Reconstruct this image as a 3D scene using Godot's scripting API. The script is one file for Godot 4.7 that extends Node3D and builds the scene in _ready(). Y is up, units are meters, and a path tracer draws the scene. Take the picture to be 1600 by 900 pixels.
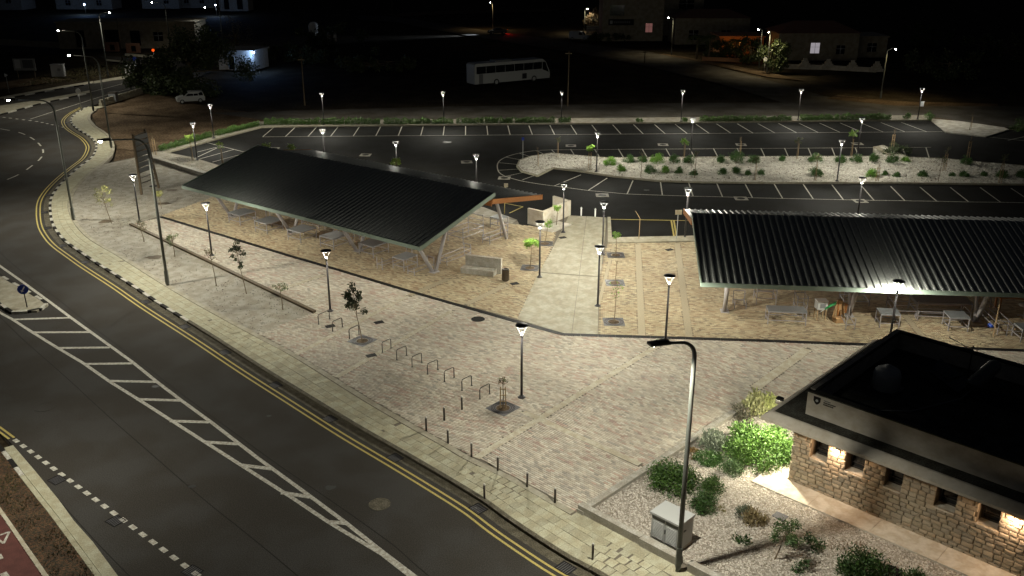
extends Node3D
# A small-town market square at night, seen from above: two sheltered market halls, paved plaza,
# car park, street and a stone service building. One unit is one metre; street level is -0.12, plaza level 0.

var M := {}
var names := {}
var rng := RandomNumberGenerator.new()
var lamp_proto: Node3D
var street_proto: Node3D


func _ready() -> void:
	rng.seed = 7
	view()
	materials()
	ground()
	streets()
	plaza()
	car_park()
	market_halls()
	service_building()
	garden()
	lamps()
	street_furniture()
	young_trees()
	market_furniture()
	surroundings()


func view() -> void:
	var cam := Camera3D.new()
	cam.name = "camera"
	cam.fov = 34.86
	cam.near = 0.5
	cam.far = 2500.0
	cam.position = Vector3(0, 21.5, 0)
	cam.rotation_degrees = Vector3(-20.88, 0, 0)
	add_child(cam)
	cam.current = true
	var sky_material := ProceduralSkyMaterial.new()
	sky_material.sky_top_color = Color(0.04, 0.046, 0.06)
	sky_material.sky_horizon_color = Color(0.062, 0.063, 0.066)
	sky_material.ground_bottom_color = Color(0.004, 0.004, 0.005)
	sky_material.ground_horizon_color = Color(0.02, 0.02, 0.022)
	var sky := Sky.new()
	sky.sky_material = sky_material
	var env := Environment.new()
	env.background_mode = Environment.BG_SKY
	env.sky = sky
	env.background_energy_multiplier = 1.0
	env.tonemap_mode = Environment.TONE_MAPPER_LINEAR
	env.tonemap_exposure = 1.6
	env.sdfgi_enabled = true
	env.ssao_enabled = true
	env.ssil_enabled = true
	var we := WorldEnvironment.new()
	we.name = "night_air"
	we.environment = env
	add_child(we)


# ---------------------------------------------------------------- naming and tagging

func numbered(called: String) -> String:
	var n: int = names.get(called, 0)
	names[called] = n + 1
	return called if n == 0 else "%s_%03d" % [called, n]


func tag(o: Node, label: String, category: String, group := "") -> void:
	o.set_meta("label", label)
	o.set_meta("category", category)
	if group != "":
		o.set_meta("group", group)


func thing(called: String, label: String, category: String, at := Vector3.ZERO, turn := 0.0, group := "") -> Node3D:
	var o := Node3D.new()
	o.name = numbered(called)
	o.position = at
	o.rotation.y = turn
	add_child(o)
	tag(o, label, category, group)
	return o


func setting(called: String) -> Node3D:
	var o := Node3D.new()
	o.name = numbered(called)
	o.set_meta("kind", "structure")
	add_child(o)
	return o


func copy(o: Node3D, label: String, at: Vector3, turn := 0.0, group := "") -> Node3D:
	var c: Node3D = o.duplicate()
	c.name = numbered(String(o.name).rstrip("_0123456789"))
	add_child(c)
	c.position = at
	c.rotation.y = turn
	c.set_meta("label", label)
	if group != "":
		c.set_meta("group", group)
	return c


func put(called: String, mesh: Mesh, m: Material, parent: Node = null, xf := Transform3D()) -> MeshInstance3D:
	var o := MeshInstance3D.new()
	o.mesh = mesh
	o.material_override = m
	o.transform = xf
	o.cast_shadow = GeometryInstance3D.SHADOW_CASTING_SETTING_ON
	if parent == null:
		o.name = numbered(called)
		add_child(o)
	else:
		o.name = called
		parent.add_child(o, true)
	return o


# ---------------------------------------------------------------- mesh building

func begin(smooth := false) -> SurfaceTool:
	var s := SurfaceTool.new()
	s.begin(Mesh.PRIMITIVE_TRIANGLES)
	s.set_smooth_group(0 if smooth else -1)
	return s


func done(s: SurfaceTool) -> ArrayMesh:
	s.generate_normals()
	return s.commit()


func tri(s: SurfaceTool, a: Vector3, b: Vector3, c: Vector3) -> void:
	s.add_vertex(a); s.add_vertex(b); s.add_vertex(c)


func quad(s: SurfaceTool, a: Vector3, b: Vector3, c: Vector3, d: Vector3) -> void:
	tri(s, a, b, c)
	tri(s, a, c, d)


func boxb(s: SurfaceTool, xf: Transform3D, size: Vector3) -> void:
	var h := size * 0.5
	var p: Array[Vector3] = []
	for y in [-1.0, 1.0]:
		for k in [[-1.0, -1.0], [1.0, -1.0], [1.0, 1.0], [-1.0, 1.0]]:
			p.append(xf * Vector3(k[0] * h.x, y * h.y, k[1] * h.z))
	quad(s, p[4], p[5], p[6], p[7])
	quad(s, p[3], p[2], p[1], p[0])
	for i in 4:
		var j := (i + 1) % 4
		quad(s, p[i], p[j], p[j + 4], p[i + 4])


func box(s: SurfaceTool, at: Vector3, size: Vector3, turn := 0.0) -> void:
	boxb(s, Transform3D(Basis(Vector3.UP, turn), at), size)


func along(a: Vector3, b: Vector3) -> Transform3D:
	# a frame at the middle of a-b whose y axis runs from a to b
	var y := (b - a).normalized()
	var x := y.cross(Vector3.UP if absf(y.y) < 0.95 else Vector3.RIGHT).normalized()
	return Transform3D(Basis(x, y, x.cross(y)), (a + b) * 0.5)


func bar(s: SurfaceTool, a: Vector3, b: Vector3, w: float, d := -1.0) -> void:
	boxb(s, along(a, b), Vector3(w, a.distance_to(b), w if d < 0.0 else d))


func tube(s: SurfaceTool, pts: Array, r0: float, r1: float, sides := 8, capped := true) -> void:
	var rings := []
	var n := pts.size()
	for i in n:
		var d: Vector3 = (pts[mini(i + 1, n - 1)] - pts[maxi(i - 1, 0)]).normalized()
		var x := d.cross(Vector3.UP if absf(d.y) < 0.95 else Vector3.RIGHT).normalized()
		var z := x.cross(d)
		var r := lerpf(r0, r1, float(i) / maxf(1.0, n - 1.0))
		var ring: Array[Vector3] = []
		for k in sides:
			var t := TAU * k / sides
			ring.append(pts[i] + (x * cos(t) + z * sin(t)) * r)
		rings.append(ring)
	for i in n - 1:
		for k in sides:
			var j := (k + 1) % sides
			quad(s, rings[i][k], rings[i + 1][k], rings[i + 1][j], rings[i][j])
	if capped:
		for k in range(1, sides - 1):
			tri(s, rings[0][0], rings[0][k], rings[0][k + 1])
			tri(s, rings[n - 1][0], rings[n - 1][k + 1], rings[n - 1][k])


func lathe(s: SurfaceTool, at: Vector3, profile: Array, sides := 16) -> void:
	# profile: [radius, height] pairs from the bottom up
	for i in profile.size() - 1:
		for k in sides:
			var t0 := TAU * k / sides
			var t1 := TAU * (k + 1) / sides
			var a := Vector3(cos(t0), 0, sin(t0))
			var b := Vector3(cos(t1), 0, sin(t1))
			var p: Array = profile[i]
			var q: Array = profile[i + 1]
			var y0: Vector3 = at + Vector3.UP * p[1]
			var y1: Vector3 = at + Vector3.UP * q[1]
			if p[0] > 0.0:
				tri(s, y0 + a * p[0], y1 + a * q[0], y0 + b * p[0])
			if q[0] > 0.0:
				tri(s, y0 + b * p[0], y1 + a * q[0], y1 + b * q[0])


func flat(xz: Array) -> PackedVector2Array:
	var out := PackedVector2Array()
	for i in range(0, xz.size(), 2):
		out.append(Vector2(xz[i], xz[i + 1]))
	return out


func sheet(s: SurfaceTool, poly: PackedVector2Array, y: float) -> void:
	var idx := Geometry2D.triangulate_polygon(poly)
	for i in range(0, idx.size(), 3):
		var a := poly[idx[i]]
		var b := poly[idx[i + 1]]
		var c := poly[idx[i + 2]]
		if (b - a).cross(c - a) < 0.0:
			var t := b
			b = c
			c = t
		tri(s, Vector3(a.x, y, a.y), Vector3(b.x, y, b.y), Vector3(c.x, y, c.y))


func slab(s: SurfaceTool, poly: PackedVector2Array, y0: float, y1: float) -> void:
	sheet(s, poly, y1)
	var cw := Geometry2D.is_polygon_clockwise(poly)
	for i in poly.size():
		var a := poly[i]
		var b := poly[(i + 1) % poly.size()]
		if cw:
			var t := a
			a = b
			b = t
		quad(s, Vector3(a.x, y0, a.y), Vector3(b.x, y0, b.y), Vector3(b.x, y1, b.y), Vector3(a.x, y1, a.y))


func sheet_of(called: String, xz: Array, y: float, m: Material, parent: Node = null) -> MeshInstance3D:
	var s := begin()
	sheet(s, flat(xz), y)
	var o := put(called, done(s), m, parent)
	if parent == null:
		o.set_meta("kind", "structure")
	return o


func slab_of(called: String, xz: Array, y0: float, y1: float, m: Material, parent: Node = null) -> MeshInstance3D:
	var s := begin()
	slab(s, flat(xz), y0, y1)
	var o := put(called, done(s), m, parent)
	if parent == null:
		o.set_meta("kind", "structure")
	return o


func ribbon(s: SurfaceTool, line: PackedVector2Array, off0: float, off1: float, y: float) -> void:
	# a flat band beside a polyline: offsets are metres to the right of its direction
	var sides := [offset_line(line, off0), offset_line(line, off1)]
	for i in line.size() - 1:
		var a: Vector2 = sides[0][i]
		var b: Vector2 = sides[0][i + 1]
		var c: Vector2 = sides[1][i + 1]
		var d: Vector2 = sides[1][i]
		quad(s, Vector3(a.x, y, a.y), Vector3(b.x, y, b.y), Vector3(c.x, y, c.y), Vector3(d.x, y, d.y))


func offset_line(line: PackedVector2Array, off: float) -> PackedVector2Array:
	var out := PackedVector2Array()
	for i in line.size():
		var d := (line[mini(i + 1, line.size() - 1)] - line[maxi(i - 1, 0)]).normalized()
		out.append(line[i] + Vector2(-d.y, d.x) * off)
	return out


func resample(line: PackedVector2Array, step: float) -> PackedVector2Array:
	var out := PackedVector2Array([line[0]])
	var left := step
	for i in line.size() - 1:
		var a := line[i]
		var b := line[i + 1]
		var d := a.distance_to(b)
		var at := left
		while at <= d:
			out.append(a.lerp(b, at / d))
			at += step
		left = at - d
	return out


func smooth_line(line: PackedVector2Array, per := 4) -> PackedVector2Array:
	# Catmull-Rom through the points
	var out := PackedVector2Array()
	var n := line.size()
	for i in n - 1:
		for k in per:
			out.append(line[i].cubic_interpolate(line[i + 1], line[maxi(i - 1, 0)], line[mini(i + 2, n - 1)], float(k) / per))
	out.append(line[n - 1])
	return out


func stripe(s: SurfaceTool, a: Vector3, b: Vector3, w: float, y: float) -> void:
	var d := Vector3(b.x - a.x, 0, b.z - a.z).normalized() * (w * 0.5)
	var n := Vector3(-d.z, 0, d.x)
	a.y = y
	b.y = y
	quad(s, a + n, b + n, b - n, a - n)


# ---------------------------------------------------------------- materials

func lin(r: float, g: float, b: float) -> Color:
	return Color(r, g, b).linear_to_srgb()


func noise_texture(seed_: int, freq: float, octaves: int, low: Color, high: Color, size := 512, a := 0.25, b := 0.75) -> NoiseTexture2D:
	var n := FastNoiseLite.new()
	n.seed = seed_
	n.noise_type = FastNoiseLite.TYPE_SIMPLEX_SMOOTH
	n.frequency = freq
	n.fractal_octaves = octaves
	var ramp := Gradient.new()
	ramp.offsets = PackedFloat32Array([a, b])
	ramp.colors = PackedColorArray([low, high])
	var t := NoiseTexture2D.new()
	t.width = size
	t.height = size
	t.seamless = true
	t.noise = n
	t.color_ramp = ramp
	return t


func plain(called: String, c: Color, rough := 0.8, metal := 0.0) -> StandardMaterial3D:
	var m := StandardMaterial3D.new()
	m.resource_name = called
	m.albedo_color = c
	m.roughness = rough
	m.metallic = metal
	M[called] = m
	return m


func grained(called: String, low: Color, high: Color, tile: float, freq: float, octaves: int, rough := 0.9, bump := 0.0, seed_ := 1, size := 512) -> StandardMaterial3D:
	# colour that varies between two tones in a world-fixed grain; tile = metres per texture repeat
	var m := plain(called, Color.WHITE, rough)
	m.albedo_texture = noise_texture(seed_, freq, octaves, low, high, size)
	m.uv1_triplanar = true
	m.uv1_world_triplanar = true
	m.uv1_scale = Vector3.ONE / tile
	if bump > 0.0:
		m.heightmap_enabled = true
		m.heightmap_texture = noise_texture(seed_ + 50, freq * 2.0, octaves, Color.BLACK, Color.WHITE, size)
		m.heightmap_scale = bump
	return m


func patchy(m: StandardMaterial3D, low: float, high: float, tile: float, freq: float, seed_: int) -> void:
	# a second, coarse pattern multiplied over the first: stains, wear, patches
	m.detail_enabled = true
	m.detail_blend_mode = BaseMaterial3D.BLEND_MODE_MUL
	m.detail_uv_layer = BaseMaterial3D.DETAIL_UV_2
	m.detail_albedo = noise_texture(seed_, freq, 4, Color(low, low * 0.98, low * 0.95), Color(high, high, high), 512, 0.3, 0.7)
	m.uv2_triplanar = true
	m.uv2_world_triplanar = true
	m.uv2_scale = Vector3.ONE / tile


func glow(called: String, c: Color, strength: float) -> StandardMaterial3D:
	var m := plain(called, c, 0.5)
	m.emission_enabled = true
	m.emission = c
	m.emission_energy_multiplier = strength
	return m


func leafy(called: String) -> StandardMaterial3D:
	var m := plain(called, Color.WHITE, 0.55)
	m.vertex_color_use_as_albedo = true
	m.backlight_enabled = true
	m.backlight = Color(0.35, 0.4, 0.2)
	return m


func materials() -> void:
	patchy(grained("asphalt", lin(0.040, 0.038, 0.035), lin(0.066, 0.062, 0.056), 3.0, 0.09, 4, 0.85, 0.4, 3), 0.93, 1.0, 23.0, 0.012, 21)
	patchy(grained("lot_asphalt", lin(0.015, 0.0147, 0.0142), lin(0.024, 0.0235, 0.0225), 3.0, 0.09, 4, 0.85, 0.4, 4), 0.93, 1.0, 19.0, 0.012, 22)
	grained("oily_asphalt", lin(0.012, 0.0115, 0.011), lin(0.03, 0.028, 0.026), 1.0, 0.05, 4, 0.6, 0.0, 47)
	patchy(grained("far_road", lin(0.07, 0.064, 0.055), lin(0.12, 0.11, 0.095), 4.0, 0.05, 4, 0.9, 0.0, 5), 0.86, 1.0, 27.0, 0.012, 23)
	patchy(grained("soil", lin(0.030, 0.024, 0.016), lin(0.075, 0.058, 0.036), 6.0, 0.03, 5, 0.95, 1.0, 6), 0.78, 1.0, 41.0, 0.014, 24)
	patchy(grained("red_soil", lin(0.075, 0.052, 0.032), lin(0.165, 0.118, 0.075), 5.0, 0.03, 5, 0.95, 1.0, 7), 0.80, 1.0, 29.0, 0.014, 25)
	patchy(grained("verge", lin(0.030, 0.024, 0.010), lin(0.13, 0.062, 0.028), 2.0, 0.025, 5, 0.95, 2.0, 8), 0.82, 1.0, 7.0, 0.02, 26)
	patchy(grained("pale_earth", lin(0.27, 0.25, 0.205), lin(0.39, 0.365, 0.305), 1.4, 0.09, 5, 0.95, 1.0, 9), 0.9, 1.0, 7.0, 0.014, 27)
	patchy(grained("white_gravel", lin(0.52, 0.49, 0.43), lin(0.76, 0.725, 0.65), 0.9, 0.08, 4, 0.95, 1.5, 10), 0.87, 1.0, 9.0, 0.014, 28)
	patchy(grained("pink_gravel", lin(0.30, 0.265, 0.215), lin(0.56, 0.51, 0.43), 0.9, 0.11, 3, 0.95, 2.0, 11), 0.89, 1.0, 5.0, 0.016, 29)
	patchy(grained("cast_concrete", lin(0.30, 0.278, 0.21), lin(0.35, 0.327, 0.25), 3.0, 0.02, 5, 0.85, 0.2, 12), 0.91, 1.0, 6.0, 0.012, 30)
	patchy(grained("grey_concrete", lin(0.29, 0.275, 0.235), lin(0.40, 0.38, 0.33), 1.5, 0.03, 5, 0.85, 0.3, 13), 0.90, 1.0, 4.0, 0.014, 31)
	patchy(grained("band_concrete", lin(0.40, 0.365, 0.28), lin(0.48, 0.44, 0.34), 1.5, 0.03, 5, 0.9, 0.2, 14), 0.91, 1.0, 4.0, 0.014, 32)
	grained("tan_concrete", lin(0.30, 0.25, 0.165), lin(0.36, 0.305, 0.205), 1.5, 0.03, 5, 0.9, 0.2, 48)
	for i in 3:
		var k: float = [0.9, 1.0, 1.1][i]
		patchy(grained("slab_%d" % i, lin(0.32 * k, 0.305 * k, 0.215 * k), lin(0.43 * k, 0.41 * k, 0.295 * k), 1.3, 0.03, 4, 0.9, 0.2, 15 + i), 0.93, 1.0, 5.0, 0.014, 33)
	patchy(grained("gutter", lin(0.07, 0.062, 0.042), lin(0.16, 0.14, 0.095), 1.2, 0.03, 5, 0.95, 0.5, 18), 0.82, 1.0, 5.0, 0.02, 34)
	grained("mortar", lin(0.10, 0.085, 0.062), lin(0.17, 0.145, 0.11), 1.0, 0.05, 4, 0.95, 0.0, 19)
	patchy(grained("white_paint", lin(0.40, 0.385, 0.33), lin(0.60, 0.58, 0.51), 0.7, 0.02, 5, 0.8, 0.0, 20), 0.82, 1.0, 3.0, 0.03, 35)
	grained("yellow_paint", lin(0.32, 0.25, 0.06), lin(0.50, 0.40, 0.13), 0.7, 0.02, 5, 0.8, 0.0, 21)
	grained("black_paint", lin(0.012, 0.011, 0.010), lin(0.035, 0.032, 0.028), 0.5, 0.03, 4, 0.7, 0.0, 22)
	patchy(grained("cycle_red", lin(0.085, 0.024, 0.018), lin(0.12, 0.036, 0.027), 1.5, 0.05, 4, 0.9, 0.2, 23), 0.89, 1.0, 6.0, 0.02, 36)
	grained("drain_iron", lin(0.012, 0.011, 0.0105), lin(0.026, 0.024, 0.023), 0.5, 0.04, 4, 0.6, 0.2, 24)
	grained("plate_iron", lin(0.055, 0.05, 0.052), lin(0.10, 0.095, 0.10), 0.4, 0.04, 4, 0.55, 0.2, 25)
	grained("pit", lin(0.004, 0.004, 0.004), lin(0.012, 0.011, 0.010), 0.5, 0.04, 3, 0.95, 0.0, 26)
	grained("timber", lin(0.30, 0.115, 0.03), lin(0.46, 0.20, 0.065), 0.6, 0.02, 5, 0.7, 0.2, 27)
	grained("stake_wood", lin(0.24, 0.16, 0.08), lin(0.42, 0.30, 0.16), 0.4, 0.03, 4, 0.8, 0.0, 28)
	grained("edging", lin(0.06, 0.042, 0.022), lin(0.13, 0.095, 0.055), 0.6, 0.03, 4, 0.8, 0.3, 29)
	grained("bark", lin(0.10, 0.075, 0.045), lin(0.22, 0.165, 0.10), 0.3, 0.03, 4, 0.9, 0.3, 30)
	var roof := grained("roof_steel", lin(0.24, 0.25, 0.24), lin(0.31, 0.32, 0.305), 2.0, 0.02, 4, 0.40, 0.0, 31)
	roof.metallic = 0.1
	roof.metallic_specular = 0.35
	plain("roof_fascia", lin(0.20, 0.255, 0.21), 0.55)
	plain("column_paint", lin(0.33, 0.31, 0.31), 0.45)
	var galv := grained("galvanised", lin(0.20, 0.215, 0.22), lin(0.34, 0.36, 0.365), 0.4, 0.03, 4, 0.4, 0.0, 32)
	galv.metallic = 0.45
	plain("stall_frame", lin(0.29, 0.27, 0.275), 0.45, 0.2)
	plain("lamp_black", lin(0.018, 0.017, 0.018), 0.4, 0.2)
	plain("lamp_white", lin(0.6, 0.6, 0.6), 0.4)
	plain("lamp_arm", lin(0.05, 0.05, 0.052), 0.45)
	plain("lamp_post", lin(0.045, 0.042, 0.044), 0.4, 0.3)
	var col := grained("street_column", lin(0.075, 0.08, 0.07), lin(0.11, 0.115, 0.10), 0.8, 0.03, 4, 0.5, 0.0, 33)
	col.metallic = 0.1
	plain("steel_dark", lin(0.07, 0.06, 0.05), 0.4, 0.5)
	plain("steel_bright", lin(0.5, 0.48, 0.44), 0.35, 0.6)
	plain("sign_blue", lin(0.012, 0.04, 0.32), 0.4)
	plain("sign_white", lin(0.7, 0.7, 0.7), 0.5)
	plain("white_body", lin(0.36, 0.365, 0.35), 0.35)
	plain("dark_body", lin(0.02, 0.02, 0.022), 0.25)
	plain("tyre", lin(0.012, 0.012, 0.012), 0.8)
	plain("dark_glass", lin(0.008, 0.009, 0.01), 0.08)
	plain("cabinet_grey", lin(0.33, 0.335, 0.32), 0.5)
	plain("cabinet_dark", lin(0.12, 0.125, 0.125), 0.5)
	patchy(grained("render_white", lin(0.47, 0.43, 0.36), lin(0.52, 0.48, 0.40), 2.0, 0.02, 5, 0.9, 0.2, 34), 0.91, 1.0, 5.0, 0.014, 37)
	patchy(grained("roof_felt", lin(0.05, 0.05, 0.042), lin(0.09, 0.088, 0.074), 1.5, 0.03, 4, 0.9, 0.3, 35), 0.82, 1.0, 6.0, 0.014, 38)
	patchy(grained("house_wall", lin(0.28, 0.245, 0.18), lin(0.32, 0.28, 0.205), 3.0, 0.02, 4, 0.9, 0.0, 36), 0.89, 1.0, 9.0, 0.014, 39)
	grained("house_orange", lin(0.36, 0.17, 0.08), lin(0.44, 0.215, 0.105), 3.0, 0.02, 4, 0.9, 0.0, 37)
	grained("roof_tile", lin(0.14, 0.065, 0.04), lin(0.21, 0.10, 0.06), 1.0, 0.04, 4, 0.9, 0.3, 38)
	for i in 4:
		var c: Color = [Color(0.33, 0.275, 0.19), Color(0.39, 0.325, 0.23), Color(0.35, 0.28, 0.19), Color(0.30, 0.255, 0.185)][i]
		grained("wall_stone_%d" % i, lin(c.r * 0.8, c.g * 0.8, c.b * 0.8), lin(c.r * 1.2, c.g * 1.2, c.b * 1.2), 0.5, 0.03, 5, 0.9, 1.2, 40 + i)
	grained("wall_mortar", lin(0.10, 0.075, 0.045), lin(0.17, 0.13, 0.08), 0.5, 0.04, 4, 0.95, 0.3, 45)
	for called in ["asphalt", "lot_asphalt", "far_road", "drain_iron", "black_paint", "roof_felt", "soil", "red_soil"]:
		M[called].metallic_specular = 0.18
	leafy("leaf")
	var paver := plain("paver", Color.WHITE, 0.9)
	paver.vertex_color_use_as_albedo = true
	plain("crate_green", lin(0.02, 0.22, 0.06), 0.5)
	plain("cardboard", lin(0.33, 0.20, 0.09), 0.85)
	plain("plastic_white", lin(0.6, 0.6, 0.58), 0.5)
	plain("plastic_blue", lin(0.02, 0.06, 0.35), 0.5)
	glow("lamp_glow", Color(1.0, 0.97, 0.9), 5.0)
	glow("street_glow", Color(0.97, 0.98, 1.0), 60.0)
	glow("far_glow", Color(1.0, 0.96, 0.85), 120.0)
	glow("blue_glow", Color(0.55, 0.72, 1.0), 260.0)
	glow("warm_glow", Color(1.0, 0.72, 0.45), 30.0)
	glow("porch_glow", Color(1.0, 0.7, 0.35), 6.0)

	glow("window_glow", Color(0.85, 0.82, 0.85), 0.25)
	glow("pink_window_glow", Color(0.8, 0.55, 0.52), 0.13)
	glow("tail_glow", Color(1.0, 0.05, 0.03), 12.0)
	glow("amber_glow", Color(1.0, 0.35, 0.08), 0.6)


# ---------------------------------------------------------------- ground, streets

# outer edge of the plaza footpath, where the kerb meets the street, from the bottom of the street up to the junction
var KERB := [4.62,-25.53, 3.23,-27.19, 2.02,-28.25, 0,-30.44, -1.18,-31.89, -2.72,-33.49, -4.69,-35.45, -7.39,-38.08, -10.68,-41.47, -13.78,-44.67, -17.36,-48.49, -19.92,-51.15, -22.73,-54.08, -25.92,-57.56, -29.38,-61.18, -31.57,-63.58, -33.98,-66.3, -35.87,-68.91, -37.37,-71.34, -39.01,-74.51, -40.68,-78.15, -41.76,-81.43, -42.72,-85.47, -43.58,-90.45, -44.27,-95.06, -45.81,-99.8, -47.32,-102.85, -49.37,-106.09, -52,-109.52, -53.95,-112.33, -55.59,-115.28, -56.62,-117.92, -57.52,-121.63, -58.09,-126.08]
# inner edge of the same footpath
var PATH := [6.81,-25.53, 6.02,-27.36, 2.8,-30.91, 1.7,-32.02, 0,-33.74, -1.78,-35.24, -2.85,-36.39, -4.02,-37.55, -7.19,-40.85, -11.59,-45.72, -14.89,-48.94, -18.65,-52.69, -22,-56.13, -25.54,-59.98, -28.3,-63, -31.62,-66.46, -33.56,-68.91, -35.4,-71.7, -37.51,-75.49, -39.07,-79.21, -39.92,-81.89, -41.16,-87.5, -41.6,-91.56, -42.42,-95.97, -43.97,-100.46, -46.61,-105.72, -49.09,-109.52, -50.87,-111.92, -53.58,-116.59, -55.06,-120.22, -55.64,-123.57]


func ground() -> void:
	var s := begin()
	var r := 900.0
	quad(s, Vector3(-r, -0.3, 60), Vector3(-r, -0.3, -r), Vector3(r, -0.3, -r), Vector3(r, -0.3, 60))
	put("terrain", done(s), M.soil).set_meta("kind", "structure")
	# bare reddish lot between the junction and the car park
	sheet_of("dirt_lot", [-55.77,-121.83, -57.62,-129.93, -55.96,-140.34, -41.04,-125.76, -31.97,-120.89, 8.35,-119.96, 68.81,-123.77, 71.07,-112.96, -31.07,-117.24, -31.59,-112.96, -34.97,-105.94, -38.56,-98.4, -39.73,-95.29, -40.67,-91.79, -43.93,-101.02, -47.18,-107.05, -51.51,-113.37], -0.14, M.red_soil)


func streets() -> void:
	var k := flat(KERB)
	var poly := offset_line(k, -0.1)
	poly.append_array(flat([-57.62,-129.93, -55.96,-140.34, -52.35,-152.44, -57.56,-168.43, -62.96,-156.92, -67.36,-149.58, -71.05,-139.1, -73.75,-133.23, -79.93,-120.89, -83.77,-97.13, -58.18,-60.44, -29.45,-35.22, -23.95,-37.7, -22.76,-36.54, -20.67,-34.34, -18.64,-32.16, -17.4,-30.74, -16.06,-29.37, -14.3,-27.37, -12.48,-25.35]))
	var s := begin()
	sheet(s, poly, -0.12)
	put("main_street", done(s), M.asphalt).set_meta("kind", "structure")
	# far lane behind the grass triangle, and its footway
	sheet_of("side_street", [-82.18,-185.8, -61.14,-175.75, -52.03,-161.66, -52.35,-152.44, -60.72,-164.98, -63.05,-169.31, -77.33,-178.65], -0.124, M.asphalt)
	sheet_of("side_footway", [-77.77,-189.04, -62.52,-180.64, -59.63,-174.8, -76.08,-184.75], -0.1, M.cast_concrete)
	sheet_of("triangle_footway", [-77.74,-179.64, -63.05,-169.31, -60.27,-164.98, -58.17,-157.69, -62.09,-154.65, -64.85,-151, -66.47,-147.51, -67.55,-150.29, -64.09,-158.47, -61.85,-164.98, -64.79,-169.31, -76.52,-176.71], -0.09, M.cast_concrete)
	sheet_of("far_footway", [-76.24,-127.81, -74.34,-134.37, -70.11,-145.48, -67.66,-150.29, -66.37,-147.51, -68.92,-142.87, -73.16,-132.12, -75.09,-125.76], -0.06, M.band_concrete)
	sheet_of("median", [-72.82,-121.72, -70.32,-126.66, -67.35,-131.44, -63.84,-140.21, -62.76,-138.37, -65.79,-128.22, -66.76,-119.84, -68.79,-114.53], 0.0, M.cast_concrete)
	sheet_of("dry_verge", [-80.56,-135.53, -78.1,-141.59, -75.1,-147.51, -72.24,-152.44, -78.9,-155.4, -82.27,-149.58, -85.77,-144.82], -0.14, M.red_soil)
	# carriageway markings
	var y := -0.114
	var mk := setting("street_markings")
	s = begin()
	ribbon(s, flat([-39.03,-63.93, -36.08,-60.98, -32.75,-57.64, -29.59,-54.39, -26.92,-51.64, -24.72,-49.4, -20.7,-45.32, -18.5,-42.93, -16.6,-40.94, -14.37,-38.67, -11.41,-35.54, -8.35,-32.43, -6.58,-30.61, -4.9,-28.78, -3.22,-27.02]), -0.09, 0.09, y)
	put("edge_line", done(s), M.white_paint, mk)
	s = begin()
	ribbon(s, flat([-33.75,-54.17, -31.59,-52.36, -30.32,-51.34, -28.17,-49.4, -25.82,-47.33, -23.38,-45.24, -20.94,-42.93, -18.83,-41.08, -14.93,-37.58, -11.03,-34.08, -9.03,-32.29, -7.22,-30.61, -4.88,-28.63, -3.33,-26.98]), -0.09, 0.09, y - 0.003)
	put("edge_line", done(s), M.white_paint, mk)
	for b in [[Vector3(-30.3, -0.12, -51.29), Vector3(-26.86, -0.12, -51.59)], [Vector3(-28.11, -0.12, -49.36), Vector3(-24.75, -0.12, -49.4)], [Vector3(-25.63, -0.12, -47.16), Vector3(-22.71, -0.12, -47.24)], [Vector3(-23.24, -0.12, -45.08), Vector3(-20.63, -0.12, -45.16)], [Vector3(-21.02, -0.12, -43.04), Vector3(-18.5, -0.12, -42.93)], [Vector3(-18.81, -0.12, -41.01), Vector3(-16.58, -0.12, -40.87)], [Vector3(-16.37, -0.12, -38.79), Vector3(-14.46, -0.12, -38.67)], [Vector3(-14.09, -0.12, -36.82), Vector3(-12.52, -0.12, -36.65)], [Vector3(-11.88, -0.12, -34.85), Vector3(-10.45, -0.12, -34.54)], [Vector3(-9.61, -0.12, -32.71), Vector3(-8.34, -0.12, -32.39)], [Vector3(-7.25, -0.12, -30.65), Vector3(-6.55, -0.12, -30.57)]]:
		s = begin()
		stripe(s, b[0], b[1], 0.24, y + 0.003)
		put("hatch_bar", done(s), M.white_paint, mk)
	var arc := resample(smooth_line(flat([-65.55,-112.96, -61.52,-110.52, -58.61,-108.57, -55.77,-105.57, -53.34,-102.38, -51.09,-98.72, -49.65,-95.29, -48.89,-92.07, -48.28,-87.99, -48.46,-84.72, -48.71,-80.76]), 6), 0.25)
	for i in range(0, arc.size() - 9, 16):
		s = begin()
		ribbon(s, arc.slice(i, i + 9), -0.08, 0.08, y)
		put("centre_dash", done(s), M.white_paint, mk)
	var give_way := resample(flat([-65.78,-118.58, -59.66,-115.49, -54.22,-111.32]), 0.25)
	for i in range(0, give_way.size() - 3, 5):
		s = begin()
		ribbon(s, give_way.slice(i, i + 3), -0.12, 0.12, y)
		put("give_way_dash", done(s), M.white_paint, mk)
	s = begin()
	ribbon(s, flat([-61.57,-117.24, -60.89,-125.26, -59.95,-135.53, -58.34,-144.82]), -0.07, 0.07, y)
	put("edge_line", done(s), M.white_paint, mk)
	s = begin()
	ribbon(s, flat([-63.37,-139.1, -62.75,-142.23, -61.9,-147.51, -60.7,-151]), -0.07, 0.07, y)
	put("centre_line", done(s), M.white_paint, mk)
	var d0 := Vector3(-22.82, -0.12, -36.94)
	var d1 := Vector3(-12.05, -0.12, -27.94)
	for i in 25:
		var a := d0.lerp(d1, (i - 0.26) / 19.0)
		var b := d0.lerp(d1, (i + 0.26) / 19.0)
		s = begin()
		stripe(s, a, b, 0.2, y)
		put("lane_dash", done(s), M.white_paint, mk)
	# double yellow lines and gutter along the plaza kerb
	var fine := resample(smooth_line(k, 4), 0.5)
	s = begin()
	ribbon(s, fine, -1.02, -0.92, y)
	put("yellow_line", done(s), M.yellow_paint, mk)
	s = begin()
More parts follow.
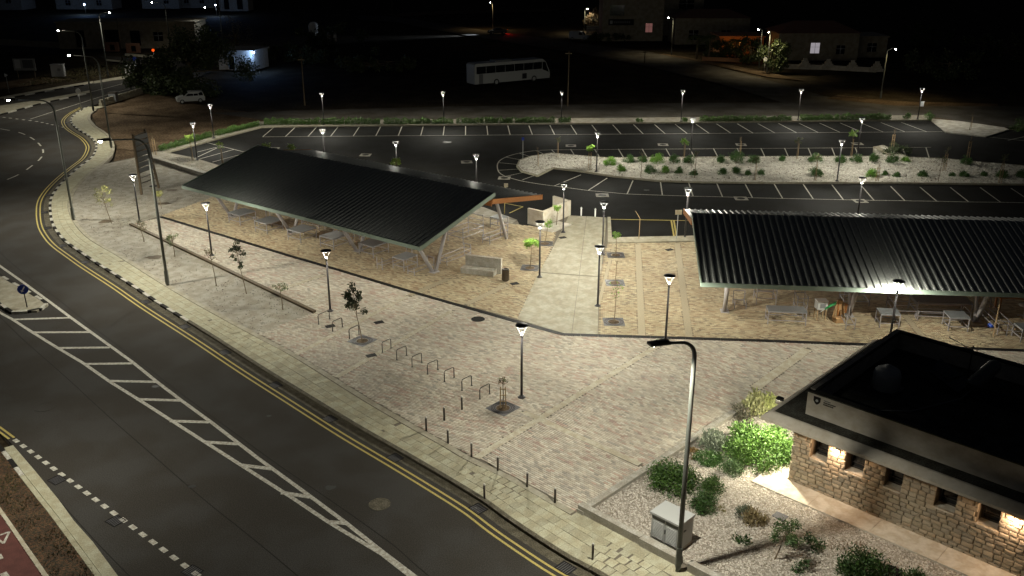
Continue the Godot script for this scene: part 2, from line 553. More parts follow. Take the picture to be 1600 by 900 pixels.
	ribbon(s, fine, -0.74, -0.64, y)
	put("yellow_line", done(s), M.yellow_paint, mk)
	s = begin()
	ribbon(s, flat([-25.27,-39.04, -24.2,-38.18, -23.05,-37.22]), -0.05, 0.05, y)
	ribbon(s, flat([-25,-38.54, -23.95,-37.7, -23.23,-37.11]), -0.05, 0.05, y)
	put("yellow_line", done(s), M.yellow_paint, mk)
	s = begin()
	ribbon(s, fine, -0.42, 0.02, -0.112)
	put("gutter", done(s), M.gutter).set_meta("kind", "structure")
	# kerb of the plaza footpath: painted black and white round the bend, bare further down
	var kerb := setting("kerb")
	var stones := resample(smooth_line(k, 4), 0.92)
	for i in stones.size() - 1:
		var at := stones[i]
		s = begin()
		var seg := PackedVector2Array([stones[i], stones[i + 1]])
		var dir := (seg[1] - seg[0]).normalized()
		var n := Vector2(-dir.y, dir.x)
		slab(s, PackedVector2Array([seg[0] + dir * 0.008, seg[1] - dir * 0.008, seg[1] - dir * 0.008 + n * 0.2, seg[0] + dir * 0.008 + n * 0.2]), -0.2, 0.03)
		var painted := at.x < -19.5
		put("kerb_stone", done(s), (M.white_paint if i % 2 == 0 else M.black_paint) if painted else M.gutter, kerb)
	# drain grates set in the gutter
	var spots := [Vector3(2.01, -0.12, -28.1), Vector3(-1.45, -0.12, -31.57), Vector3(-5.03, -0.12, -35.33), Vector3(-8.48, -0.12, -38.92), Vector3(-12.19, -0.12, -42.85), Vector3(-15.81, -0.12, -46.64), Vector3(-19.4, -0.12, -50.36), Vector3(-23.18, -0.12, -54.39), Vector3(-30.34, -0.12, -61.66), Vector3(-33.89, -0.12, -65.74), Vector3(-36.9, -0.12, -69.98), Vector3(-39.43, -0.12, -74.53), Vector3(-41.78, -0.12, -80.31), Vector3(-55.8, -0.12, -114.63)]
	for i in spots.size():
		var p: Vector3 = spots[i]
		var near := 0
		for j in fine.size() - 1:
			if fine[j].distance_to(Vector2(p.x, p.z)) < fine[near].distance_to(Vector2(p.x, p.z)):
				near = j
		var dd := (fine[near + 1] - fine[near]).normalized()
		var c := fine[near] + Vector2(dd.y, -dd.x) * 0.36
		grate("%s gutter drain grate along the plaza kerb, counted up from the garden wall corner" % nth(i), Vector3(c.x, -0.108, c.y), -atan2(dd.y, dd.x), 0.62, 0.52)
	grate("street drain grate in the dark lane among the white dashes, nearer the bottom edge", Vector3(-15.74, -0.12, -30.73), -0.6, 0.62, 0.52)
	grate("street drain grate in the dark lane among the white dashes, beside the left verge kerb", Vector3(-19.42, -0.12, -33.67), -0.6, 0.62, 0.52)
	grate("street drain grate at the very end of the white dashes at the bottom edge", Vector3(-11.68, -0.12, -27.62), -0.6, 0.62, 0.52)
	# left edge: channel, kerb, verge, cycle path
	slab_of("channel", [-22.76,-36.54, -20.67,-34.34, -18.64,-32.16, -17.4,-30.74, -16.06,-29.37, -14.3,-27.37, -12.48,-25.35, -13.03,-25.35, -14.97,-27.48, -18.17,-31.04, -20.22,-33.24, -21.71,-34.85, -23.05,-36.31], -0.2, -0.108, M.slab_1)
	var lk := resample(flat([-24.61,-37.83, -22.93,-36.1, -21.59,-34.65, -20.12,-33.05, -18.08,-30.87, -14.9,-27.33, -12.96,-25.22]), 0.9)
	var left_kerb := setting("verge_kerb")
	for i in lk.size() - 1:
		s = begin()
		var dir := (lk[i + 1] - lk[i]).normalized()
		var n := Vector2(-dir.y, dir.x)
		slab(s, PackedVector2Array([lk[i], lk[i + 1] - dir * 0.012, lk[i + 1] - dir * 0.012 + n * 0.19, lk[i] + n * 0.19]), -0.2, 0.0)
		put("kerb_stone", done(s), ([M.black_paint, M.white_paint][i % 2]) if i < 6 else M.slab_1, left_kerb)
	slab_of("verge", [-24.35,-37.37, -22.84,-35.94, -21.48,-34.45, -19.99,-32.82, -17.97,-30.65, -14.81,-27.15, -13.25,-25.15, -14.78,-25.15, -16.71,-27.22, -20.71,-31.52, -24.64,-35.78], -0.2, -0.03, M.verge)
	slab_of("path_edging", [-24.64,-35.78, -20.71,-31.52, -16.71,-27.22, -14.78,-25.15, -15.04,-25.15, -16.94,-27.22, -20.45,-31.04, -24.28,-35.13], -0.2, 0.0, M.band_concrete)
	sheet_of("cycle_path", [-24.28,-35.13, -20.45,-31.04, -16.94,-27.22, -15.04,-25.15, -21.73,-25.15, -28.23,-35.13], -0.04, M.cycle_red)
	var cm := setting("cycle_markings")
	var tri_pts := [Vector3(-19.51, 0, -29.94), Vector3(-19.55, 0, -28.97), Vector3(-19.38, 0, -29.17)]
	s = begin()
	stripe(s, Vector3(-19.51, 0, -29.9), Vector3(-19.93, 0, -29.57), 0.09, -0.032)
	stripe(s, Vector3(-19.51, 0, -29.9), Vector3(-19.36, 0, -29.17), 0.09, -0.032)
	stripe(s, Vector3(-19.36, 0, -29.17), Vector3(-19.93, 0, -29.57), 0.09, -0.03)
	put("warning_triangle", done(s), M.white_paint, cm)
	for b in [[Vector3(-19.21, 0, -28.47), Vector3(-18.98, 0, -28.21)], [Vector3(-18.48, 0, -27.44), Vector3(-18.2, 0, -27.15)]]:
		s = begin()
		stripe(s, b[0], b[1], 0.22, -0.034)
		put("path_dash", done(s), M.white_paint, cm)
	grass_tufts("verge_grass", [-23.98,-36.67, -22.5,-35.29, -21.18,-33.84, -19.72,-32.25, -17.74,-30.14, -15,-27.22, -15.31,-25.86, -16.75,-27.4, -20.87,-31.84], -0.03, 2600, 0.10, "sparse dry grass on the red verge beside the cycle path")
	grass_tufts("triangle_grass", [-78.9,-155.4, -76.34,-172.01, -64.46,-168.43, -62.08,-164.98, -64.7,-160.05, -68.27,-151.71, -72.37,-148.19, -77.13,-145.48], -0.14, 2500, 0.28, "rough dry grass on the triangle beyond the junction")
	# traffic island with its painted kerb
	var isl := setting("traffic_island")
	var ip := flat([-40.93,-64.86, -34.9,-58.76, -29.55,-53.92, -29.13,-53.38, -29.35,-52.43, -30.78,-52.22, -32.15,-53.49, -36.82,-57.51])
	s = begin()
	slab(s, ip, -0.2, 0.02)
	put("island_top", done(s), M.cast_concrete, isl)
	var ring := ip.duplicate()
	ring.append(ip[0])
	var ks := resample(ring, 0.9)
	for i in ks.size() - 1:
		s = begin()
		bar(s, Vector3(ks[i].x, -0.07, ks[i].y), Vector3(ks[i + 1].x, -0.07, ks[i + 1].y), 0.2, 0.22)
		put("kerb_stone", done(s), [M.white_paint, M.black_paint][i % 2], isl)
	var md := resample(flat([-68.79,-114.53, -66.76,-119.84, -65.79,-128.22, -62.76,-138.37]), 1.8)
	var med := setting("median_kerb")
	for i in md.size() - 1:
		s = begin()
		bar(s, Vector3(md[i].x, -0.05, md[i].y), Vector3(md[i + 1].x, -0.05, md[i + 1].y), 0.25, 0.16)
		put("kerb_stone", done(s), [M.white_paint, M.black_paint][i % 2], med)
	md = resample(flat([-75.02,-125.64, -73.1,-131.99, -68.86,-142.73, -66.31,-147.37]), 1.8)
	med = setting("far_kerb")
	for i in md.size() - 1:
		s = begin()
		bar(s, Vector3(md[i].x, -0.05, md[i].y), Vector3(md[i + 1].x, -0.05, md[i + 1].y), 0.25, 0.16)
		put("kerb_stone", done(s), [M.white_paint, M.black_paint][i % 2], med)
	# seams between asphalt lanes
	for off in [-4.3, -7.9, -12.2]:
		s = begin()
		ribbon(s, offset_line(fine.slice(6, 150), off), -0.02, 0.02, -0.1165)
		put("asphalt_seam", done(s), M.black_paint).set_meta("kind", "structure")
	# oil stains and a patched manhole in the carriageway
	for p in [[Vector3(-7.62, -0.12, -33.1), 0.3], [Vector3(-18.42, -0.12, -42.41), 0.25], [Vector3(25.79, -0.12, -108.19), 0.5], [Vector3(-7.25, -0.12, -103.08), 0.6], [Vector3(12.33, -0.12, -81.89), 0.35], [Vector3(-13.5, -0.12, -33.19), 0.18], [Vector3(-11.77, -0.12, -39.29), 0.15]]:
		sheet_of("oil_stain", blob(p[0], p[1], 11), -0.1125, M.oily_asphalt)
	for p in [[Vector3(-5.41, -0.12, -31.88), 0.45, "round patched manhole cover in the middle of the near carriageway"], [Vector3(-23.04, -0.12, -40.2), 0.5, "dark manhole cover in the left lane beyond the white dashes"]]:
		s = begin()
		lathe(s, Vector3.ZERO, [[p[1], 0.0], [p[1], 0.008], [p[1] * 0.86, 0.008], [p[1] * 0.86, 0.004], [0.0, 0.004]], 24)
		var o := put("manhole_cover", done(s), M.asphalt if p[1] > 0.47 else M.gutter, null, Transform3D(Basis(), p[0] + Vector3(0, 0.006, 0)))
		tag(o, p[2], "manhole cover")


func ordinal(i: int) -> String:
	return ["one", "two", "three", "four", "five", "six", "seven", "eight", "nine", "ten", "eleven", "twelve", "thirteen", "fourteen", "fifteen", "sixteen", "seventeen", "eighteen", "nineteen", "twenty", "twenty-one", "twenty-two", "twenty-three", "twenty-four"][i]


func nth(i: int) -> String:
	return ["first", "second", "third", "fourth", "fifth", "sixth", "seventh", "eighth", "ninth", "tenth", "eleventh", "twelfth", "thirteenth", "fourteenth", "fifteenth", "sixteenth", "seventeenth", "eighteenth", "nineteenth", "twentieth"][i]


func blob(c: Vector3, r: float, n: int) -> Array:
	var out := []
	for i in n:
		var a := TAU * i / n
		var q := r * rng.randf_range(0.6, 1.1)
		out.append(c.x + cos(a) * q)
		out.append(c.z + sin(a) * q * 0.7)
	return out


func grate(label: String, at: Vector3, turn: float, w: float, d: float) -> void:
	var t := thing("drain_grate", label, "drain grate", at, turn, "street drain grates")
	var s := begin()
	box(s, Vector3(0, -0.002, 0), Vector3(w, 0.004, d))
	put("pit", done(s), M.pit, t)
	s = begin()
	box(s, Vector3(0, 0.004, -d / 2), Vector3(w, 0.012, 0.04))
	box(s, Vector3(0, 0.004, d / 2), Vector3(w, 0.012, 0.04))
	box(s, Vector3(-w / 2, 0.004, 0), Vector3(0.04, 0.011, d))
	box(s, Vector3(w / 2, 0.004, 0), Vector3(0.04, 0.011, d))
	put("frame", done(s), M.drain_iron, t)
	for i in 6:
		s = begin()
		box(s, Vector3(-w / 2 + w * (i + 0.7) / 6.5, 0.004, 0), Vector3(0.03, 0.01, d - 0.05))
		put("grate_bar", done(s), M.plate_iron, t)


func grass_tufts(called: String, xz: Array, y: float, count: int, h: float, label: String) -> void:
	var poly := flat(xz)
	var lo := poly[0]
	var hi := poly[0]
	for p in poly:
		lo = lo.min(p)
		hi = hi.max(p)
	var s := begin()
	var made := 0
	var n := FastNoiseLite.new()
	n.frequency = 0.6
	for i in count * 4:
		var p := Vector2(rng.randf_range(lo.x, hi.x), rng.randf_range(lo.y, hi.y))
		if made >= count or not Geometry2D.is_point_in_polygon(p, poly) or n.get_noise_2dv(p) < -0.1:
			continue
		made += 1
		s.set_color(Color(0.05, 0.055, 0.02).lerp(Color(0.16, 0.12, 0.05), rng.randf()))
		for k in 3:
			var a := rng.randf() * TAU
			var b := Vector3(p.x, y, p.y)
			var w := Vector3(cos(a), 0, sin(a)) * h * 0.12
			tri(s, b - w, b + Vector3(sin(a) * h * 0.5, h * rng.randf_range(0.5, 1.1), cos(a) * h * 0.5), b + w)
	var o := put(called, done(s), M.leaf)
	o.set_meta("kind", "stuff")
	tag(o, label, "grass")


# ---------------------------------------------------------------- plaza

var LOT_EDGE := [-36.95,-97.22, -33.64,-95.06, -29,-90.72, -2.47,-75.88, 0.42,-72.06]
var DRAIN := [-28.97,-72.8, -19.14,-65.22, -16.11,-62.86, -12.22,-59.98, -6.89,-55.89, 0,-50.86, 1.62,-49.69, 2.97,-48.76, 7.38,-48.44, 14.61,-47.86, 28.54,-46.55, 35.24,-45.88]


func plaza() -> void:
	var outline := offset_line(flat(KERB), 0.15)
	outline.append_array(flat([-55.64,-123.57, -55.06,-120.22, -53.58,-116.59, -50.87,-111.92, -49.09,-109.52, -46.61,-105.72, -43.97,-100.46, -42.35,-95.97, -41.44,-92.13, -39.71,-94.76, -38.47,-98.17]))
	outline.append_array(flat(LOT_EDGE))
	outline.append_array(flat([0.61,-70.45, 1.49,-70.45, 2.39,-69.93, 4.73,-73.36, 7.79,-72.61, 7.25,-65.99, 14.33,-66.62]))
	outline.append_array(PackedVector2Array([Vector2(13.0, -64.2), Vector2(44.0, -61.0), Vector2(44.0, -20.0), Vector2(10.0, -20.0)]))
	var s := begin()
	slab(s, outline, -0.25, -0.012)
	put("plaza_base", done(s), M.mortar).set_meta("kind", "structure")
	# pale bare earth with young trees
	sheet_of("bare_earth", [-36.9,-97.06, -33.54,-94.76, -28.92,-90.45, -19.38,-84.73, -22.59,-83.05, -26.64,-78.78, -29.11,-73.17, -30.56,-70.63, -12.11,-52.17, -12.72,-50.95, -14.89,-48.94, -18.65,-52.69, -22,-56.13, -25.54,-59.98, -28.3,-63, -31.62,-66.46, -33.56,-68.91, -35.4,-71.7, -37.51,-75.49, -39.07,-79.21, -39.92,-81.89, -41.16,-87.5, -41.6,-91.56, -39.54,-94.31, -38.35,-97.85], 0.0, M.pale_earth)
	sheet_of("back_verge", [-19.38,-84.73, -2.46,-75.78, 0.42,-71.97, 0,-70.98, -3.2,-73.74, -11.09,-76.9, -19.91,-81.66], 0.0, M.pale_earth)
	# footpath: slabs in rows between kerb and edging
	sheet_of("footpath_bed", rail(KERB, PATH), -0.002, M.mortar)
	var path := setting("footpath")
	var ed := begin()
	var inner := resample(smooth_line(flat(PATH), 3), 0.9)
	for i in inner.size() - 1:
		var dir := (inner[i + 1] - inner[i]).normalized()
		var n := Vector2(dir.y, -dir.x)
		if inner[i].x > 3.0 and inner[i].y > -31.0:
			continue
		slab(ed, PackedVector2Array([inner[i], inner[i + 1] - dir * 0.01, inner[i + 1] - dir * 0.01 + n * 0.3, inner[i] + n * 0.3]), -0.1, 0.026)
	put("edging_stone", done(ed), M.cast_concrete, path).set_meta("kind", "stuff")
	footpath_slabs(path)
	# walkway of cast concrete panels between the halls
	var walk := setting("walkway")
	slab_of("walkway_panel", [4.72,-73.17, 6.14,-72.98, 4.58,-58.81, 1.85,-59.45, 2.69,-63], -0.05, 0.014, M.cast_concrete, walk)
	slab_of("walkway_panel", [6.17,-72.98, 7.79,-72.61, 6.13,-59.45, 5.92,-58.56, 4.61,-58.81], -0.05, 0.013, M.cast_concrete, walk)
	slab_of("walkway_panel", [1.83,-59.32, 4.58,-58.69, 3.46,-48.94, 2.98,-48.99, 1.71,-49.98, 0.31,-51.05], -0.05, 0.012, M.cast_concrete, walk)
	slab_of("walkway_panel", [4.6,-58.69, 5.9,-58.43, 4.98,-48.82, 3.49,-48.94], -0.05, 0.014, M.cast_concrete, walk)
	# slot drain
	var dr := setting("slot_drain")
	var dl := resample(flat(DRAIN), 1.0)
	for i in dl.size() - 1:
		s = begin()
		var dir := (dl[i + 1] - dl[i]).normalized()
		var n := Vector2(-dir.y, dir.x) * 0.17
		slab(s, PackedVector2Array([dl[i] + n, dl[i + 1] - dir * 0.012 + n, dl[i + 1] - dir * 0.012 - n, dl[i] - n]), -0.05, 0.026)
		put("drain_cover", done(s), M.drain_iron, dr)
	# paving of small concrete blocks, four fields with their own courses
	var bands := [
		[Vector3(8.19, 0, -47.15), Vector3(-1.58, 0, -35.24), 0.36], [Vector3(0.56, 0, -39.46), Vector3(5.59, 0, -34.71), 0.34], [Vector3(-3.71, 0, -52.38), Vector3(-9.18, 0, -43.21), 0.34], [Vector3(-6.7, 0, -54.86), Vector3(-11.96, 0, -45.96), 0.34],
		[Vector3(-0.34, 0, -56.96), Vector3(-2.89, 0, -53.43), 0.42], [Vector3(-12.88, 0, -58.81), Vector3(-14.89, 0, -56.36), 0.42], [Vector3(16.53, 0, -46.72), Vector3(12.42, 0, -41.96), 0.55], [Vector3(7.72, 0, -65.84), Vector3(5.4, 0, -53.22), 0.2],
		[Vector3(9.46, 0, -65.53), Vector3(7.51, 0, -48.58), 0.4], [Vector3(12.45, 0, -65.84), Vector3(10.21, 0, -48.4), 0.4], [Vector3(-4.32, 0, -58.06), Vector3(-6.59, 0, -54.98), 0.42], [Vector3(24.15, 0, -54.08), Vector3(23.63, 0, -47.59), 0.35],
	]
	var front_left := flat([-30.59,-70.72, -28.91,-72.61, -19.1,-65.07, -12.19,-59.85, -6.88,-55.78, 0,-50.76, 2.96,-48.67, 8.84,-48.3, -1.53,-35.29, -1.79,-35.35, -4.03,-37.66, -7.21,-40.99, -11.62,-45.84, -14.83,-48.99, -12.1,-52.12])
	var front_right := flat([8.84,-48.3, 14.59,-47.77, 28.5,-46.47, 35.18,-45.8, 31.22,-39.72, 18.73,-39.72, 12.06,-40.51, 2.91,-31.3, 2.68,-31, 1.71,-32.11, 0,-33.84, -1.53,-35.29])
	var left_field := flat([-29.11,-73.17, -26.64,-78.78, -22.59,-83.05, -19.33,-84.49, -11.06,-76.69, -3.2,-73.55, 0,-70.81, 1.48,-70.28, 2.39,-69.76, 3.5,-70.81, 3.24,-67.1, 2.64,-63, 0.31,-51.1, -6.91,-56.07, -12.25,-60.17, -19.2,-65.45])
	var right_field := flat([7.22,-65.68, 14.27,-66.3, 15.89,-70.45, 53.06,-65.84, 38.7,-45.8, 28.63,-46.72, 14.66,-48.03, 7.4,-48.58, 5.05,-48.81, 5.42,-53.01, 6.17,-59.45])
	var pink := [Color(0.44, 0.39, 0.31), Color(0.385, 0.335, 0.27), Color(0.37, 0.275, 0.22), Color(0.33, 0.30, 0.25), Color(0.47, 0.43, 0.35)]
	var tan := [Color(0.37, 0.30, 0.188), Color(0.33, 0.257, 0.158), Color(0.275, 0.195, 0.118), Color(0.235, 0.188, 0.125), Color(0.42, 0.355, 0.23)]
	var fields := [
		["front_paving", front_left, Vector2(0.86, 0.51), pink], ["square_paving", front_right, Vector2(0.719, 0.695), pink],
		["hall_paving", left_field, Vector2(0.83, 0.557), tan], ["east_hall_paving", right_field, Vector2(0.9952, 0.0974), tan],
	]
	for f in fields:
		paving(f[0], f[1], f[2], f[3], bands)
	var bandset := setting("paving_bands")
	for i in bands.size():
		var b: Array = bands[i]
		s = begin()
		stripe(s, b[0], b[1], b[2], 0.021)
		put("band", done(s), M.tan_concrete if i in [4, 7, 8, 9, 10, 11] else M.band_concrete, bandset)
	# thin edging between gravel and paving
	s = begin()
	bar(s, Vector3(-30.57, 0.08, -70.54), Vector3(-12.13, 0.08, -52.08), 0.24, 0.14)
	var o := put("edging_beam", done(s), M.edging)
	tag(o, "long brown edging beam between bare earth and plaza paving", "edging")
	s = begin()
	bar(s, Vector3(-37.14, 0.22, -93.49), Vector3(-23.18, 0.22, -80.82), 0.5, 0.3)
	o = put("low_wall", done(s), M.grey_concrete)
	tag(o, "low concrete retaining wall running from the sign frame to the dark hall roof", "wall")
	litter("leaf_litter", [-36.73,-96.59, -28.84,-90.17, -26.64,-78.78, -29.11,-73.17, -30.56,-70.63, -12.61,-52.27, -14.94,-49.13, -22.08,-56.36, -28.41,-63.29, -33.78,-69.42, -37.74,-76.49, -40.93,-86.99, -39.26,-93.57], 3200, "scattered dry leaves and pebbles on the bare earth", 0.045)
	for k in 4:
		var c: Vector3 = [Vector3(-30.22, 0, -76.9), Vector3(-25.82, 0, -62.57), Vector3(-32.98, 0, -71.52), Vector3(-31.07, 0, -81.43)][k]
		sheet_of("damp_patch", blob(c, 0.7, 13), 0.004, M.edging)
	# kerbed bay edges
	slab_of("bay_kerb", [7.83,-72.43, 8.09,-72.43, 7.64,-66.94, 14.49,-67.42, 14.24,-66.15, 7.22,-65.68], -0.2, 0.12, M.cast_concrete)


func rail(a: Array, b: Array) -> Array:
	var out := a.duplicate()
	for i in range(b.size() - 2, -1, -2):
		out.append(b[i])
		out.append(b[i + 1])
	return out


func footpath_slabs(path: Node3D) -> void:
	# rows across the footpath, from the street kerb to the edging; the nearest rows are slabs of their own
	var outer := resample(smooth_line(flat(KERB), 4), 0.1)
	var inner := resample(smooth_line(flat(PATH), 4), 0.1)
	var start := 0
	var rest := begin()
	var pieces := 0
	var at := 0
	while at < outer.size() - 5:
		var a0 := outer[at]
		var a1 := outer[at + 4]
		var dir := (a1 - a0).normalized()
		var n := Vector2(-dir.y, dir.x)
		# width of the path here
		var best := 99.0
		for q in range(0, inner.size(), 3):
			best = minf(best, inner[q].distance_to(a0))
		var width := clampf(best - 0.54, 0.4, 4.2)
		if a0.x > -2.0 and best > 3.0 and Vector2(a0.x + n.x * best, a0.y + n.y * best).y > -31.2:
			width = best - 0.3
		var rows := maxi(1, roundi(width / 0.42))
		for r in rows:
			var w0 := 0.22 + width * r / rows
			var w1 := 0.22 + width * (r + 1) / rows - 0.014
			var shift := dir * (0.2 if r % 2 == 1 else 0.0)
			var poly := PackedVector2Array([a0 + n * w0 + shift, a1 - dir * 0.014 + n * w0 + shift, a1 - dir * 0.014 + n * w1 + shift, a0 + n * w1 + shift])
			var y := 0.016 + rng.randf_range(-0.004, 0.004)
			if pieces < 300:
				var s := begin()
				slab(s, poly, -0.03, y)
				put("slab", done(s), M["slab_%d" % rng.randi_range(0, 2)], path)
				pieces += 1
			else:
				slab(rest, poly, -0.03, y)
		at += 4
	var o := put("far_slabs", done(rest), M.slab_1, path)
	o.set_meta("kind", "stuff")


func paving(called: String, poly: PackedVector2Array, d: Vector2, tones: Array, bands: Array) -> void:
	var base := setting(called)
	var s := begin()
	sheet(s, poly, -0.006)
	put("bed", done(s), M.mortar, base)
	var n := Vector2(-d.y, d.x)
	var lo := Vector2(1e9, 1e9)
	var hi := -lo
	for p in poly:
		var q := Vector2(p.dot(d), p.dot(n))
		lo = lo.min(q)
		hi = hi.max(q)
	var L := 0.24
	var W := 0.12
	var patch := FastNoiseLite.new()
	patch.seed = 11
	patch.frequency = 0.35
	var fine := FastNoiseLite.new()
	fine.seed = 12
	fine.frequency = 1.3
	var spots := PackedVector2Array()
	var row := 0
	var v := lo.y
	while v < hi.y:
		# the stretch of each course inside the field, found once per course in quarter-metre steps
		var u := lo.x + (L * 0.5 if row % 2 == 1 else 0.0)
		while u < hi.x:
			var p := d * u + n * v
			if Geometry2D.is_point_in_polygon(p, poly):
				var free := true
				for b in bands:
					var e0 := Vector2(b[0].x, b[0].z)
					var e1 := Vector2(b[1].x, b[1].z)
					if Geometry2D.get_closest_point_to_segment(p, e0, e1).distance_to(p) < b[2] * 0.5 - 0.02:
						free = false
						break
				if free:
					spots.append(p)
			u += L
		v += W
		row += 1
	s = begin()
	var h := Vector3(L * 0.5 - 0.005, 0.0, W * 0.5 - 0.009)
	var c := 0.006
	var t := [Vector3(-h.x + c, 0, -h.z + c), Vector3(h.x - c, 0, -h.z + c), Vector3(h.x - c, 0, h.z - c), Vector3(-h.x + c, 0, h.z - c)]
	var e := [Vector3(-h.x, -0.006, -h.z), Vector3(h.x, -0.006, -h.z), Vector3(h.x, -0.006, h.z), Vector3(-h.x, -0.006, h.z)]
	quad(s, t[0], t[1], t[2], t[3])
	for i in 4:
		var j := (i + 1) % 4
		quad(s, e[i], e[j], t[j], t[i])
		quad(s, e[i] + Vector3(0, -0.02, 0), e[j] + Vector3(0, -0.02, 0), e[j], e[i])
	var mm := MultiMesh.new()
	mm.transform_format = MultiMesh.TRANSFORM_3D
	mm.use_colors = true
	mm.mesh = done(s)
	mm.instance_count = spots.size()
	var turn := Basis(Vector3.UP, -atan2(d.y, d.x))
	for i in spots.size():
		var p := spots[i]
		var tilt := Basis(Vector3.RIGHT, rng.randf_range(-0.02, 0.02)) * Basis(Vector3.BACK, rng.randf_range(-0.012, 0.012))
		mm.set_instance_transform(i, Transform3D(turn * tilt, Vector3(p.x, 0.012 + rng.randf_range(-0.003, 0.003), p.y)))
		var along_course := Vector2(p.dot(d) * 0.55, p.dot(n) * 6.0)
		var k := patch.get_noise_2dv(p) * 0.5 + fine.get_noise_2dv(along_course) * 0.95 + rng.randf_range(-0.35, 0.35)
		var tone: Color = tones[0]
		if k > 0.42:
			tone = tones[2]
		elif k > 0.12:
			tone = tones[1]
		elif k < -0.45:
			tone = tones[3]
		elif k < -0.2:
			tone = tones[4]
		var g := rng.randf_range(0.82, 1.14)
		mm.set_instance_color(i, Color(tone.r * g, tone.g * g, tone.b * g))
	var o := MultiMeshInstance3D.new()
	o.name = "pavers"
	o.multimesh = mm
	o.material_override = M.paver
	o.set_meta("kind", "stuff")
	base.add_child(o, true)


func litter(called: String, xz: Array, count: int, label: String, size: float) -> void:
	var poly := flat(xz)
	var lo := poly[0]
	var hi := poly[0]
	for p in poly:
		lo = lo.min(p)
		hi = hi.max(p)
	var n := FastNoiseLite.new()
	n.frequency = 0.25
	n.seed = 5
	var s := begin()
	var made := 0
	for i in count * 8:
		var p := Vector2(rng.randf_range(lo.x, hi.x), rng.randf_range(lo.y, hi.y))
		if made >= count or not Geometry2D.is_point_in_polygon(p, poly) or n.get_noise_2dv(p) < rng.randf_range(-0.5, 0.3):
			continue
		made += 1
		var g := rng.randf()
		s.set_color(Color(0.05, 0.035, 0.02).lerp(Color(0.26, 0.22, 0.16), g * g))
		var r := size * rng.randf_range(0.4, 1.3)
		boxb(s, Transform3D(Basis.from_euler(Vector3(rng.randf() * 0.6, rng.randf() * TAU, rng.randf() * 0.6)), Vector3(p.x, r * 0.25, p.y)), Vector3(r, r * 0.5, r * 0.7))
	var o := put(called, done(s), M.leaf)
	o.set_meta("kind", "stuff")
	tag(o, label, "litter")


func pebbles(parent: Node3D, poly: PackedVector2Array, y: float, count: int, size: float, low: Color, high: Color) -> void:
	# loose stones strewn over a gravel bed
	var lo := poly[0]
	var hi := poly[0]
	for p in poly:
		lo = lo.min(p)
		hi = hi.max(p)
	var s := begin()
	boxb(s, Transform3D(Basis(), Vector3.ZERO), Vector3(1.0, 0.6, 0.75))
	var mm := MultiMesh.new()
	mm.transform_format = MultiMesh.TRANSFORM_3D
	mm.use_colors = true
	mm.mesh = done(s)
	mm.instance_count = count
	var made := 0
	while made < count:
		var p := Vector2(rng.randf_range(lo.x, hi.x), rng.randf_range(lo.y, hi.y))
		if not Geometry2D.is_point_in_polygon(p, poly):
			continue
		var r := size * rng.randf_range(0.5, 1.3)
		mm.set_instance_transform(made, Transform3D(Basis.from_euler(Vector3(rng.randf() * TAU, rng.randf() * TAU, 0.0)).scaled(Vector3.ONE * r), Vector3(p.x, y + r * 0.1, p.y)))
		var c := low.lerp(high, sqrt(rng.randf()))
		mm.set_instance_color(made, c)
		made += 1
	var o := MultiMeshInstance3D.new()
	o.name = "pebbles"
	o.multimesh = mm
	o.material_override = M.paver
	o.set_meta("kind", "stuff")
	parent.add_child(o, true)


# ---------------------------------------------------------------- car park

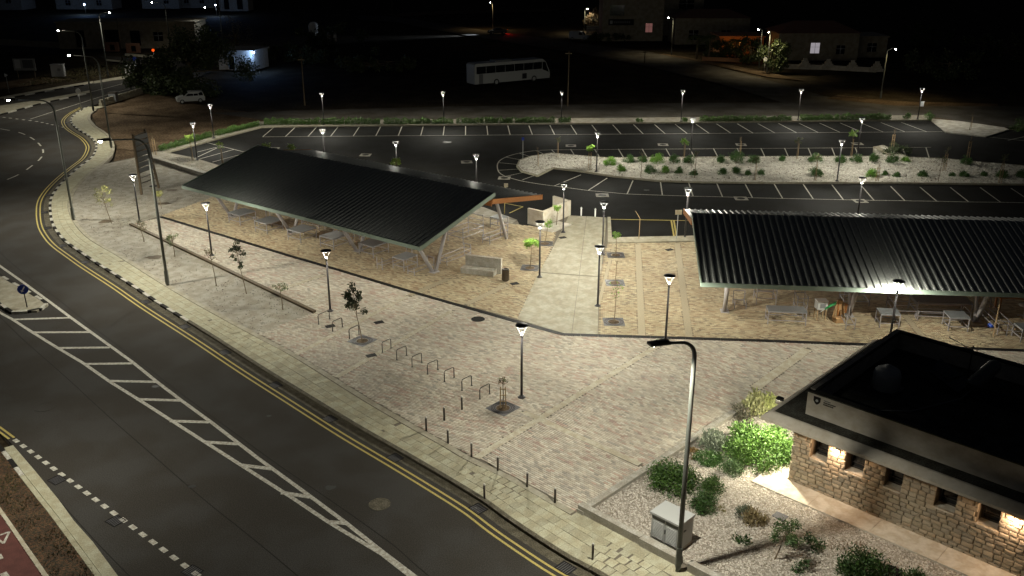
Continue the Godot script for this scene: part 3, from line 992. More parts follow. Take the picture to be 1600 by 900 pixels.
func car_park() -> void:
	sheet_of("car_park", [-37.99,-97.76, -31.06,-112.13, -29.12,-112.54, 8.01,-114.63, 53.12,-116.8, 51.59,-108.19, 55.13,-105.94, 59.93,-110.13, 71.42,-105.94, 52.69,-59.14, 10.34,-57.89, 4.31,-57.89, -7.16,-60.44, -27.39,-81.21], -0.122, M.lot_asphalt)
	sheet_of("back_lane", [-39.83,-121.83, -8.8,-126.78, 27.01,-129.93, 54.02,-129.93, 73.34,-125.76, 74.79,-111.32, 60.74,-111.73, 54.07,-119.04, 8.23,-118.13, -30.85,-116.36], -0.13, M.far_road)
	# planted kerb strip at the far side
	slab_of("hedge_strip", [-38.75,-99.14, -31.75,-114.85, -29.87,-115.71, 8.17,-117.25, 54.26,-119.52, 53.34,-116.59, 7.98,-114.21, -29.01,-112.12, -30.63,-111.71, -37.37,-97.22], -0.2, 0.0, M.pale_earth)
	slab_of("hedge_kerb", [-30.51,-111.27, -28.9,-111.67, 7.95,-113.74, 53.15,-116.15, 53.34,-116.59, 7.97,-114.17, -29,-112.08, -30.62,-111.67], -0.2, 0.03, M.cast_concrete)
	slab_of("hedge_kerb", [-37.27,-96.75, -30.51,-111.27, -30.62,-111.67, -37.5,-97.22], -0.2, 0.03, M.cast_concrete)
	slab_of("corner_island", [53.28,-117.03, 51.49,-108.35, 55,-105.72, 59.79,-109.91, 59.86,-111.11, 56.32,-115.28], -0.2, 0.0, M.white_gravel)
	# long gravel island
	var island := [0.52,-91, 0.8,-93.57, 2.02,-95.36, 4.25,-96.9, 7.11,-95.67, 10.05,-94.61, 26.95,-95.21, 38.13,-95.36, 39.83,-99.8, 41.19,-100.8, 41.59,-94.76, 45.35,-94.16, 48.51,-92.41, 53.84,-90.17, 55.67,-86.73, 50.2,-83.53, 44.34,-83.77, 36.14,-84.25, 24.09,-84.25, 18.12,-84.49, 13.96,-84.98, 9.9,-86.73, 6.34,-89.09, 4.1,-90.17, 2.48,-86.99, 0.95,-88.82]
	var bed := slab_of("gravel_island", island, -0.2, 0.0, M.white_gravel)
	pebbles(bed, flat(island), 0.0, 16000, 0.09, Color(0.34, 0.31, 0.26), Color(0.80, 0.77, 0.69))
	var ring := flat(island)
	ring.append(ring[0])
	var kerb := setting("island_kerb")
	for i in ring.size() - 1:
		var s := begin()
		bar(s, Vector3(ring[i].x, -0.06, ring[i].y), Vector3(ring[i + 1].x, -0.06, ring[i + 1].y), 0.17, 0.2)
		put("kerb_stone", done(s), M.cast_concrete, kerb)
	litter("island_litter", island, 1100, "scattered stones and dead leaves on the gravel island", 0.09)
	# bay lines
	var mk := setting("parking_markings")
	var y := -0.117
	var lines := []
	for i in 33:
		# far row: bays run from the hedge kerb to a front line
		var a := Vector3(-29.03, -0.12, -106.12).lerp(Vector3(54.78, -0.12, -109.34), i / 32.0)
		var b := Vector3(-29.12, -0.12, -111.73).lerp(Vector3(54.08, -0.12, -115.27), i / 32.0)
		if i < 31:
			lines.append([a, b])
	lines.append([Vector3(-29.04, -0.12, -106.05), Vector3(52.01, -0.12, -109.15)])
	for i in 18:
		# middle row: against the back of the gravel island
		var a := Vector3(6.42, -0.12, -99.37).lerp(Vector3(45.78, -0.12, -100.35), i / 15.0)
		var b := Vector3(6.82, -0.12, -94.39).lerp(Vector3(43.98, -0.12, -95.29), i / 15.0)
		if i != 13 and i < 16:
			lines.append([a, b])
	lines.append([Vector3(4.33, -0.12, -99.04), Vector3(46.35, -0.12, -100.35)])
	var top := [Vector3(6.75, -0.12, -87.73), Vector3(9.19, -0.12, -86.45), Vector3(11.54, -0.12, -85.45), Vector3(14.09, -0.12, -84.96), Vector3(16.72, -0.12, -84.72), Vector3(19.33, -0.12, -84.48), Vector3(21.96, -0.12, -84.35), Vector3(24.68, -0.12, -84.23), Vector3(27.38, -0.12, -84.11), Vector3(30.01, -0.12, -83.87), Vector3(32.65, -0.12, -83.52), Vector3(35.3, -0.12, -83.28), Vector3(37.92, -0.12, -83.05), Vector3(40.69, -0.12, -82.93), Vector3(43.43, -0.12, -82.81), Vector3(46.16, -0.12, -82.58), Vector3(48.87, -0.12, -82.35)]
	var low := [Vector3(3.94, -0.12, -83.4), Vector3(6.98, -0.12, -81.77), Vector3(10.41, -0.12, -80.53), Vector3(13.53, -0.12, -80.09), Vector3(16.23, -0.12, -79.76), Vector3(18.82, -0.12, -79.55), Vector3(21.43, -0.12, -79.22), Vector3(24.05, -0.12, -79.01), Vector3(26.71, -0.12, -78.79), Vector3(29.31, -0.12, -78.58), Vector3(31.94, -0.12, -78.37), Vector3(34.61, -0.12, -78.26), Vector3(37.34, -0.12, -78.05), Vector3(40.05, -0.12, -77.84), Vector3(42.8, -0.12, -77.74), Vector3(45.55, -0.12, -77.53), Vector3(48.23, -0.12, -77.33)]
	for i in top.size():
		lines.append([low[i], top[i]])
		if i > 0:
			lines.append([low[i - 1], low[i]])
	# left row beside the hedge
	for l in [[Vector3(-33.55, -0.12, -93.51), Vector3(-32.52, -0.12, -100.02)], [Vector3(-32.75, -0.12, -94.54), Vector3(-30.45, -0.12, -99.2)], [Vector3(-30.94, -0.12, -93.22), Vector3(-28.46, -0.12, -97.76)], [Vector3(-34.12, -0.12, -97.76), Vector3(-32.69, -0.12, -100.35)], [Vector3(-34.82, -0.12, -103.08), Vector3(-27.3, -0.12, -96.51)]]:
		lines.append(l)
	# right corner
	for l in [[Vector3(54.79, -0.12, -106.31), Vector3(60.16, -0.12, -110.13)], [Vector3(56.75, -0.12, -104.13), Vector3(64.36, -0.12, -109.34)], [Vector3(55.22, -0.12, -106.12), Vector3(61.61, -0.12, -101.7)]]:
		lines.append(l)
	for l in lines:
		var s := begin()
		stripe(s, l[0], l[1], 0.11, y)
		put("bay_line", done(s), M.white_paint, mk)
	# rounded nose of the island: lines fan out to a curved front line
	var nose := smooth_line(flat([4.33,-99.04, 2.08,-98.4, 0,-96.51, -1.2,-94.09, -1.49,-91.23, -1.07,-87.99, 0.49,-85.7, 2.41,-84.23, 3.94,-83.4]), 5)
	var s2 := begin()
	ribbon(s2, nose, -0.055, 0.055, y)
	put("bay_line", done(s2), M.white_paint, mk)
	for l in [[Vector3(4.33, -0.12, -99.04), Vector3(4.67, -0.12, -97.13)], [Vector3(2.65, -0.12, -98.72), Vector3(3.42, -0.12, -96.82)], [Vector3(0.83, -0.12, -97.29), Vector3(2.03, -0.12, -95.59)], [Vector3(-0.61, -0.12, -95.44), Vector3(1, -0.12, -94.09)], [Vector3(-1.38, -0.12, -92.93), Vector3(0.65, -0.12, -92.07)], [Vector3(-1.4, -0.12, -89.58), Vector3(0.77, -0.12, -90.13)], [Vector3(-0.62, -0.12, -87.09), Vector3(1.26, -0.12, -88.78)], [Vector3(0.98, -0.12, -85.7), Vector3(2.25, -0.12, -87.47)]]:
		var s := begin()
		stripe(s, l[0], l[1], 0.11, y + 0.003)
		put("fan_line", done(s), M.white_paint, mk)
	# yellow bays
	for l in [[Vector3(7.9, -0.12, -72.56), Vector3(15.18, -0.12, -72.1)], [Vector3(13.05, -0.12, -72.19), Vector3(12.48, -0.12, -67.15)], [Vector3(13.26, -0.12, -72.19), Vector3(12.67, -0.12, -67.15)], [Vector3(-2.55, -0.12, -78.79), Vector3(0.94, -0.12, -76.31)], [Vector3(0.94, -0.12, -76.31), Vector3(-0.22, -0.12, -74.34)]]:
		var s := begin()
		stripe(s, l[0], l[1], 0.13, y + 0.003)
		put("yellow_line", done(s), M.yellow_paint, mk)
	# inspection covers, each a dark plate in a pale concrete patch
	var covers := [
		[Vector3(-26.16, -0.12, -99.69), "beside the left hedge corner"], [Vector3(-15.63, -0.12, -96.51), "behind the left hall roof, nearest the hall's far corner"], [Vector3(-4.69, -0.12, -93.22), "behind the left hall, next to the lamp with the white arms"],
		[Vector3(-0.74, -0.12, -86.45), "at the rounded nose of the gravel island"], [Vector3(6.56, -0.12, -101.19), "in the lane behind the gravel island, leftmost of three"], [Vector3(16.91, -0.12, -101.7), "in the lane behind the gravel island, middle of three"],
		[Vector3(25.65, -0.12, -101.7), "in the lane behind the gravel island, rightmost of three"], [Vector3(8.12, -0.12, -80.09), "in front of the gravel island near the walkway bollards"], [Vector3(20.35, -0.12, -79.01), "in the lane just behind the right hall's left corner"],
		[Vector3(30.63, -0.12, -78.16), "in the lane behind the middle of the right hall roof"], [Vector3(38.86, -0.12, -102.21), "beside the leaning tree in the far lane"],
	]
	for i in covers.size():
		var t := thing("inspection_cover", "pale square inspection cover " + covers[i][1], "manhole cover", covers[i][0], rng.randf_range(-0.1, 0.1), "inspection covers in the car park")
		var s := begin()
		box(s, Vector3(0, 0.004, 0), Vector3(1.15, 0.014, 1.15))
		put("surround", done(s), M.grey_concrete, t)
		s = begin()
		lathe(s, Vector3(0, 0.011, 0), [[0.36, 0.0], [0.36, 0.006], [0.0, 0.006]], 20)
		put("lid", done(s), M.drain_iron, t)


# ---------------------------------------------------------------- market halls

func ribbed_sheet(length: float) -> ArrayMesh:
	# one steel roofing sheet, 1.2 m wide with three ribs, running back from z = 0
	var s := begin()
	var prof := []
	for k in 3:
		var x := k * 0.4
		prof.append_array([Vector2(x, 0.0), Vector2(x + 0.115, 0.0), Vector2(x + 0.125, 0.008), Vector2(x + 0.135, 0.0), Vector2(x + 0.25, 0.0), Vector2(x + 0.285, 0.065), Vector2(x + 0.365, 0.065)])
	prof.append(Vector2(1.2, 0.0))
	for i in prof.size() - 1:
		var a: Vector2 = prof[i]
		var b: Vector2 = prof[i + 1]
		quad(s, Vector3(a.x, a.y, 0), Vector3(a.x, a.y, -length), Vector3(b.x, b.y, -length), Vector3(b.x, b.y, 0))
		if a.y > 0.01 or b.y > 0.01:
			quad(s, Vector3(a.x, 0, 0), Vector3(a.x, a.y, 0), Vector3(b.x, b.y, 0), Vector3(b.x, 0, 0))
	return done(s)


func market_halls() -> void:
	hall("open market hall with a dark ribbed roof on slanting columns, beside the street bend", Vector3(-26.23, 0, -71.24), -atan2(0.607, 0.794), 25.6, [1.3, 8.8, 16.2, 23.65])
	hall("open market hall with a dark ribbed roof, behind the stone building", Vector3(10.89, 0, -49.22), -atan2(0.0974, 0.9952), 25.6, [1.8, 9.25, 16.65, 24.0])


func hall(label: String, at: Vector3, turn: float, length: float, vs: Array) -> void:
	var t := thing("market_hall", label, "market hall", at, turn, "market halls")
	var n := roundi(length / 1.2)
	var w := length / n
	# front roof climbs from the eave at 3 m to a ridge at 4.95 m; the back roof falls away below it
	var rise := atan2(1.95, 7.7)
	var front := ribbed_sheet(7.94)
	var fr := Node3D.new()
	fr.name = "front_roof"
	t.add_child(fr)
	for i in n:
		put("roof_sheet", front, M.roof_steel, fr, Transform3D(Basis(Vector3.RIGHT, rise).scaled_local(Vector3(w / 1.2, 1, 1)), Vector3(i * w, 3.02 + rng.randf_range(0.0, 0.004), 0.02)))
	var br := Node3D.new()
	br.name = "back_roof"
	t.add_child(br)
	var back := ribbed_sheet(6.05)
	for i in n:
		put("roof_sheet", back, M.roof_steel, br, Transform3D(Basis(Vector3.RIGHT, -atan2(0.95, 5.95)).scaled_local(Vector3(w / 1.2, 1, 1)), Vector3(i * w, 4.56, -7.35)))
	# decks below the sheets and trims along the edges
	var s := begin()
	boxb(s, Transform3D(Basis(Vector3.RIGHT, rise), Vector3(length / 2, 3.945, -3.85)), Vector3(length - 0.1, 0.06, 7.8))
	put("deck", done(s), M.timber, fr)
	s = begin()
	boxb(s, Transform3D(Basis(Vector3.RIGHT, -atan2(0.95, 5.95)), Vector3(length / 2, 4.02, -10.35)), Vector3(length - 0.1, 0.06, 5.9))
	put("deck", done(s), M.timber, br)
	s = begin()
	box(s, Vector3(length / 2, 2.95, 0.05), Vector3(length + 0.16, 0.26, 0.06))
	put("eave_fascia", done(s), M.roof_fascia, fr)
	for x in [-0.05, length + 0.05]:
		s = begin()
		boxb(s, Transform3D(Basis(Vector3.RIGHT, rise), Vector3(x, 3.93, -3.83)), Vector3(0.06, 0.3, 7.96))
		put("end_fascia", done(s), M.roof_fascia, fr)
		s = begin()
		boxb(s, Transform3D(Basis(Vector3.RIGHT, -atan2(0.95, 5.95)), Vector3(x, 3.96, -10.35)), Vector3(0.07, 0.36, 6.06))
		put("end_fascia", done(s), M.timber, br)
	s = begin()
	box(s, Vector3(length / 2, 4.3, -7.38), Vector3(length, 0.42, 0.06))
	put("timber_fascia", done(s), M.timber, br)
	s = begin()
	box(s, Vector3(length / 2, 3.44, -13.34), Vector3(length + 0.1, 0.3, 0.06))
	put("timber_fascia", done(s), M.timber, br)
	s = begin()
	box(s, Vector3(length / 2, 4.90, -7.72), Vector3(length + 0.1, 0.12, 0.05))
	put("ridge_trim", done(s), M.roof_fascia, fr)
	# white sealing strips in the troughs along the top edge
	for i in n * 3:
		s = begin()
		box(s, Vector3((i + 0.31) * w / 3.0, 4.99, -7.70), Vector3(0.25, 0.03, 0.05))
		put("trough_closer", done(s), M.lamp_white, fr)
	# slanting columns and roof beams
	for v in vs:
		var foot := Vector3(v, 0, -3.3)
		s = begin(true)
		tube(s, [foot + Vector3(0.06, 0, 0.1), Vector3(v - 0.1, 3.25, -1.35)], 0.13, 0.13, 12)
		put("column", done(s), M.column_paint, t)
		s = begin(true)
		tube(s, [foot + Vector3(0.14, 0, -0.1), Vector3(v + 0.3, 4.1, -4.95)], 0.13, 0.13, 12)
		put("column", done(s), M.column_paint, t)
		s = begin(true)
		tube(s, [Vector3(v - 0.5, 0, -12.2), Vector3(v + 0.3, 3.85, -9.9)], 0.12, 0.12, 12)
		put("column", done(s), M.column_paint, t)
		s = begin()
		bar(s, Vector3(v, 2.88, -0.3), Vector3(v, 4.66, -7.4), 0.12, 0.2)
		bar(s, Vector3(v, 4.24, -7.6), Vector3(v, 3.36, -13.1), 0.12, 0.2)
		put("roof_beam", done(s), M.column_paint, t)
		s = begin()
		box(s, foot + Vector3(0.1, 0.03, 0), Vector3(0.5, 0.06, 0.62))
		put("base_plate", done(s), M.column_paint, t)


# ---------------------------------------------------------------- service building

func service_building() -> void:
	var t := thing("stone_building", "flat-roofed stone service building with wide eaves and small deep windows", "building", Vector3(11.71, 0, -33.40), -atan2(0.697, 0.717))
	var wins := [[0.8, 1.5], [2.29, 3.02], [3.88, 4.54], [5.81, 6.55], [7.33, 8.05], [9.15, 9.85], [10.7, 11.4]]
	var xmax := 13.0
	var depth := 8.6
	# wall core with real openings
	var wall := Node3D.new()
	wall.name = "front_wall"
	t.add_child(wall)
	var s := begin()
	box(s, Vector3(xmax / 2, 0.74, -0.3), Vector3(xmax, 1.48, 0.54))
	box(s, Vector3(xmax / 2, 2.72, -0.3), Vector3(xmax, 0.54, 0.54))
	var x0 := 0.0
	for w in wins + [[xmax, xmax]]:
		box(s, Vector3((x0 + w[0]) / 2, 1.965, -0.3), Vector3(w[0] - x0, 0.97, 0.538))
		x0 = w[1]
	put("wall_core", done(s), M.wall_mortar, wall)
	s = begin()
	box(s, Vector3(0.18, 1.5, -depth / 2 - 0.2), Vector3(0.34, 2.98, depth - 0.77))
	box(s, Vector3(xmax - 0.18, 1.5, -depth / 2 - 0.2), Vector3(0.34, 2.98, depth - 0.77))
	box(s, Vector3(xmax / 2, 1.5, -depth), Vector3(xmax, 2.98, 0.34))
	put("side_wall", done(s), M.wall_mortar, t)
	s = begin()
	box(s, Vector3(xmax / 2, 0.03, -depth / 2), Vector3(xmax - 0.8, 0.05, depth - 0.8))
	put("floor", done(s), M.grey_concrete, t)
	# coursed stones, each a block of its own
	var y := 0.0
	var count := 0
	var top := begin()
	var row := 0
	while y < 2.95:
		var hgt := rng.randf_range(0.17, 0.23)
		var x := -0.03 - (0.2 if row % 2 == 1 else 0.0)
		while x < xmax:
			var len := rng.randf_range(0.26, 0.46)
			var a := maxf(x, -0.03)
			var b := minf(x + len, xmax)
			for w in wins:
				if y + hgt * 0.6 > 1.5 and y + hgt * 0.4 < 2.45:
					if a >= w[0] - 0.1 and b <= w[1] + 0.1:
						b = a
					elif a < w[0] and b > w[0]:
						b = w[0] - 0.004
					elif a < w[1] and b > w[1]:
						a = w[1] + 0.004
			if b - a > 0.08:
				var out := rng.randf_range(0.02, 0.05)
				var m := Vector3((a + b) / 2, y + hgt / 2, 0)
				if count < 300 and y < 2.3 and x < 9.6:
					var q := begin()
					stone(q, m, b - a - 0.022, hgt - 0.022, out)
					put("stone", done(q), M["wall_stone_%d" % rng.randi_range(0, 3)], wall)
					count += 1
				else:
					stone(top, m, b - a - 0.022, hgt - 0.022, out)
			x += len
		y += hgt
		row += 1
	put("upper_stones", done(top), M.wall_stone_0, wall).set_meta("kind", "stuff")
	# the same stonework on the garden side, turned round the corner
	var side := begin()
	y = 0.0
	while y < 2.95:
		var x := 0.05
		while x < depth:
			var len := rng.randf_range(0.26, 0.46)
			var q := begin()
			stone(q, Vector3(0, 0, 0), len - 0.022, 0.178, rng.randf_range(0.02, 0.05))
			side.append_from(done(q), 0, Transform3D(Basis(Vector3.UP, -PI / 2), Vector3(0.01, y + 0.1, -x - len / 2)))
			x += len
		y += 0.2
	put("side_stones", side.commit(), M.wall_stone_1, t).set_meta("kind", "stuff")
	for i in wins.size():
		var w: Array = wins[i]
		var win := Node3D.new()
		win.name = "window"
		t.add_child(win, true)
		var c: float = (w[0] + w[1]) / 2
		var ww: float = w[1] - w[0]
		s = begin()
		box(s, Vector3(c, 1.5, -0.235), Vector3(ww - 0.004, 0.05, 0.57))
		put("sill", done(s), M.render_white, win)
		s = begin()
		box(s, Vector3(c, 1.56, -0.5), Vector3(ww - 0.01, 0.06, 0.05))
		box(s, Vector3(c, 2.4, -0.5), Vector3(ww - 0.01, 0.06, 0.05))
		box(s, Vector3(w[0] + 0.035, 1.98, -0.5), Vector3(0.06, 0.78, 0.05))
		box(s, Vector3(w[1] - 0.035, 1.98, -0.5), Vector3(0.06, 0.78, 0.05))
		box(s, Vector3(c, 1.78, -0.49), Vector3(ww - 0.13, 0.03, 0.03))
		put("frame", done(s), M.steel_dark, win)
		s = begin()
		box(s, Vector3(c, 1.98, -0.525), Vector3(ww - 0.1, 0.8, 0.012))
		put("pane", done(s), M.dark_glass, win)
	# eaves slab with a sloped edge, then the set-back parapet and roof
	s = begin()
	var e0 := 1.06
	var e1 := 0.74
	var lower := [Vector3(-e0, 3.0, e0), Vector3(xmax + e0, 3.0, e0), Vector3(xmax + e0, 3.0, -depth - e0), Vector3(-e0, 3.0, -depth - e0)]
	var mid := []
	var upper := []
	for p in lower:
		mid.append(p + Vector3(0, 0.11, 0))
	upper = [Vector3(-e1, 3.35, e1), Vector3(xmax + e1, 3.35, e1), Vector3(xmax + e1, 3.35, -depth - e1), Vector3(-e1, 3.35, -depth - e1)]
	quad(s, lower[0], lower[1], lower[2], lower[3])
	for i in 4:
		var j := (i + 1) % 4
		quad(s, lower[i], mid[i], mid[j], lower[j])
		quad(s, mid[i], upper[i], upper[j], mid[j])
	quad(s, upper[0], upper[3], upper[2], upper[1])
	put("eaves", done(s), M.render_white, t)
	s = begin()
	quad(s, Vector3(-e1 + 0.08, 3.358, e1 - 0.08), Vector3(-e1 + 0.08, 3.358, -depth - e1 + 0.08), Vector3(xmax, 3.358, -depth - e1 + 0.08), Vector3(xmax, 3.358, e1 - 0.08))
	put("eaves_felt", done(s), M.roof_felt, t)
	s = begin()
	var px := 0.36
	box(s, Vector3((px + xmax) / 2, 3.88, -0.1), Vector3(xmax - px, 1.02, 0.2))
	box(s, Vector3((px + xmax) / 2, 3.88, -depth + 0.1), Vector3(xmax - px, 1.02, 0.2))
	box(s, Vector3(px + 0.1, 3.88, -depth / 2), Vector3(0.2, 1.2, depth - 0.4))
	box(s, Vector3(xmax - 0.1, 3.88, -depth / 2), Vector3(0.2, 1.2, depth - 0.4))
	put("parapet", done(s), M.render_white, t)
	s = begin()
	for k in [[Vector3((px + xmax) / 2, 4.41, -0.12), Vector3(xmax - px + 0.06, 0.05, 0.32)], [Vector3((px + xmax) / 2, 4.41, -depth + 0.12), Vector3(xmax - px + 0.06, 0.05, 0.32)], [Vector3(px + 0.12, 4.41, -depth / 2), Vector3(0.32, 0.05, depth - 0.56)]]:
		box(s, k[0], k[1])
	put("coping", done(s), M.roof_felt, t)
	s = begin()
	quad(s, Vector3(px, 3.6, 0), Vector3(px, 3.6, -depth), Vector3(xmax, 3.6, -depth), Vector3(xmax, 3.6, 0))
	put("flat_roof", done(s), M.roof_felt, t)
	for k in 4:
		s = begin()
		box(s, Vector3([1.2, 3.4, 6.0, 8.0][k], 3.605 + 0.003 * k, [-5.6, -2.2, -6.2, -3.2][k]), Vector3([1.6, 1.9, 2.6, 1.5][k], 0.012, [1.3, 1.2, 1.4, 2.0][k]))
		put("felt_patch", done(s), M.black_paint if k % 2 == 0 else M.roof_felt, t)
	# emblem and lettering on the parapet: a dark shield and three short lines too small to read
	var sign_ := Node3D.new()
	sign_.name = "emblem_sign"
	t.add_child(sign_)
	s = begin()
	var shield := [Vector2(-0.15, 0.17), Vector2(0.15, 0.17), Vector2(0.15, -0.02), Vector2(0.08, -0.13), Vector2(0, -0.18), Vector2(-0.08, -0.13), Vector2(-0.15, -0.02)]
	for i in range(1, shield.size() - 1):
		var f := func(p: Vector2) -> Vector3: return Vector3(0.78 + p.x, 4.12 + p.y, 0.012)
		tri(s, f.call(shield[0]), f.call(shield[i]), f.call(shield[i + 1]))
	put("shield", done(s), M.black_paint, sign_)
	s = begin()
	lathe(s, Vector3.ZERO, [[0.06, 0.0], [0.06, 0.004], [0.0, 0.004]], 14)
	put("shield_device", done(s), M.cabinet_grey, sign_, Transform3D(Basis(Vector3.RIGHT, PI / 2), Vector3(0.78, 4.12, 0.014)))
	for r in 3:
		s = begin()
		var lx := 1.06
		for k in [5, 9, 8][r]:
			var cw := rng.randf_range(0.03, 0.055)
			box(s, Vector3(lx + cw / 2, 4.22 - r * 0.085, 0.006), Vector3(cw, 0.05, 0.008))
			lx += cw + 0.012
		put("lettering", done(s), M.cabinet_dark if r == 0 else M.black_paint, sign_)
	# wall lamps on the front
	for x in [1.93, 8.6]:
		var f := Node3D.new()
		f.name = "wall_lamp"
		f.position = Vector3(x, 2.25, 0.06)
		t.add_child(f, true)
		s = begin()
		box(s, Vector3(0, 0, 0.0), Vector3(0.16, 0.2, 0.06))
		put("housing", done(s), M.cabinet_grey, f)
		s = begin(true)
		lathe(s, Vector3(0, -0.09, 0.1), [[0.0, 0.0], [0.06, 0.02], [0.075, 0.09], [0.06, 0.16], [0.0, 0.18]], 12)
		put("bulb", done(s), M.warm_glow, f)
		var l := OmniLight3D.new()
		l.name = "light"
		l.position = Vector3(0, 0, 0.1)
		l.light_color = Color(1.0, 0.87, 0.74)
		l.light_energy = 1.7
		l.light_size = 0.07
		l.omni_range = 40.0
		l.omni_attenuation = 2.0
		l.shadow_enabled = true
		f.add_child(l)
	# floodlight at the garden corner of the eaves
	var fl := thing("floodlight", "small black floodlight clamped to the stone building's eaves above the green bush", "floodlight", t.transform * Vector3(-1.2, 3.06, -0.85), t.rotation.y)
	s = begin()
	box(s, Vector3(-0.02, 0.1, 0), Vector3(0.26, 0.1, 0.22))
	put("housing", done(s), M.lamp_black, fl)
	s = begin()
	box(s, Vector3(0.1, 0.06, 0), Vector3(0.12, 0.04, 0.06))
	put("clamp", done(s), M.lamp_black, fl)
	s = begin()
	box(s, Vector3(-0.05, 0.04, 0), Vector3(0.18, 0.02, 0.16))
	put("lens", done(s), M.lamp_glow, fl)
	var sp := SpotLight3D.new()
	sp.name = "light"
	sp.position = Vector3(-0.06, 0.0, 0)
	sp.rotation = Vector3(-PI / 2 + 0.12, 0.0, 0.0)
	sp.spot_angle = 74.0
	sp.spot_angle_attenuation = 0.6
	sp.spot_range = 40.0
	sp.light_color = Color(1.0, 0.98, 0.88)
	sp.light_energy = 34.0
	sp.light_size = 0.08
	sp.shadow_enabled = true
	fl.add_child(sp)
	# roof plant
	var xf := t.transform
	var tank := thing("water_tank", "squat pale water tank standing on the stone building's flat roof", "water tank", xf * Vector3(1.95, 3.62, -3.9), t.rotation.y)
	s = begin(true)
	lathe(s, Vector3.ZERO, [[0.52, 0.06], [0.56, 0.12], [0.56, 0.7], [0.5, 0.9], [0.3, 1.02], [0.14, 1.05], [0.14, 1.12], [0.0, 1.12]], 22)
	put("body", done(s), M.cabinet_grey, tank)
	s = begin()
	box(s, Vector3(0, 0.03, 0), Vector3(1.2, 0.06, 1.2))
	put("stand", done(s), M.steel_dark, tank)
	var heater := thing("solar_heater", "dark cylindrical solar water heater tilted over the stone building's parapet", "solar heater", xf * Vector3(4.95, 3.62, -6.2), t.rotation.y)
	s = begin(true)
	tube(s, [Vector3(-0.02, 0.72, 0.95), Vector3(-0.01, 0.8, 0.9), Vector3(0.1, 0.95, -1.0), Vector3(0.1, 0.95, -1.08)], 0.3, 0.3, 18)
	put("cylinder", done(s), M.street_column, heater)
	s = begin()
	boxb(s, Transform3D(Basis(Vector3.RIGHT, 0.1) * Basis(Vector3.BACK, -0.45), Vector3(-1.0, 0.38, 0.2)), Vector3(1.9, 0.08, 1.3))
	put("collector", done(s), M.dark_glass, heater)
	for k in 4:
		s = begin()
		var q: Vector3 = [Vector3(0.1, 0, 0.8), Vector3(0.1, 0, -0.9), Vector3(-1.8, 0, 0.7), Vector3(-1.8, 0, -0.4)][k]
		bar(s, q, q + Vector3(0, 0.6 if k < 2 else 0.08, 0), 0.04)
		put("leg", done(s), M.steel_dark, heater)
	s = begin(true)
	tube(s, [Vector3(0, 0.6, 0.9), Vector3(-0.2, 0.3, 1.6), Vector3(-0.8, 0.06, 2.2), Vector3(-1.4, 0.05, 3.6), Vector3(-2.6, 0.05, 4.6)], 0.03, 0.03, 6)
	put("pipe", done(s), M.cabinet_dark, heater)
	var ant := thing("antenna", "thin spiky television antenna rising behind the stone building's roof", "antenna", xf * Vector3(4.2, 3.6, -6.95), t.rotation.y)
	s = begin()
	bar(s, Vector3.ZERO, Vector3(0, 1.75, 0), 0.045)
	put("mast", done(s), M.lamp_black, ant)
	s = begin()
	bar(s, Vector3(-1.0, 1.9, 0.15), Vector3(0.15, 1.45, -0.1), 0.03)
	put("boom", done(s), M.lamp_black, ant)
	for k in 6:
		s = begin()
		var c := Vector3(-0.9, 1.86, 0.13).lerp(Vector3(0.1, 1.47, -0.09), k / 5.0)
		var r := 0.12 + 0.05 * k
		bar(s, c + Vector3(-0.05, r * 0.5, r), c - Vector3(-0.05, r * 0.5, r), 0.018)
		put("element", done(s), M.lamp_black, ant)


func stone(s: SurfaceTool, c: Vector3, w: float, h: float, out: float) -> void:
	# a block set in the wall: back at z = -0.05, face bulging to OUT
	var b := 0.018
	var j := func() -> float: return rng.randf_range(-0.008, 0.008)
	var f := []
	var g := []
	for k in [[-1, -1], [1, -1], [1, 1], [-1, 1]]:
		f.append(c + Vector3(k[0] * (w / 2 - b) + j.call(), k[1] * (h / 2 - b) + j.call(), out + j.call()))
		g.append(c + Vector3(k[0] * w / 2 + j.call() * 0.5, k[1] * h / 2 + j.call() * 0.5, out - 0.022))
	var m: Vector3 = c + Vector3(j.call() * 3.0, j.call() * 3.0, out + 0.012)
	for i in 4:
		var k := (i + 1) % 4
		tri(s, f[i], f[k], m)
		quad(s, g[i], g[k], f[k], f[i])
		var bi: Vector3 = g[i]
		var bk: Vector3 = g[k]
		bi.z = -0.05
		bk.z = -0.05
		quad(s, bi, bk, bk + Vector3(0, 0, g[k].z + 0.05), bi + Vector3(0, 0, g[i].z + 0.05))


# ---------------------------------------------------------------- leaves and plants

class Leaves:
	var v := PackedVector3Array()
	var n := PackedVector3Array()
	var c := PackedColorArray()
	var i := PackedInt32Array()

	func leaf(at: Vector3, axis: Vector3, side: Vector3, length: float, width: float, tone: Color) -> void:
		var k := v.size()
		var up := axis.cross(side).normalized()
		v.append(at)
		v.append(at + axis * length * 0.5 + side * width * 0.5)
		v.append(at + axis * length)
		v.append(at + axis * length * 0.5 - side * width * 0.5)
		for q in 4:
			n.append(up)
			c.append(tone)
		i.append_array(PackedInt32Array([k, k + 1, k + 2, k, k + 2, k + 3]))

	func mesh() -> ArrayMesh:
		var a := []
		a.resize(Mesh.ARRAY_MAX)
		a[Mesh.ARRAY_VERTEX] = v
		a[Mesh.ARRAY_NORMAL] = n
		a[Mesh.ARRAY_COLOR] = c
		a[Mesh.ARRAY_INDEX] = i
		var m := ArrayMesh.new()
		m.add_surface_from_arrays(Mesh.PRIMITIVE_TRIANGLES, a)
		return m


func rand_dir() -> Vector3:
	var z := rng.randf_range(-1, 1)
	var t := rng.randf() * TAU
	var r := sqrt(1.0 - z * z)
	return Vector3(r * cos(t), z, r * sin(t))


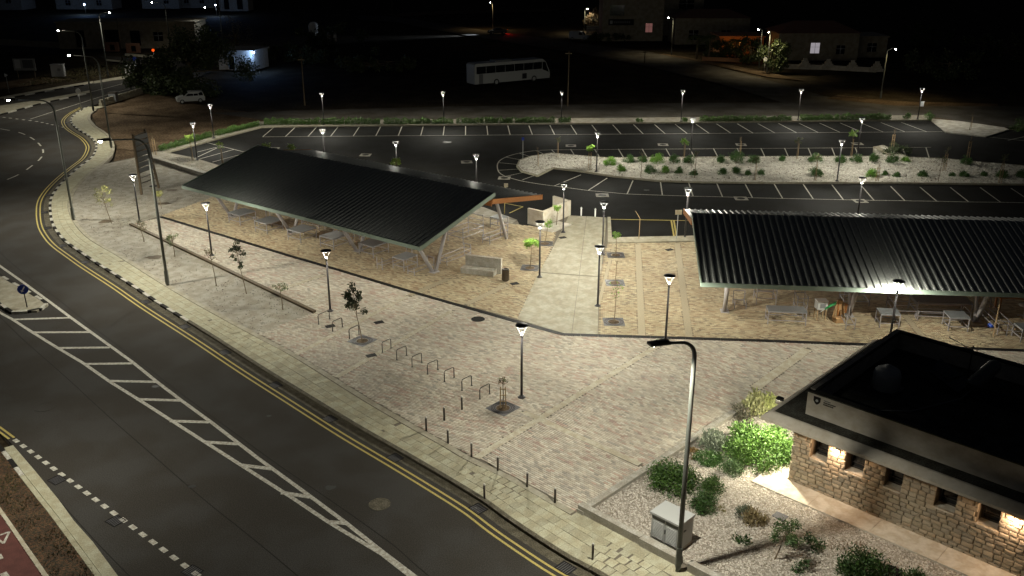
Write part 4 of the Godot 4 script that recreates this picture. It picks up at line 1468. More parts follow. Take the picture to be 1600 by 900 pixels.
func side_of(d: Vector3) -> Vector3:
	return d.cross(rand_dir()).normalized()


func tone(a: Color, b: Color) -> Color:
	var c := a.lerp(b, rng.randf())
	var k := rng.randf_range(0.8, 1.2)
	return Color(c.r * k, c.g * k, c.b * k)


func shrub(called: String, label: String, at: Vector3, r: Vector3, count: int, size: float, low: Color, high: Color, group := "", upright := 0.0) -> Node3D:
	# clumps of leaves round branching stems; r = half width, height, half depth
	var t := thing(called, label, "shrub", at, 0.0, group)
	var s := begin()
	var lv := Leaves.new()
	var tips := []
	var stems := clampi(roundi(count / 60.0), 5, 60)
	for k in stems:
		var d := rand_dir()
		d.y = absf(d.y) * 0.9 + 0.12
		var q := pow(rng.randf_range(0.25, 1.0), 0.4)
		var tip := Vector3(d.x * r.x, d.y * r.y, d.z * r.z) * q * rng.randf_range(0.82, 1.12)
		tips.append(tip)
		if k < 14:
			tube(s, [Vector3(tip.x * 0.1, 0, tip.z * 0.1), Vector3(tip.x * 0.5, tip.y * 0.6, tip.z * 0.5), tip], 0.012, 0.005, 4, false)
	put("stem", done(s), M.bark, t)
	var spread := minf(r.x, r.y) * 0.30 + size
	for k in count:
		var tip: Vector3 = tips[k % stems]
		var p := tip + rand_dir() * spread * pow(rng.randf(), 0.5)
		p.y = maxf(p.y, 0.02)
		var d := (rand_dir() + p.normalized() * 0.5 + Vector3.UP * (0.2 + upright)).normalized()
		lv.leaf(p, d, side_of(d), size * rng.randf_range(0.7, 1.3), size * 0.5, tone(low, high))
	put("foliage", lv.mesh(), M.leaf, t)
	return t


func hedge(label: String, a: Vector3, b: Vector3, h: float, w: float) -> void:
	var t := thing("hedge", label, "hedge", a, 0.0, "hedges along the car park")
	var d := b - a
	var len := d.length()
	var lv := Leaves.new()
	var s := begin()
	var n := FastNoiseLite.new()
	n.frequency = 0.9
	n.seed = 3
	for k in int(len / 0.5):
		var p := d * (k * 0.5 + 0.25) / len
		tube(s, [p, p + Vector3(rng.randf_range(-0.1, 0.1), h * 0.7, 0)], 0.02, 0.01, 4, false)
	put("stem", done(s), M.bark, t)
	var side := Vector3(-d.z, 0, d.x).normalized()
	for k in int(len * 650):
		var u := rng.randf()
		var bump := 0.75 + 0.45 * n.get_noise_1d(u * len + a.x * 3.0)
		if n.get_noise_1d(u * len * 1.7 + 400.0 + a.x) < -0.42:
			continue
		var q := Vector2(rng.randf_range(-1, 1), rng.randf_range(0, 1))
		var p := d * u + side * q.x * w * 0.5 * bump + Vector3.UP * q.y * h * bump * (1.0 - 0.25 * q.x * q.x)
		var ax := (rand_dir() + Vector3.UP * 0.4).normalized()
		lv.leaf(p, ax, side_of(ax), rng.randf_range(0.1, 0.17), 0.075, tone(Color(0.035, 0.085, 0.015), Color(0.10, 0.19, 0.035)))
	put("foliage", lv.mesh(), M.leaf, t)


func young_tree(label: String, at: Vector3, h: float, crown_r: float, crown_h: float, leaves: int, low: Color, high: Color, lean := Vector2.ZERO, stakes := 0, size := 0.11, group := "young trees on the plaza") -> Node3D:
	var t := thing("young_tree", label, "tree", at, 0.0, group)
	var s := begin(true)
	var fork := Vector3(lean.x * 0.6, h - crown_h, lean.y * 0.6)
	var top := Vector3(lean.x, h - crown_h * 0.15, lean.y)
	tube(s, [Vector3.ZERO, fork * 0.5 + Vector3(0.02, 0, 0.01), fork, top], 0.032, 0.012, 6, false)
	var tips := [top]
	for k in 15:
		var f := fork.lerp(top, rng.randf_range(0.0, 0.9))
		var a := rng.randf() * TAU
		var tip := f + Vector3(cos(a) * crown_r * rng.randf_range(0.45, 1.0), crown_h * rng.randf_range(0.1, 0.4), sin(a) * crown_r * rng.randf_range(0.45, 1.0))
		tube(s, [f, f.lerp(tip, 0.5) + Vector3(0, -0.03, 0), tip], 0.012, 0.005, 4, false)
		tips.append(tip)
	put("trunk", done(s), M.bark, t)
	if leaves > 0:
		var lv := Leaves.new()
		for k in int(leaves * 1.7):
			var tip: Vector3 = tips[k % tips.size()]
			var p := tip + rand_dir() * crown_r * 0.40 * pow(rng.randf(), 0.6)
			var d := (rand_dir() + Vector3.DOWN * 0.3).normalized()
			lv.leaf(p, d, side_of(d), size * rng.randf_range(0.5, 1.1), size * 0.5, tone(low, high))
		put("crown", lv.mesh(), M.leaf, t)
	for k in stakes:
		s = begin()
		var x := 0.14 if k == 0 else -0.14
		tube(s, [Vector3(x, 0, 0.05), Vector3(x * 0.8 + lean.x * 0.3, h * 0.72, 0.03)], 0.03, 0.028, 6)
		put("stake", done(s), M.stake_wood, t)
	if stakes == 2:
		for k in 3:
			s = begin()
			bar(s, Vector3(-0.16, h * (0.25 + 0.2 * k), 0.05), Vector3(0.16, h * (0.25 + 0.2 * k), 0.05), 0.035)
			put("tie_rail", done(s), M.stake_wood, t)
	return t


func tree_grate(label: String, at: Vector3, turn: float, w := 1.25) -> void:
	var t := thing("tree_grate", label, "tree grate", at, turn, "square iron tree grates")
	# four plates round a round planting hole
	for q in 4:
		var s := begin()
		var n := 8
		var c := []
		for k in n + 1:
			var a := PI / 2 * q + PI / 2 * k / n
			c.append(Vector3(cos(a), 0, sin(a)) * w * 0.27)
		var corner := Vector3(cos(PI / 2 * q + PI / 4), 0, sin(PI / 2 * q + PI / 4)) * w * 0.7071
		var e0 := Vector3(cos(PI / 2 * q), 0, sin(PI / 2 * q)) * w * 0.5
		var e1 := Vector3(cos(PI / 2 * (q + 1)), 0, sin(PI / 2 * (q + 1))) * w * 0.5
		for k in n:
			tri(s, corner, c[k], c[k + 1])
		tri(s, e0 * 0.998 + corner * 0.002, c[0], corner)
		tri(s, corner, c[n], e1 * 0.998 + corner * 0.002)
		put("plate", done(s), M.plate_iron, t, Transform3D(Basis(), Vector3(0, 0.03, 0)))
	for r in [0.33, 0.40, 0.455]:
		var s := begin()
		lathe(s, Vector3(0, 0.031, 0), [[w * r, 0.0], [w * r, 0.006], [w * (r + 0.018), 0.006], [w * (r + 0.018), 0.0]], 28)
		put("ring", done(s), M.drain_iron, t)
	var s := begin()
	lathe(s, Vector3(0, 0.018, 0), [[w * 0.27, 0.0], [w * 0.1, 0.015], [0.0, 0.02]], 16)
	put("soil", done(s), M.red_soil, t)


func garden() -> void:
	var lot := setting("garden_bed")
	lot.position = Vector3(11.71, 0, -33.40)
	lot.rotation.y = -atan2(0.697, 0.717)
	var xf := lot.transform
	var s := begin()
	sheet(s, PackedVector2Array([Vector2(-4.7, 7.7), Vector2(14, 7.7), Vector2(14, 0.3), Vector2(-0.4, 0.3), Vector2(-0.4, -6), Vector2(-4.7, -6)]), 0.03)
	put("gravel", done(s), M.pink_gravel, lot)
	pebbles(lot, PackedVector2Array([Vector2(-4.6, 7.65), Vector2(10.5, 7.65), Vector2(10.5, 1.25), Vector2(-1.1, 1.25), Vector2(-1.1, -5.5), Vector2(-4.6, -5.5)]), 0.03, 42000, 0.05, Color(0.20, 0.165, 0.13), Color(0.62, 0.57, 0.49))
	var kerb := thing("garden_wall", "low pale concrete garden wall round the gravel bed", "wall", lot.position, lot.rotation.y)
	s = begin()
	box(s, Vector3(-4.78, 0.07, 1.0), Vector3(0.3, 0.24, 14.0))
	put("side_wall", done(s), M.grey_concrete, kerb)
	s = begin()
	box(s, Vector3(-3.4, 0.14, 7.82), Vector3(3.06, 0.46, 0.28))
	put("front_wall", done(s), M.grey_concrete, kerb)
	s = begin()
	box(s, Vector3(-0.98, 0.13, 7.84), Vector3(1.76, 0.44, 0.34))
	put("plinth_wall", done(s), M.grey_concrete, kerb)
	s = begin()
	box(s, Vector3(6.3, 0.14, 7.86), Vector3(12.0, 0.46, 0.28))
	put("front_wall", done(s), M.grey_concrete, kerb)
	for k in 8:
		s = begin()
		box(s, Vector3(-4.5 + k * 0.92, -0.02, 8.27), Vector3(0.905, 0.085, 0.62))
		put("edging_slab", done(s), M["slab_%d" % (k % 3)], lot)
	var walk := setting("building_path")
	walk.transform = xf
	for k in 5:
		s = begin()
		box(s, Vector3(0.22 + k * 2.55, 0.03, 0.63), Vector3(2.54, 0.14, 1.2))
		put("path_panel", done(s), M.render_white, walk)
	s = begin()
	box(s, Vector3(-0.56, 0.028, -0.6), Vector3(0.97, 0.13, 1.26))
	put("path_panel", done(s), M.render_white, walk)
	# equipment cabinet
	var cab := thing("utility_cabinet", "grey double-door utility cabinet behind the low garden wall", "cabinet", xf * Vector3(-1.12, 0.0, 6.98), lot.rotation.y)
	s = begin()
	box(s, Vector3(0, 0.08, 0), Vector3(1.36, 0.16, 1.06))
	put("base", done(s), M.grey_concrete, cab)
	s = begin()
	box(s, Vector3(0, 0.78, 0), Vector3(1.4, 1.16, 1.0))
	put("body", done(s), M.cabinet_grey, cab)
	s = begin()
	box(s, Vector3(0, 1.4, 0.02), Vector3(1.5, 0.09, 1.12))
	put("lid", done(s), M.cabinet_grey, cab)
	for q in [-0.33, 0.33]:
		var door := Node3D.new()
		door.name = "door"
		cab.add_child(door, true)
		s = begin()
		box(s, Vector3(q, 0.7, 0.508), Vector3(0.6, 0.86, 0.02))
		put("panel", done(s), M.cabinet_grey, door)
		for k in 12:
			s = begin()
			boxb(s, Transform3D(Basis(Vector3.RIGHT, 0.5), Vector3(q, 0.34 + k * 0.065, 0.524)), Vector3(0.5, 0.012, 0.03))
			put("louvre", done(s), M.cabinet_grey, door)
		s = begin()
		box(s, Vector3(q, 1.23, 0.508), Vector3(0.58, 0.17, 0.018))
		put("vent_panel", done(s), M.cabinet_dark, door)
	s = begin()
	box(s, Vector3(0.03, 0.8, 0.54), Vector3(0.03, 0.2, 0.04))
	put("handle", done(s), M.lamp_black, cab)
	s = begin()
	box(s, Vector3(0.71, 0.95, 0.1), Vector3(0.03, 0.06, 0.16))
	put("lock", done(s), M.cabinet_dark, cab)
	cab.scale = Vector3(0.9, 0.93, 0.9)
	# cover plates in the gravel
	for k in 2:
		s = begin()
		box(s, Vector3.ZERO, Vector3(0.5, 0.05, 0.42))
		var o := put("cover_plate", done(s), [M.plate_iron, M.drain_iron][k], null, Transform3D(Basis(Vector3.UP, lot.rotation.y), [Vector3(10.64, 0.06, -30.78), Vector3(13.85, 0.06, -27.43)][k]))
		tag(o, ["dark square cover plate in the gravel next to the building path", "dark square cover plate in the gravel between two dark bushes at the bottom edge"][k], "cover plate")
	# planting
	var dg0 := Color(0.02, 0.055, 0.010)
	var dg1 := Color(0.075, 0.14, 0.025)
	var g := "garden plants"
	shrub("bush", "large dense dark green bush behind the street lamp column in the gravel garden", Vector3(6.7, 0, -32.91), Vector3(1.05, 1.05, 0.85), 6500, 0.1, dg0, dg1, g)
	shrub("bush", "big bright green spreading bush under the floodlight by the stone building's corner", Vector3(11.01, 0, -35.45), Vector3(1.6, 1.15, 1.35), 15000, 0.115, Color(0.05, 0.11, 0.015), Color(0.115, 0.215, 0.04), g)
	shrub("bush", "silvery grey lavender mound behind the street lamp column", Vector3(8.99, 0, -35.89), Vector3(0.55, 0.85, 0.5), 2400, 0.13, Color(0.17, 0.20, 0.15), Color(0.30, 0.33, 0.25), g, 1.4)
	shrub("bush", "low feathery green plant in front of the silvery lavender", Vector3(8.6, 0, -34.92), Vector3(0.65, 0.4, 0.45), 1500, 0.1, dg0, Color(0.10, 0.2, 0.05), g, 0.4)
	shrub("bush", "small green plant with grey tips between lavender and bright bush", Vector3(9.42, 0, -34.09), Vector3(0.5, 0.5, 0.45), 1500, 0.09, dg0, Color(0.16, 0.24, 0.11), g, 0.4)
	shrub("bush", "round dark green bush just right of the street lamp column, upper of two", Vector3(8.28, 0, -32.53), Vector3(0.5, 0.72, 0.48), 2400, 0.08, dg0, dg1, g, 0.3)
	shrub("bush", "round dark green bush beside the utility cabinet, lower of two", Vector3(7.72, 0, -31.3), Vector3(0.52, 0.75, 0.5), 2400, 0.08, dg0, Color(0.06, 0.12, 0.03), g, 0.3)
	shrub("bush", "thin reddish brown stems crossing behind the street lamp column", Vector3(7.99, 0, -35.29), Vector3(0.25, 0.9, 0.25), 320, 0.08, Color(0.16, 0.08, 0.03), Color(0.22, 0.16, 0.05), g, 0.5)
	shrub("ornamental_grass", "pale feathery grass clump at the tip of the garden bed", Vector3(11.61, 0, -38.95), Vector3(0.45, 1.15, 0.4), 1100, 0.2, Color(0.26, 0.26, 0.12), Color(0.42, 0.42, 0.22), g, 1.6)
	shrub("ornamental_grass", "yellowish feathery grass clump touching the building's eaves corner", Vector3(12.23, 0, -38.95), Vector3(0.35, 1.1, 0.35), 700, 0.2, Color(0.26, 0.28, 0.10), Color(0.42, 0.44, 0.18), g, 1.6)
	shrub("bush", "dusky purple-brown sage at the garden edge before the feathery grass", Vector3(10.88, 0, -38.58), Vector3(0.5, 0.9, 0.4), 800, 0.11, Color(0.07, 0.08, 0.05), Color(0.17, 0.14, 0.11), g, 0.9)
	shrub("bush", "round grey-green cushion plant in the middle of the gravel", Vector3(9.17, 0, -30.91), Vector3(0.33, 0.42, 0.3), 800, 0.07, Color(0.06, 0.08, 0.05), Color(0.13, 0.15, 0.10), g)
	shrub("bush", "dry tan coral-like plant beside the grey-green cushion", Vector3(9.64, 0, -30.52), Vector3(0.5, 0.42, 0.4), 700, 0.13, Color(0.16, 0.12, 0.06), Color(0.30, 0.24, 0.13), g, 0.9)
	shrub("bush", "small dark glossy plant alone in the gravel below the dry tan plant", Vector3(8.83, 0, -29.25), Vector3(0.3, 0.3, 0.28), 190, 0.12, dg0, Color(0.05, 0.10, 0.03), g)
	shrub("bush", "tiny brown seedling in the gravel below the small dark glossy plant", Vector3(9.08, 0, -28.66), Vector3(0.12, 0.12, 0.12), 60, 0.06, Color(0.08, 0.05, 0.03), Color(0.10, 0.08, 0.04), g)
	shrub("bush", "tiny yellowish seedling in the gravel by the dark round bush", Vector3(8.45, 0, -31.21), Vector3(0.2, 0.2, 0.18), 90, 0.08, Color(0.14, 0.12, 0.04), Color(0.2, 0.17, 0.06), g)
	shrub("bush", "small dark green plant right of the bent little tree", Vector3(11.31, 0, -28.9), Vector3(0.32, 0.45, 0.3), 320, 0.11, dg0, Color(0.05, 0.11, 0.03), g)
	shrub("bush", "small dark green plant below the bent little tree", Vector3(10.53, 0, -27.47), Vector3(0.28, 0.4, 0.26), 260, 0.10, dg0, Color(0.05, 0.10, 0.03), g)
	shrub("bush", "large dark green mound at the bottom edge in front of the building path", Vector3(12.67, 0, -27.15), Vector3(0.9, 0.85, 0.7), 3600, 0.11, Color(0.015, 0.04, 0.008), Color(0.05, 0.10, 0.02), g, 0.6)
	shrub("bush", "dry brown seed stalks behind the large dark mound", Vector3(12.45, 0, -28.4), Vector3(0.6, 0.75, 0.35), 320, 0.07, Color(0.12, 0.07, 0.04), Color(0.22, 0.14, 0.08), g, 1.2)
	shrub("bush", "dark green bush cut by the bottom edge right of the cover plate", Vector3(14.21, 0, -26.52), Vector3(0.55, 0.6, 0.5), 1200, 0.1, dg0, Color(0.06, 0.11, 0.03), g, 0.5)
	var bent := young_tree("small bent tree with two trunks leaning over the garden gravel", Vector3(9.7, 0, -28.1), 1.35, 0.62, 0.35, 900, dg0, Color(0.07, 0.12, 0.03), Vector2(0.45, -0.1), 0, 0.09, "garden plants")
	bent.name = numbered("bent_tree")


# ---------------------------------------------------------------- lamps

func lamp_head(t: Node3D) -> void:
	# collar, small source, three white arms and a reflector disc; the source lights the disc and the ground round it
	var head := Node3D.new()
	head.name = "lamp_head"
	t.add_child(head)
	var s := begin(true)
	lathe(s, Vector3(0, 3.30, 0), [[0.045, 0.0], [0.05, 0.05], [0.08, 0.11], [0.08, 0.14], [0.0, 0.14]], 14)
	put("collar", done(s), M.lamp_arm, head)
	s = begin(true)
	lathe(s, Vector3(0, 3.455, 0), [[0.0, 0.0], [0.035, 0.01], [0.038, 0.05], [0.03, 0.08], [0.0, 0.09]], 12)
	put("bulb", done(s), M.lamp_glow, head)
	for k in 2:
		var a := PI * k
		var d := Vector3(cos(a), 0, sin(a))
		s = begin(true)
		tube(s, [d * 0.075 + Vector3(0, 3.43, 0), d * 0.13 + Vector3(0, 3.62, 0), d * 0.27 + Vector3(0, 3.90, 0)], 0.011, 0.010, 6)
		put("arm", done(s), M.lamp_arm, head)
	s = begin(true)
	lathe(s, Vector3(0, 3.90, 0), [[0.0, 0.0], [0.30, 0.0], [0.33, 0.02], [0.30, 0.045], [0.0, 0.07]], 24)
	put("reflector_disc", done(s), M.lamp_black, head)
	s = begin(true)
	lathe(s, Vector3(0, 3.886, 0), [[0.0, 0.0], [0.285, 0.006], [0.285, 0.012]], 24)
	put("reflector_face", done(s), M.lamp_white, head)
	# the source throws its light outwards below the horizontal; the disc sends part of it straight down
	var l := SpotLight3D.new()
	l.name = "light"
	l.position = Vector3(0, 3.5, 0)
	l.rotation.x = -PI / 2
	l.spot_angle = 86.0
	l.spot_angle_attenuation = 0.35
	l.spot_range = 60.0
	l.spot_attenuation = 2.0
	l.light_color = Color(1.0, 0.985, 0.915)
	l.light_energy = 27.0
	l.light_size = 0.035
	l.shadow_enabled = true
	head.add_child(l)
	var r := AreaLight3D.new()
	r.name = "reflected_light"
	r.area_size = Vector2(0.38, 0.38)
	r.position = Vector3(0, 3.875, 0)
	r.rotation.x = -PI / 2
	r.light_color = Color(1.0, 0.985, 0.915)
	r.light_energy = 10.0
	r.area_range = 60.0
	r.shadow_enabled = true
	head.add_child(r)
	# what the arms and the disc rim scatter all round
	var o := OmniLight3D.new()
	o.name = "scattered_light"
	o.position = Vector3(0, 3.5, 0)
	o.light_color = Color(1.0, 0.985, 0.915)
	o.light_energy = 5.0
	o.light_size = 0.03
	o.omni_range = 60.0
	o.omni_attenuation = 2.0
	o.shadow_enabled = true
	head.add_child(o)


func lamps() -> void:
	var t := thing("plaza_lamp", "black post lamp with disc reflector beside the tree grate at the plaza centre", "lamp", Vector3(0.48, 0, -40.99), 0.0, "post lamps with disc reflectors")
	var s := begin(true)
	tube(s, [Vector3.ZERO, Vector3(0, 3.3, 0)], 0.066, 0.055, 12)
	put("pole", done(s), M.lamp_post, t)
	s = begin(true)
	lathe(s, Vector3.ZERO, [[0.2, 0.0], [0.2, 0.03], [0.14, 0.06], [0.1, 0.12], [0.07, 0.14]], 16)
	put("base_flange", done(s), M.lamp_post, t)
	lamp_head(t)
	lamp_proto = t
	for p in [
		[Vector3(8.79, 0, -48.03), "black post lamp on the dark drain line left of the right hall"],
		[Vector3(-11.21, 0, -52.38), "black post lamp next to the three leftmost bicycle stands"],
		[Vector3(-21.76, 0, -63), "black post lamp in front of the left hall's near end, beside the edging beam"],
		[Vector3(-30.16, 0, -71.34), "black post lamp on bare earth near the tall sign frame"],
		[Vector3(1.87, 0, -58.43), "black post lamp on the walkway's left edge near the litter bin"],
		[Vector3(4, 0, -68.57), "black post lamp beside the white planter wall"],
		[Vector3(6.57, 0, -63.29), "black post lamp on the walkway's right edge, farther of two in line"],
		[Vector3(5.36, 0, -53.22), "black post lamp on the walkway's right edge, nearer of two in line"],
		[Vector3(21.23, 0, -47.15), "black post lamp in front of the right hall's eave, behind the stone building's roof"],
		[Vector3(8.32, 0, -88.55), "black post lamp at the left end of the gravel island"],
		[Vector3(30.76, 0, -84.73), "black post lamp on the right part of the gravel island"],
		[Vector3(13.25, 0, -67.1), "black post lamp by the yellow bay lines at the right hall's corner"],
		[Vector3(27.7, -0.1, -70.78), "post lamp behind the right hall whose disc shows above the roof"],
		[Vector3(-18.8, -0.1, -90.59), "post lamp behind the left hall roof, leftmost of three"],
		[Vector3(-10.86, -0.1, -84.88), "post lamp behind the left hall roof, middle of three"],
		[Vector3(-3.12, 0, -78.78), "post lamp behind the left hall roof, rightmost of three"],
		[Vector3(18.94, 0, -95.97), "post lamp at the back edge of the gravel island near its middle"],
		[Vector3(36.76, 0, -96.28), "post lamp at the back edge of the gravel island near the leaning tree"],
		[Vector3(-34.26, 0, -104.63), "post lamp at the bend of the left hedge"],
		[Vector3(-32.63, 0, -93.57), "post lamp beside the left row of parking bays"],
		[Vector3(-23.21, 0, -112.95), "post lamp in the far hedge, first from the left"],
		[Vector3(-8.45, 0, -113.57), "post lamp in the far hedge, second from the left"],
		[Vector3(6.14, 0, -114.21), "post lamp in the far hedge, third from the left"],
		[Vector3(21.17, 0, -114.85), "post lamp in the far hedge, fourth from the left"],
		[Vector3(36.09, 0, -115.71), "post lamp in the far hedge, fifth from the left"],
		[Vector3(51.46, 0, -116.37), "post lamp with a small white notice, last in the far hedge"],
	]:
		copy(lamp_proto, p[1], p[0], rng.randf_range(-0.5, 0.5))
	s = begin()
	box(s, Vector3.ZERO, Vector3(0.5, 0.62, 0.03))
	var notice := put("notice", done(s), M.sign_white, null, Transform3D(Basis(), Vector3(51.87, 1.9, -116.82) + Vector3(0, 0, 0.1)))
	tag(notice, "small white notice fixed to the last post lamp of the far hedge", "notice")
	street_lights()


func street_light(label: String, base: Vector3, h: float, arm: Vector3, energy: float, glow_m: Material, tint: Color, group := "tall street lights", r0 := 0.095, drop := 0.12) -> Node3D:
	# column that bends over into an arm with a flat head; ARM points from the column top to the head
	var t := thing("street_light", label, "street light", base, 0.0, group)
	var flat_arm := Vector3(arm.x, 0, arm.z)
	var s := begin(true)
	var bend := minf(0.9, flat_arm.length() * 0.5)
	var d := flat_arm.normalized()
	var pts := [Vector3.ZERO, Vector3(0, h * 0.5, 0), Vector3(0, h - bend, 0)]
	for k in range(1, 7):
		var a := PI / 2 * k / 6.0
		pts.append(Vector3(0, h - bend + sin(a) * bend, 0) + d * (1.0 - cos(a)) * bend)
	pts.append(Vector3(0, h + 0.1, 0) + flat_arm)
	tube(s, pts, r0, 0.045, 10)
	put("column", done(s), M.street_column, t)
	s = begin()
	box(s, Vector3(0, 0.6, 0), Vector3(r0 * 2.1, 0.9, r0 * 2.1))
	put("base_door", done(s), M.street_column, t)
	var head := Node3D.new()
	head.name = "lamp_head"
	head.position = Vector3(0, h + 0.1, 0) + flat_arm
	head.rotation.y = -atan2(d.z, d.x)
	t.add_child(head)
	s = begin()
	boxb(s, Transform3D(Basis(Vector3.BACK, 0.06), Vector3(0.2, 0.03, 0)), Vector3(0.75, 0.09, 0.28))
	boxb(s, Transform3D(Basis(Vector3.BACK, 0.06), Vector3(0.08, 0.09, 0)), Vector3(0.4, 0.05, 0.18))
	put("housing", done(s), M.lamp_black, head)
	s = begin(true)
	lathe(s, Vector3(0.42, -drop, 0), [[0.0, 0.0], [0.09, drop * 0.17], [0.11, drop * 0.5], [0.11, drop * 0.83], [0.0, drop * 0.92]], 12)
	put("lens", done(s), glow_m, head)
	var l := SpotLight3D.new()
	l.name = "light"
	l.position = Vector3(0.42, -0.16, 0)
	l.rotation.x = -PI / 2
	l.spot_angle = 68.0
	l.spot_angle_attenuation = 0.5
	l.spot_range = 120.0
	l.light_color = tint
	l.light_energy = energy
	l.light_size = 0.12
	l.shadow_enabled = true
	head.add_child(l)
	return t


func street_lights() -> void:
	var white := Color(1.0, 0.985, 0.92)
	street_light("tall curved street light at the plaza footpath, right of the keep-left sign", Vector3(-22.8, 0, -56.84), 9.85, Vector3(-1.95, 0, 1.15), 78.0, M.street_glow, white)
	street_light("tall curved street light in the foreground beside the utility cabinet", Vector3(6.02, 0, -27.47), 9.2, Vector3(-1.1, 0, 0.45), 78.0, M.street_glow, white, "tall street lights", 0.09, 0.035)
	street_light("tall curved street light on the outside of the street bend", Vector3(-35.74, 0, -71.88), 9.7, Vector3(-2.9, 0, 0.2), 78.0, M.street_glow, white)
	street_light("tall street light beside the concrete barriers at the junction", Vector3(-55.53, 0, -122.11), 10.25, Vector3(-2.9, 0, -0.8), 76.1, M.far_glow, white)
	street_light("street light at the footpath's upper bend with its lamp against the verge", Vector3(-43.92, 0, -99.47), 9.75, Vector3(-3.0, 0, -0.8), 76.1, M.far_glow, white)
	street_light("street light on the grass triangle with a bright star-like lamp", Vector3(-66.6, 0, -153.79), 10.25, Vector3(1.5, 0, 0.2), 38.7, M.far_glow, white)
	street_light("street light with a small plate on its column, behind the zebra beacon", Vector3(-66.17, 0, -182.68), 10.0, Vector3(-2.1, 0, -0.2), 10.9, M.far_glow, white)
	street_light("street light rising behind the big dark tree", Vector3(-60.68, 0, -198.31), 8.0, Vector3(-2.7, 0, -0.3), 5.8, M.far_glow, Color(0.9, 0.95, 1.0))
	# wooden poles with lamps along the far road
	var warm := Color(1.0, 0.93, 0.75)
	var g := "lamp poles along the far road"
	street_light("lamp pole beside the parked white van on the far road", Vector3(17.57, 0, -230.4), 5.6, Vector3(0.3, 0, 0.5), 19.6, M.far_glow, warm, g)
	street_light("lamp pole at the verge left of the palms on the far road", Vector3(31.48, 0, -185.83), 7.0, Vector3(-0.7, 0, 0.3), 17.2, M.far_glow, warm, g)
	street_light("lamp pole with the brightest lamp by the round road sign", Vector3(43.4, 0, -159.17), 6.8, Vector3(-0.3, 0, 0.5), 26.9, M.far_glow, warm, g)
	street_light("lamp pole just behind the brightest lamp, its lamp a small dot", Vector3(43.75, 0, -165.76), 6.6, Vector3(-0.5, 0, 0.3), 6.1, M.far_glow, warm, g)
	street_light("leaning lamp pole alone in the dark field on the right", Vector3(52.8, 0, -132.5), 6.9, Vector3(0.6, 0, 0.3), 18.4, M.far_glow, Color(1.0, 0.9, 0.66), g)
	street_light("lamp pole beyond the dark car with red tail lights", Vector3(-4.86, 0, -240.48), 6.4, Vector3(-0.3, 0, 0.3), 14.6, M.far_glow, Color(1.0, 0.85, 0.6), g)
	# out of the picture, on the verge side of the same street
	street_light("street light on the verge side of the street, outside the picture's left edge", Vector3(-23.34, 0, -31.17), 10.0, Vector3(3.0, 0, -1.6), 72.0, M.street_glow, white)


# ---------------------------------------------------------------- street furniture

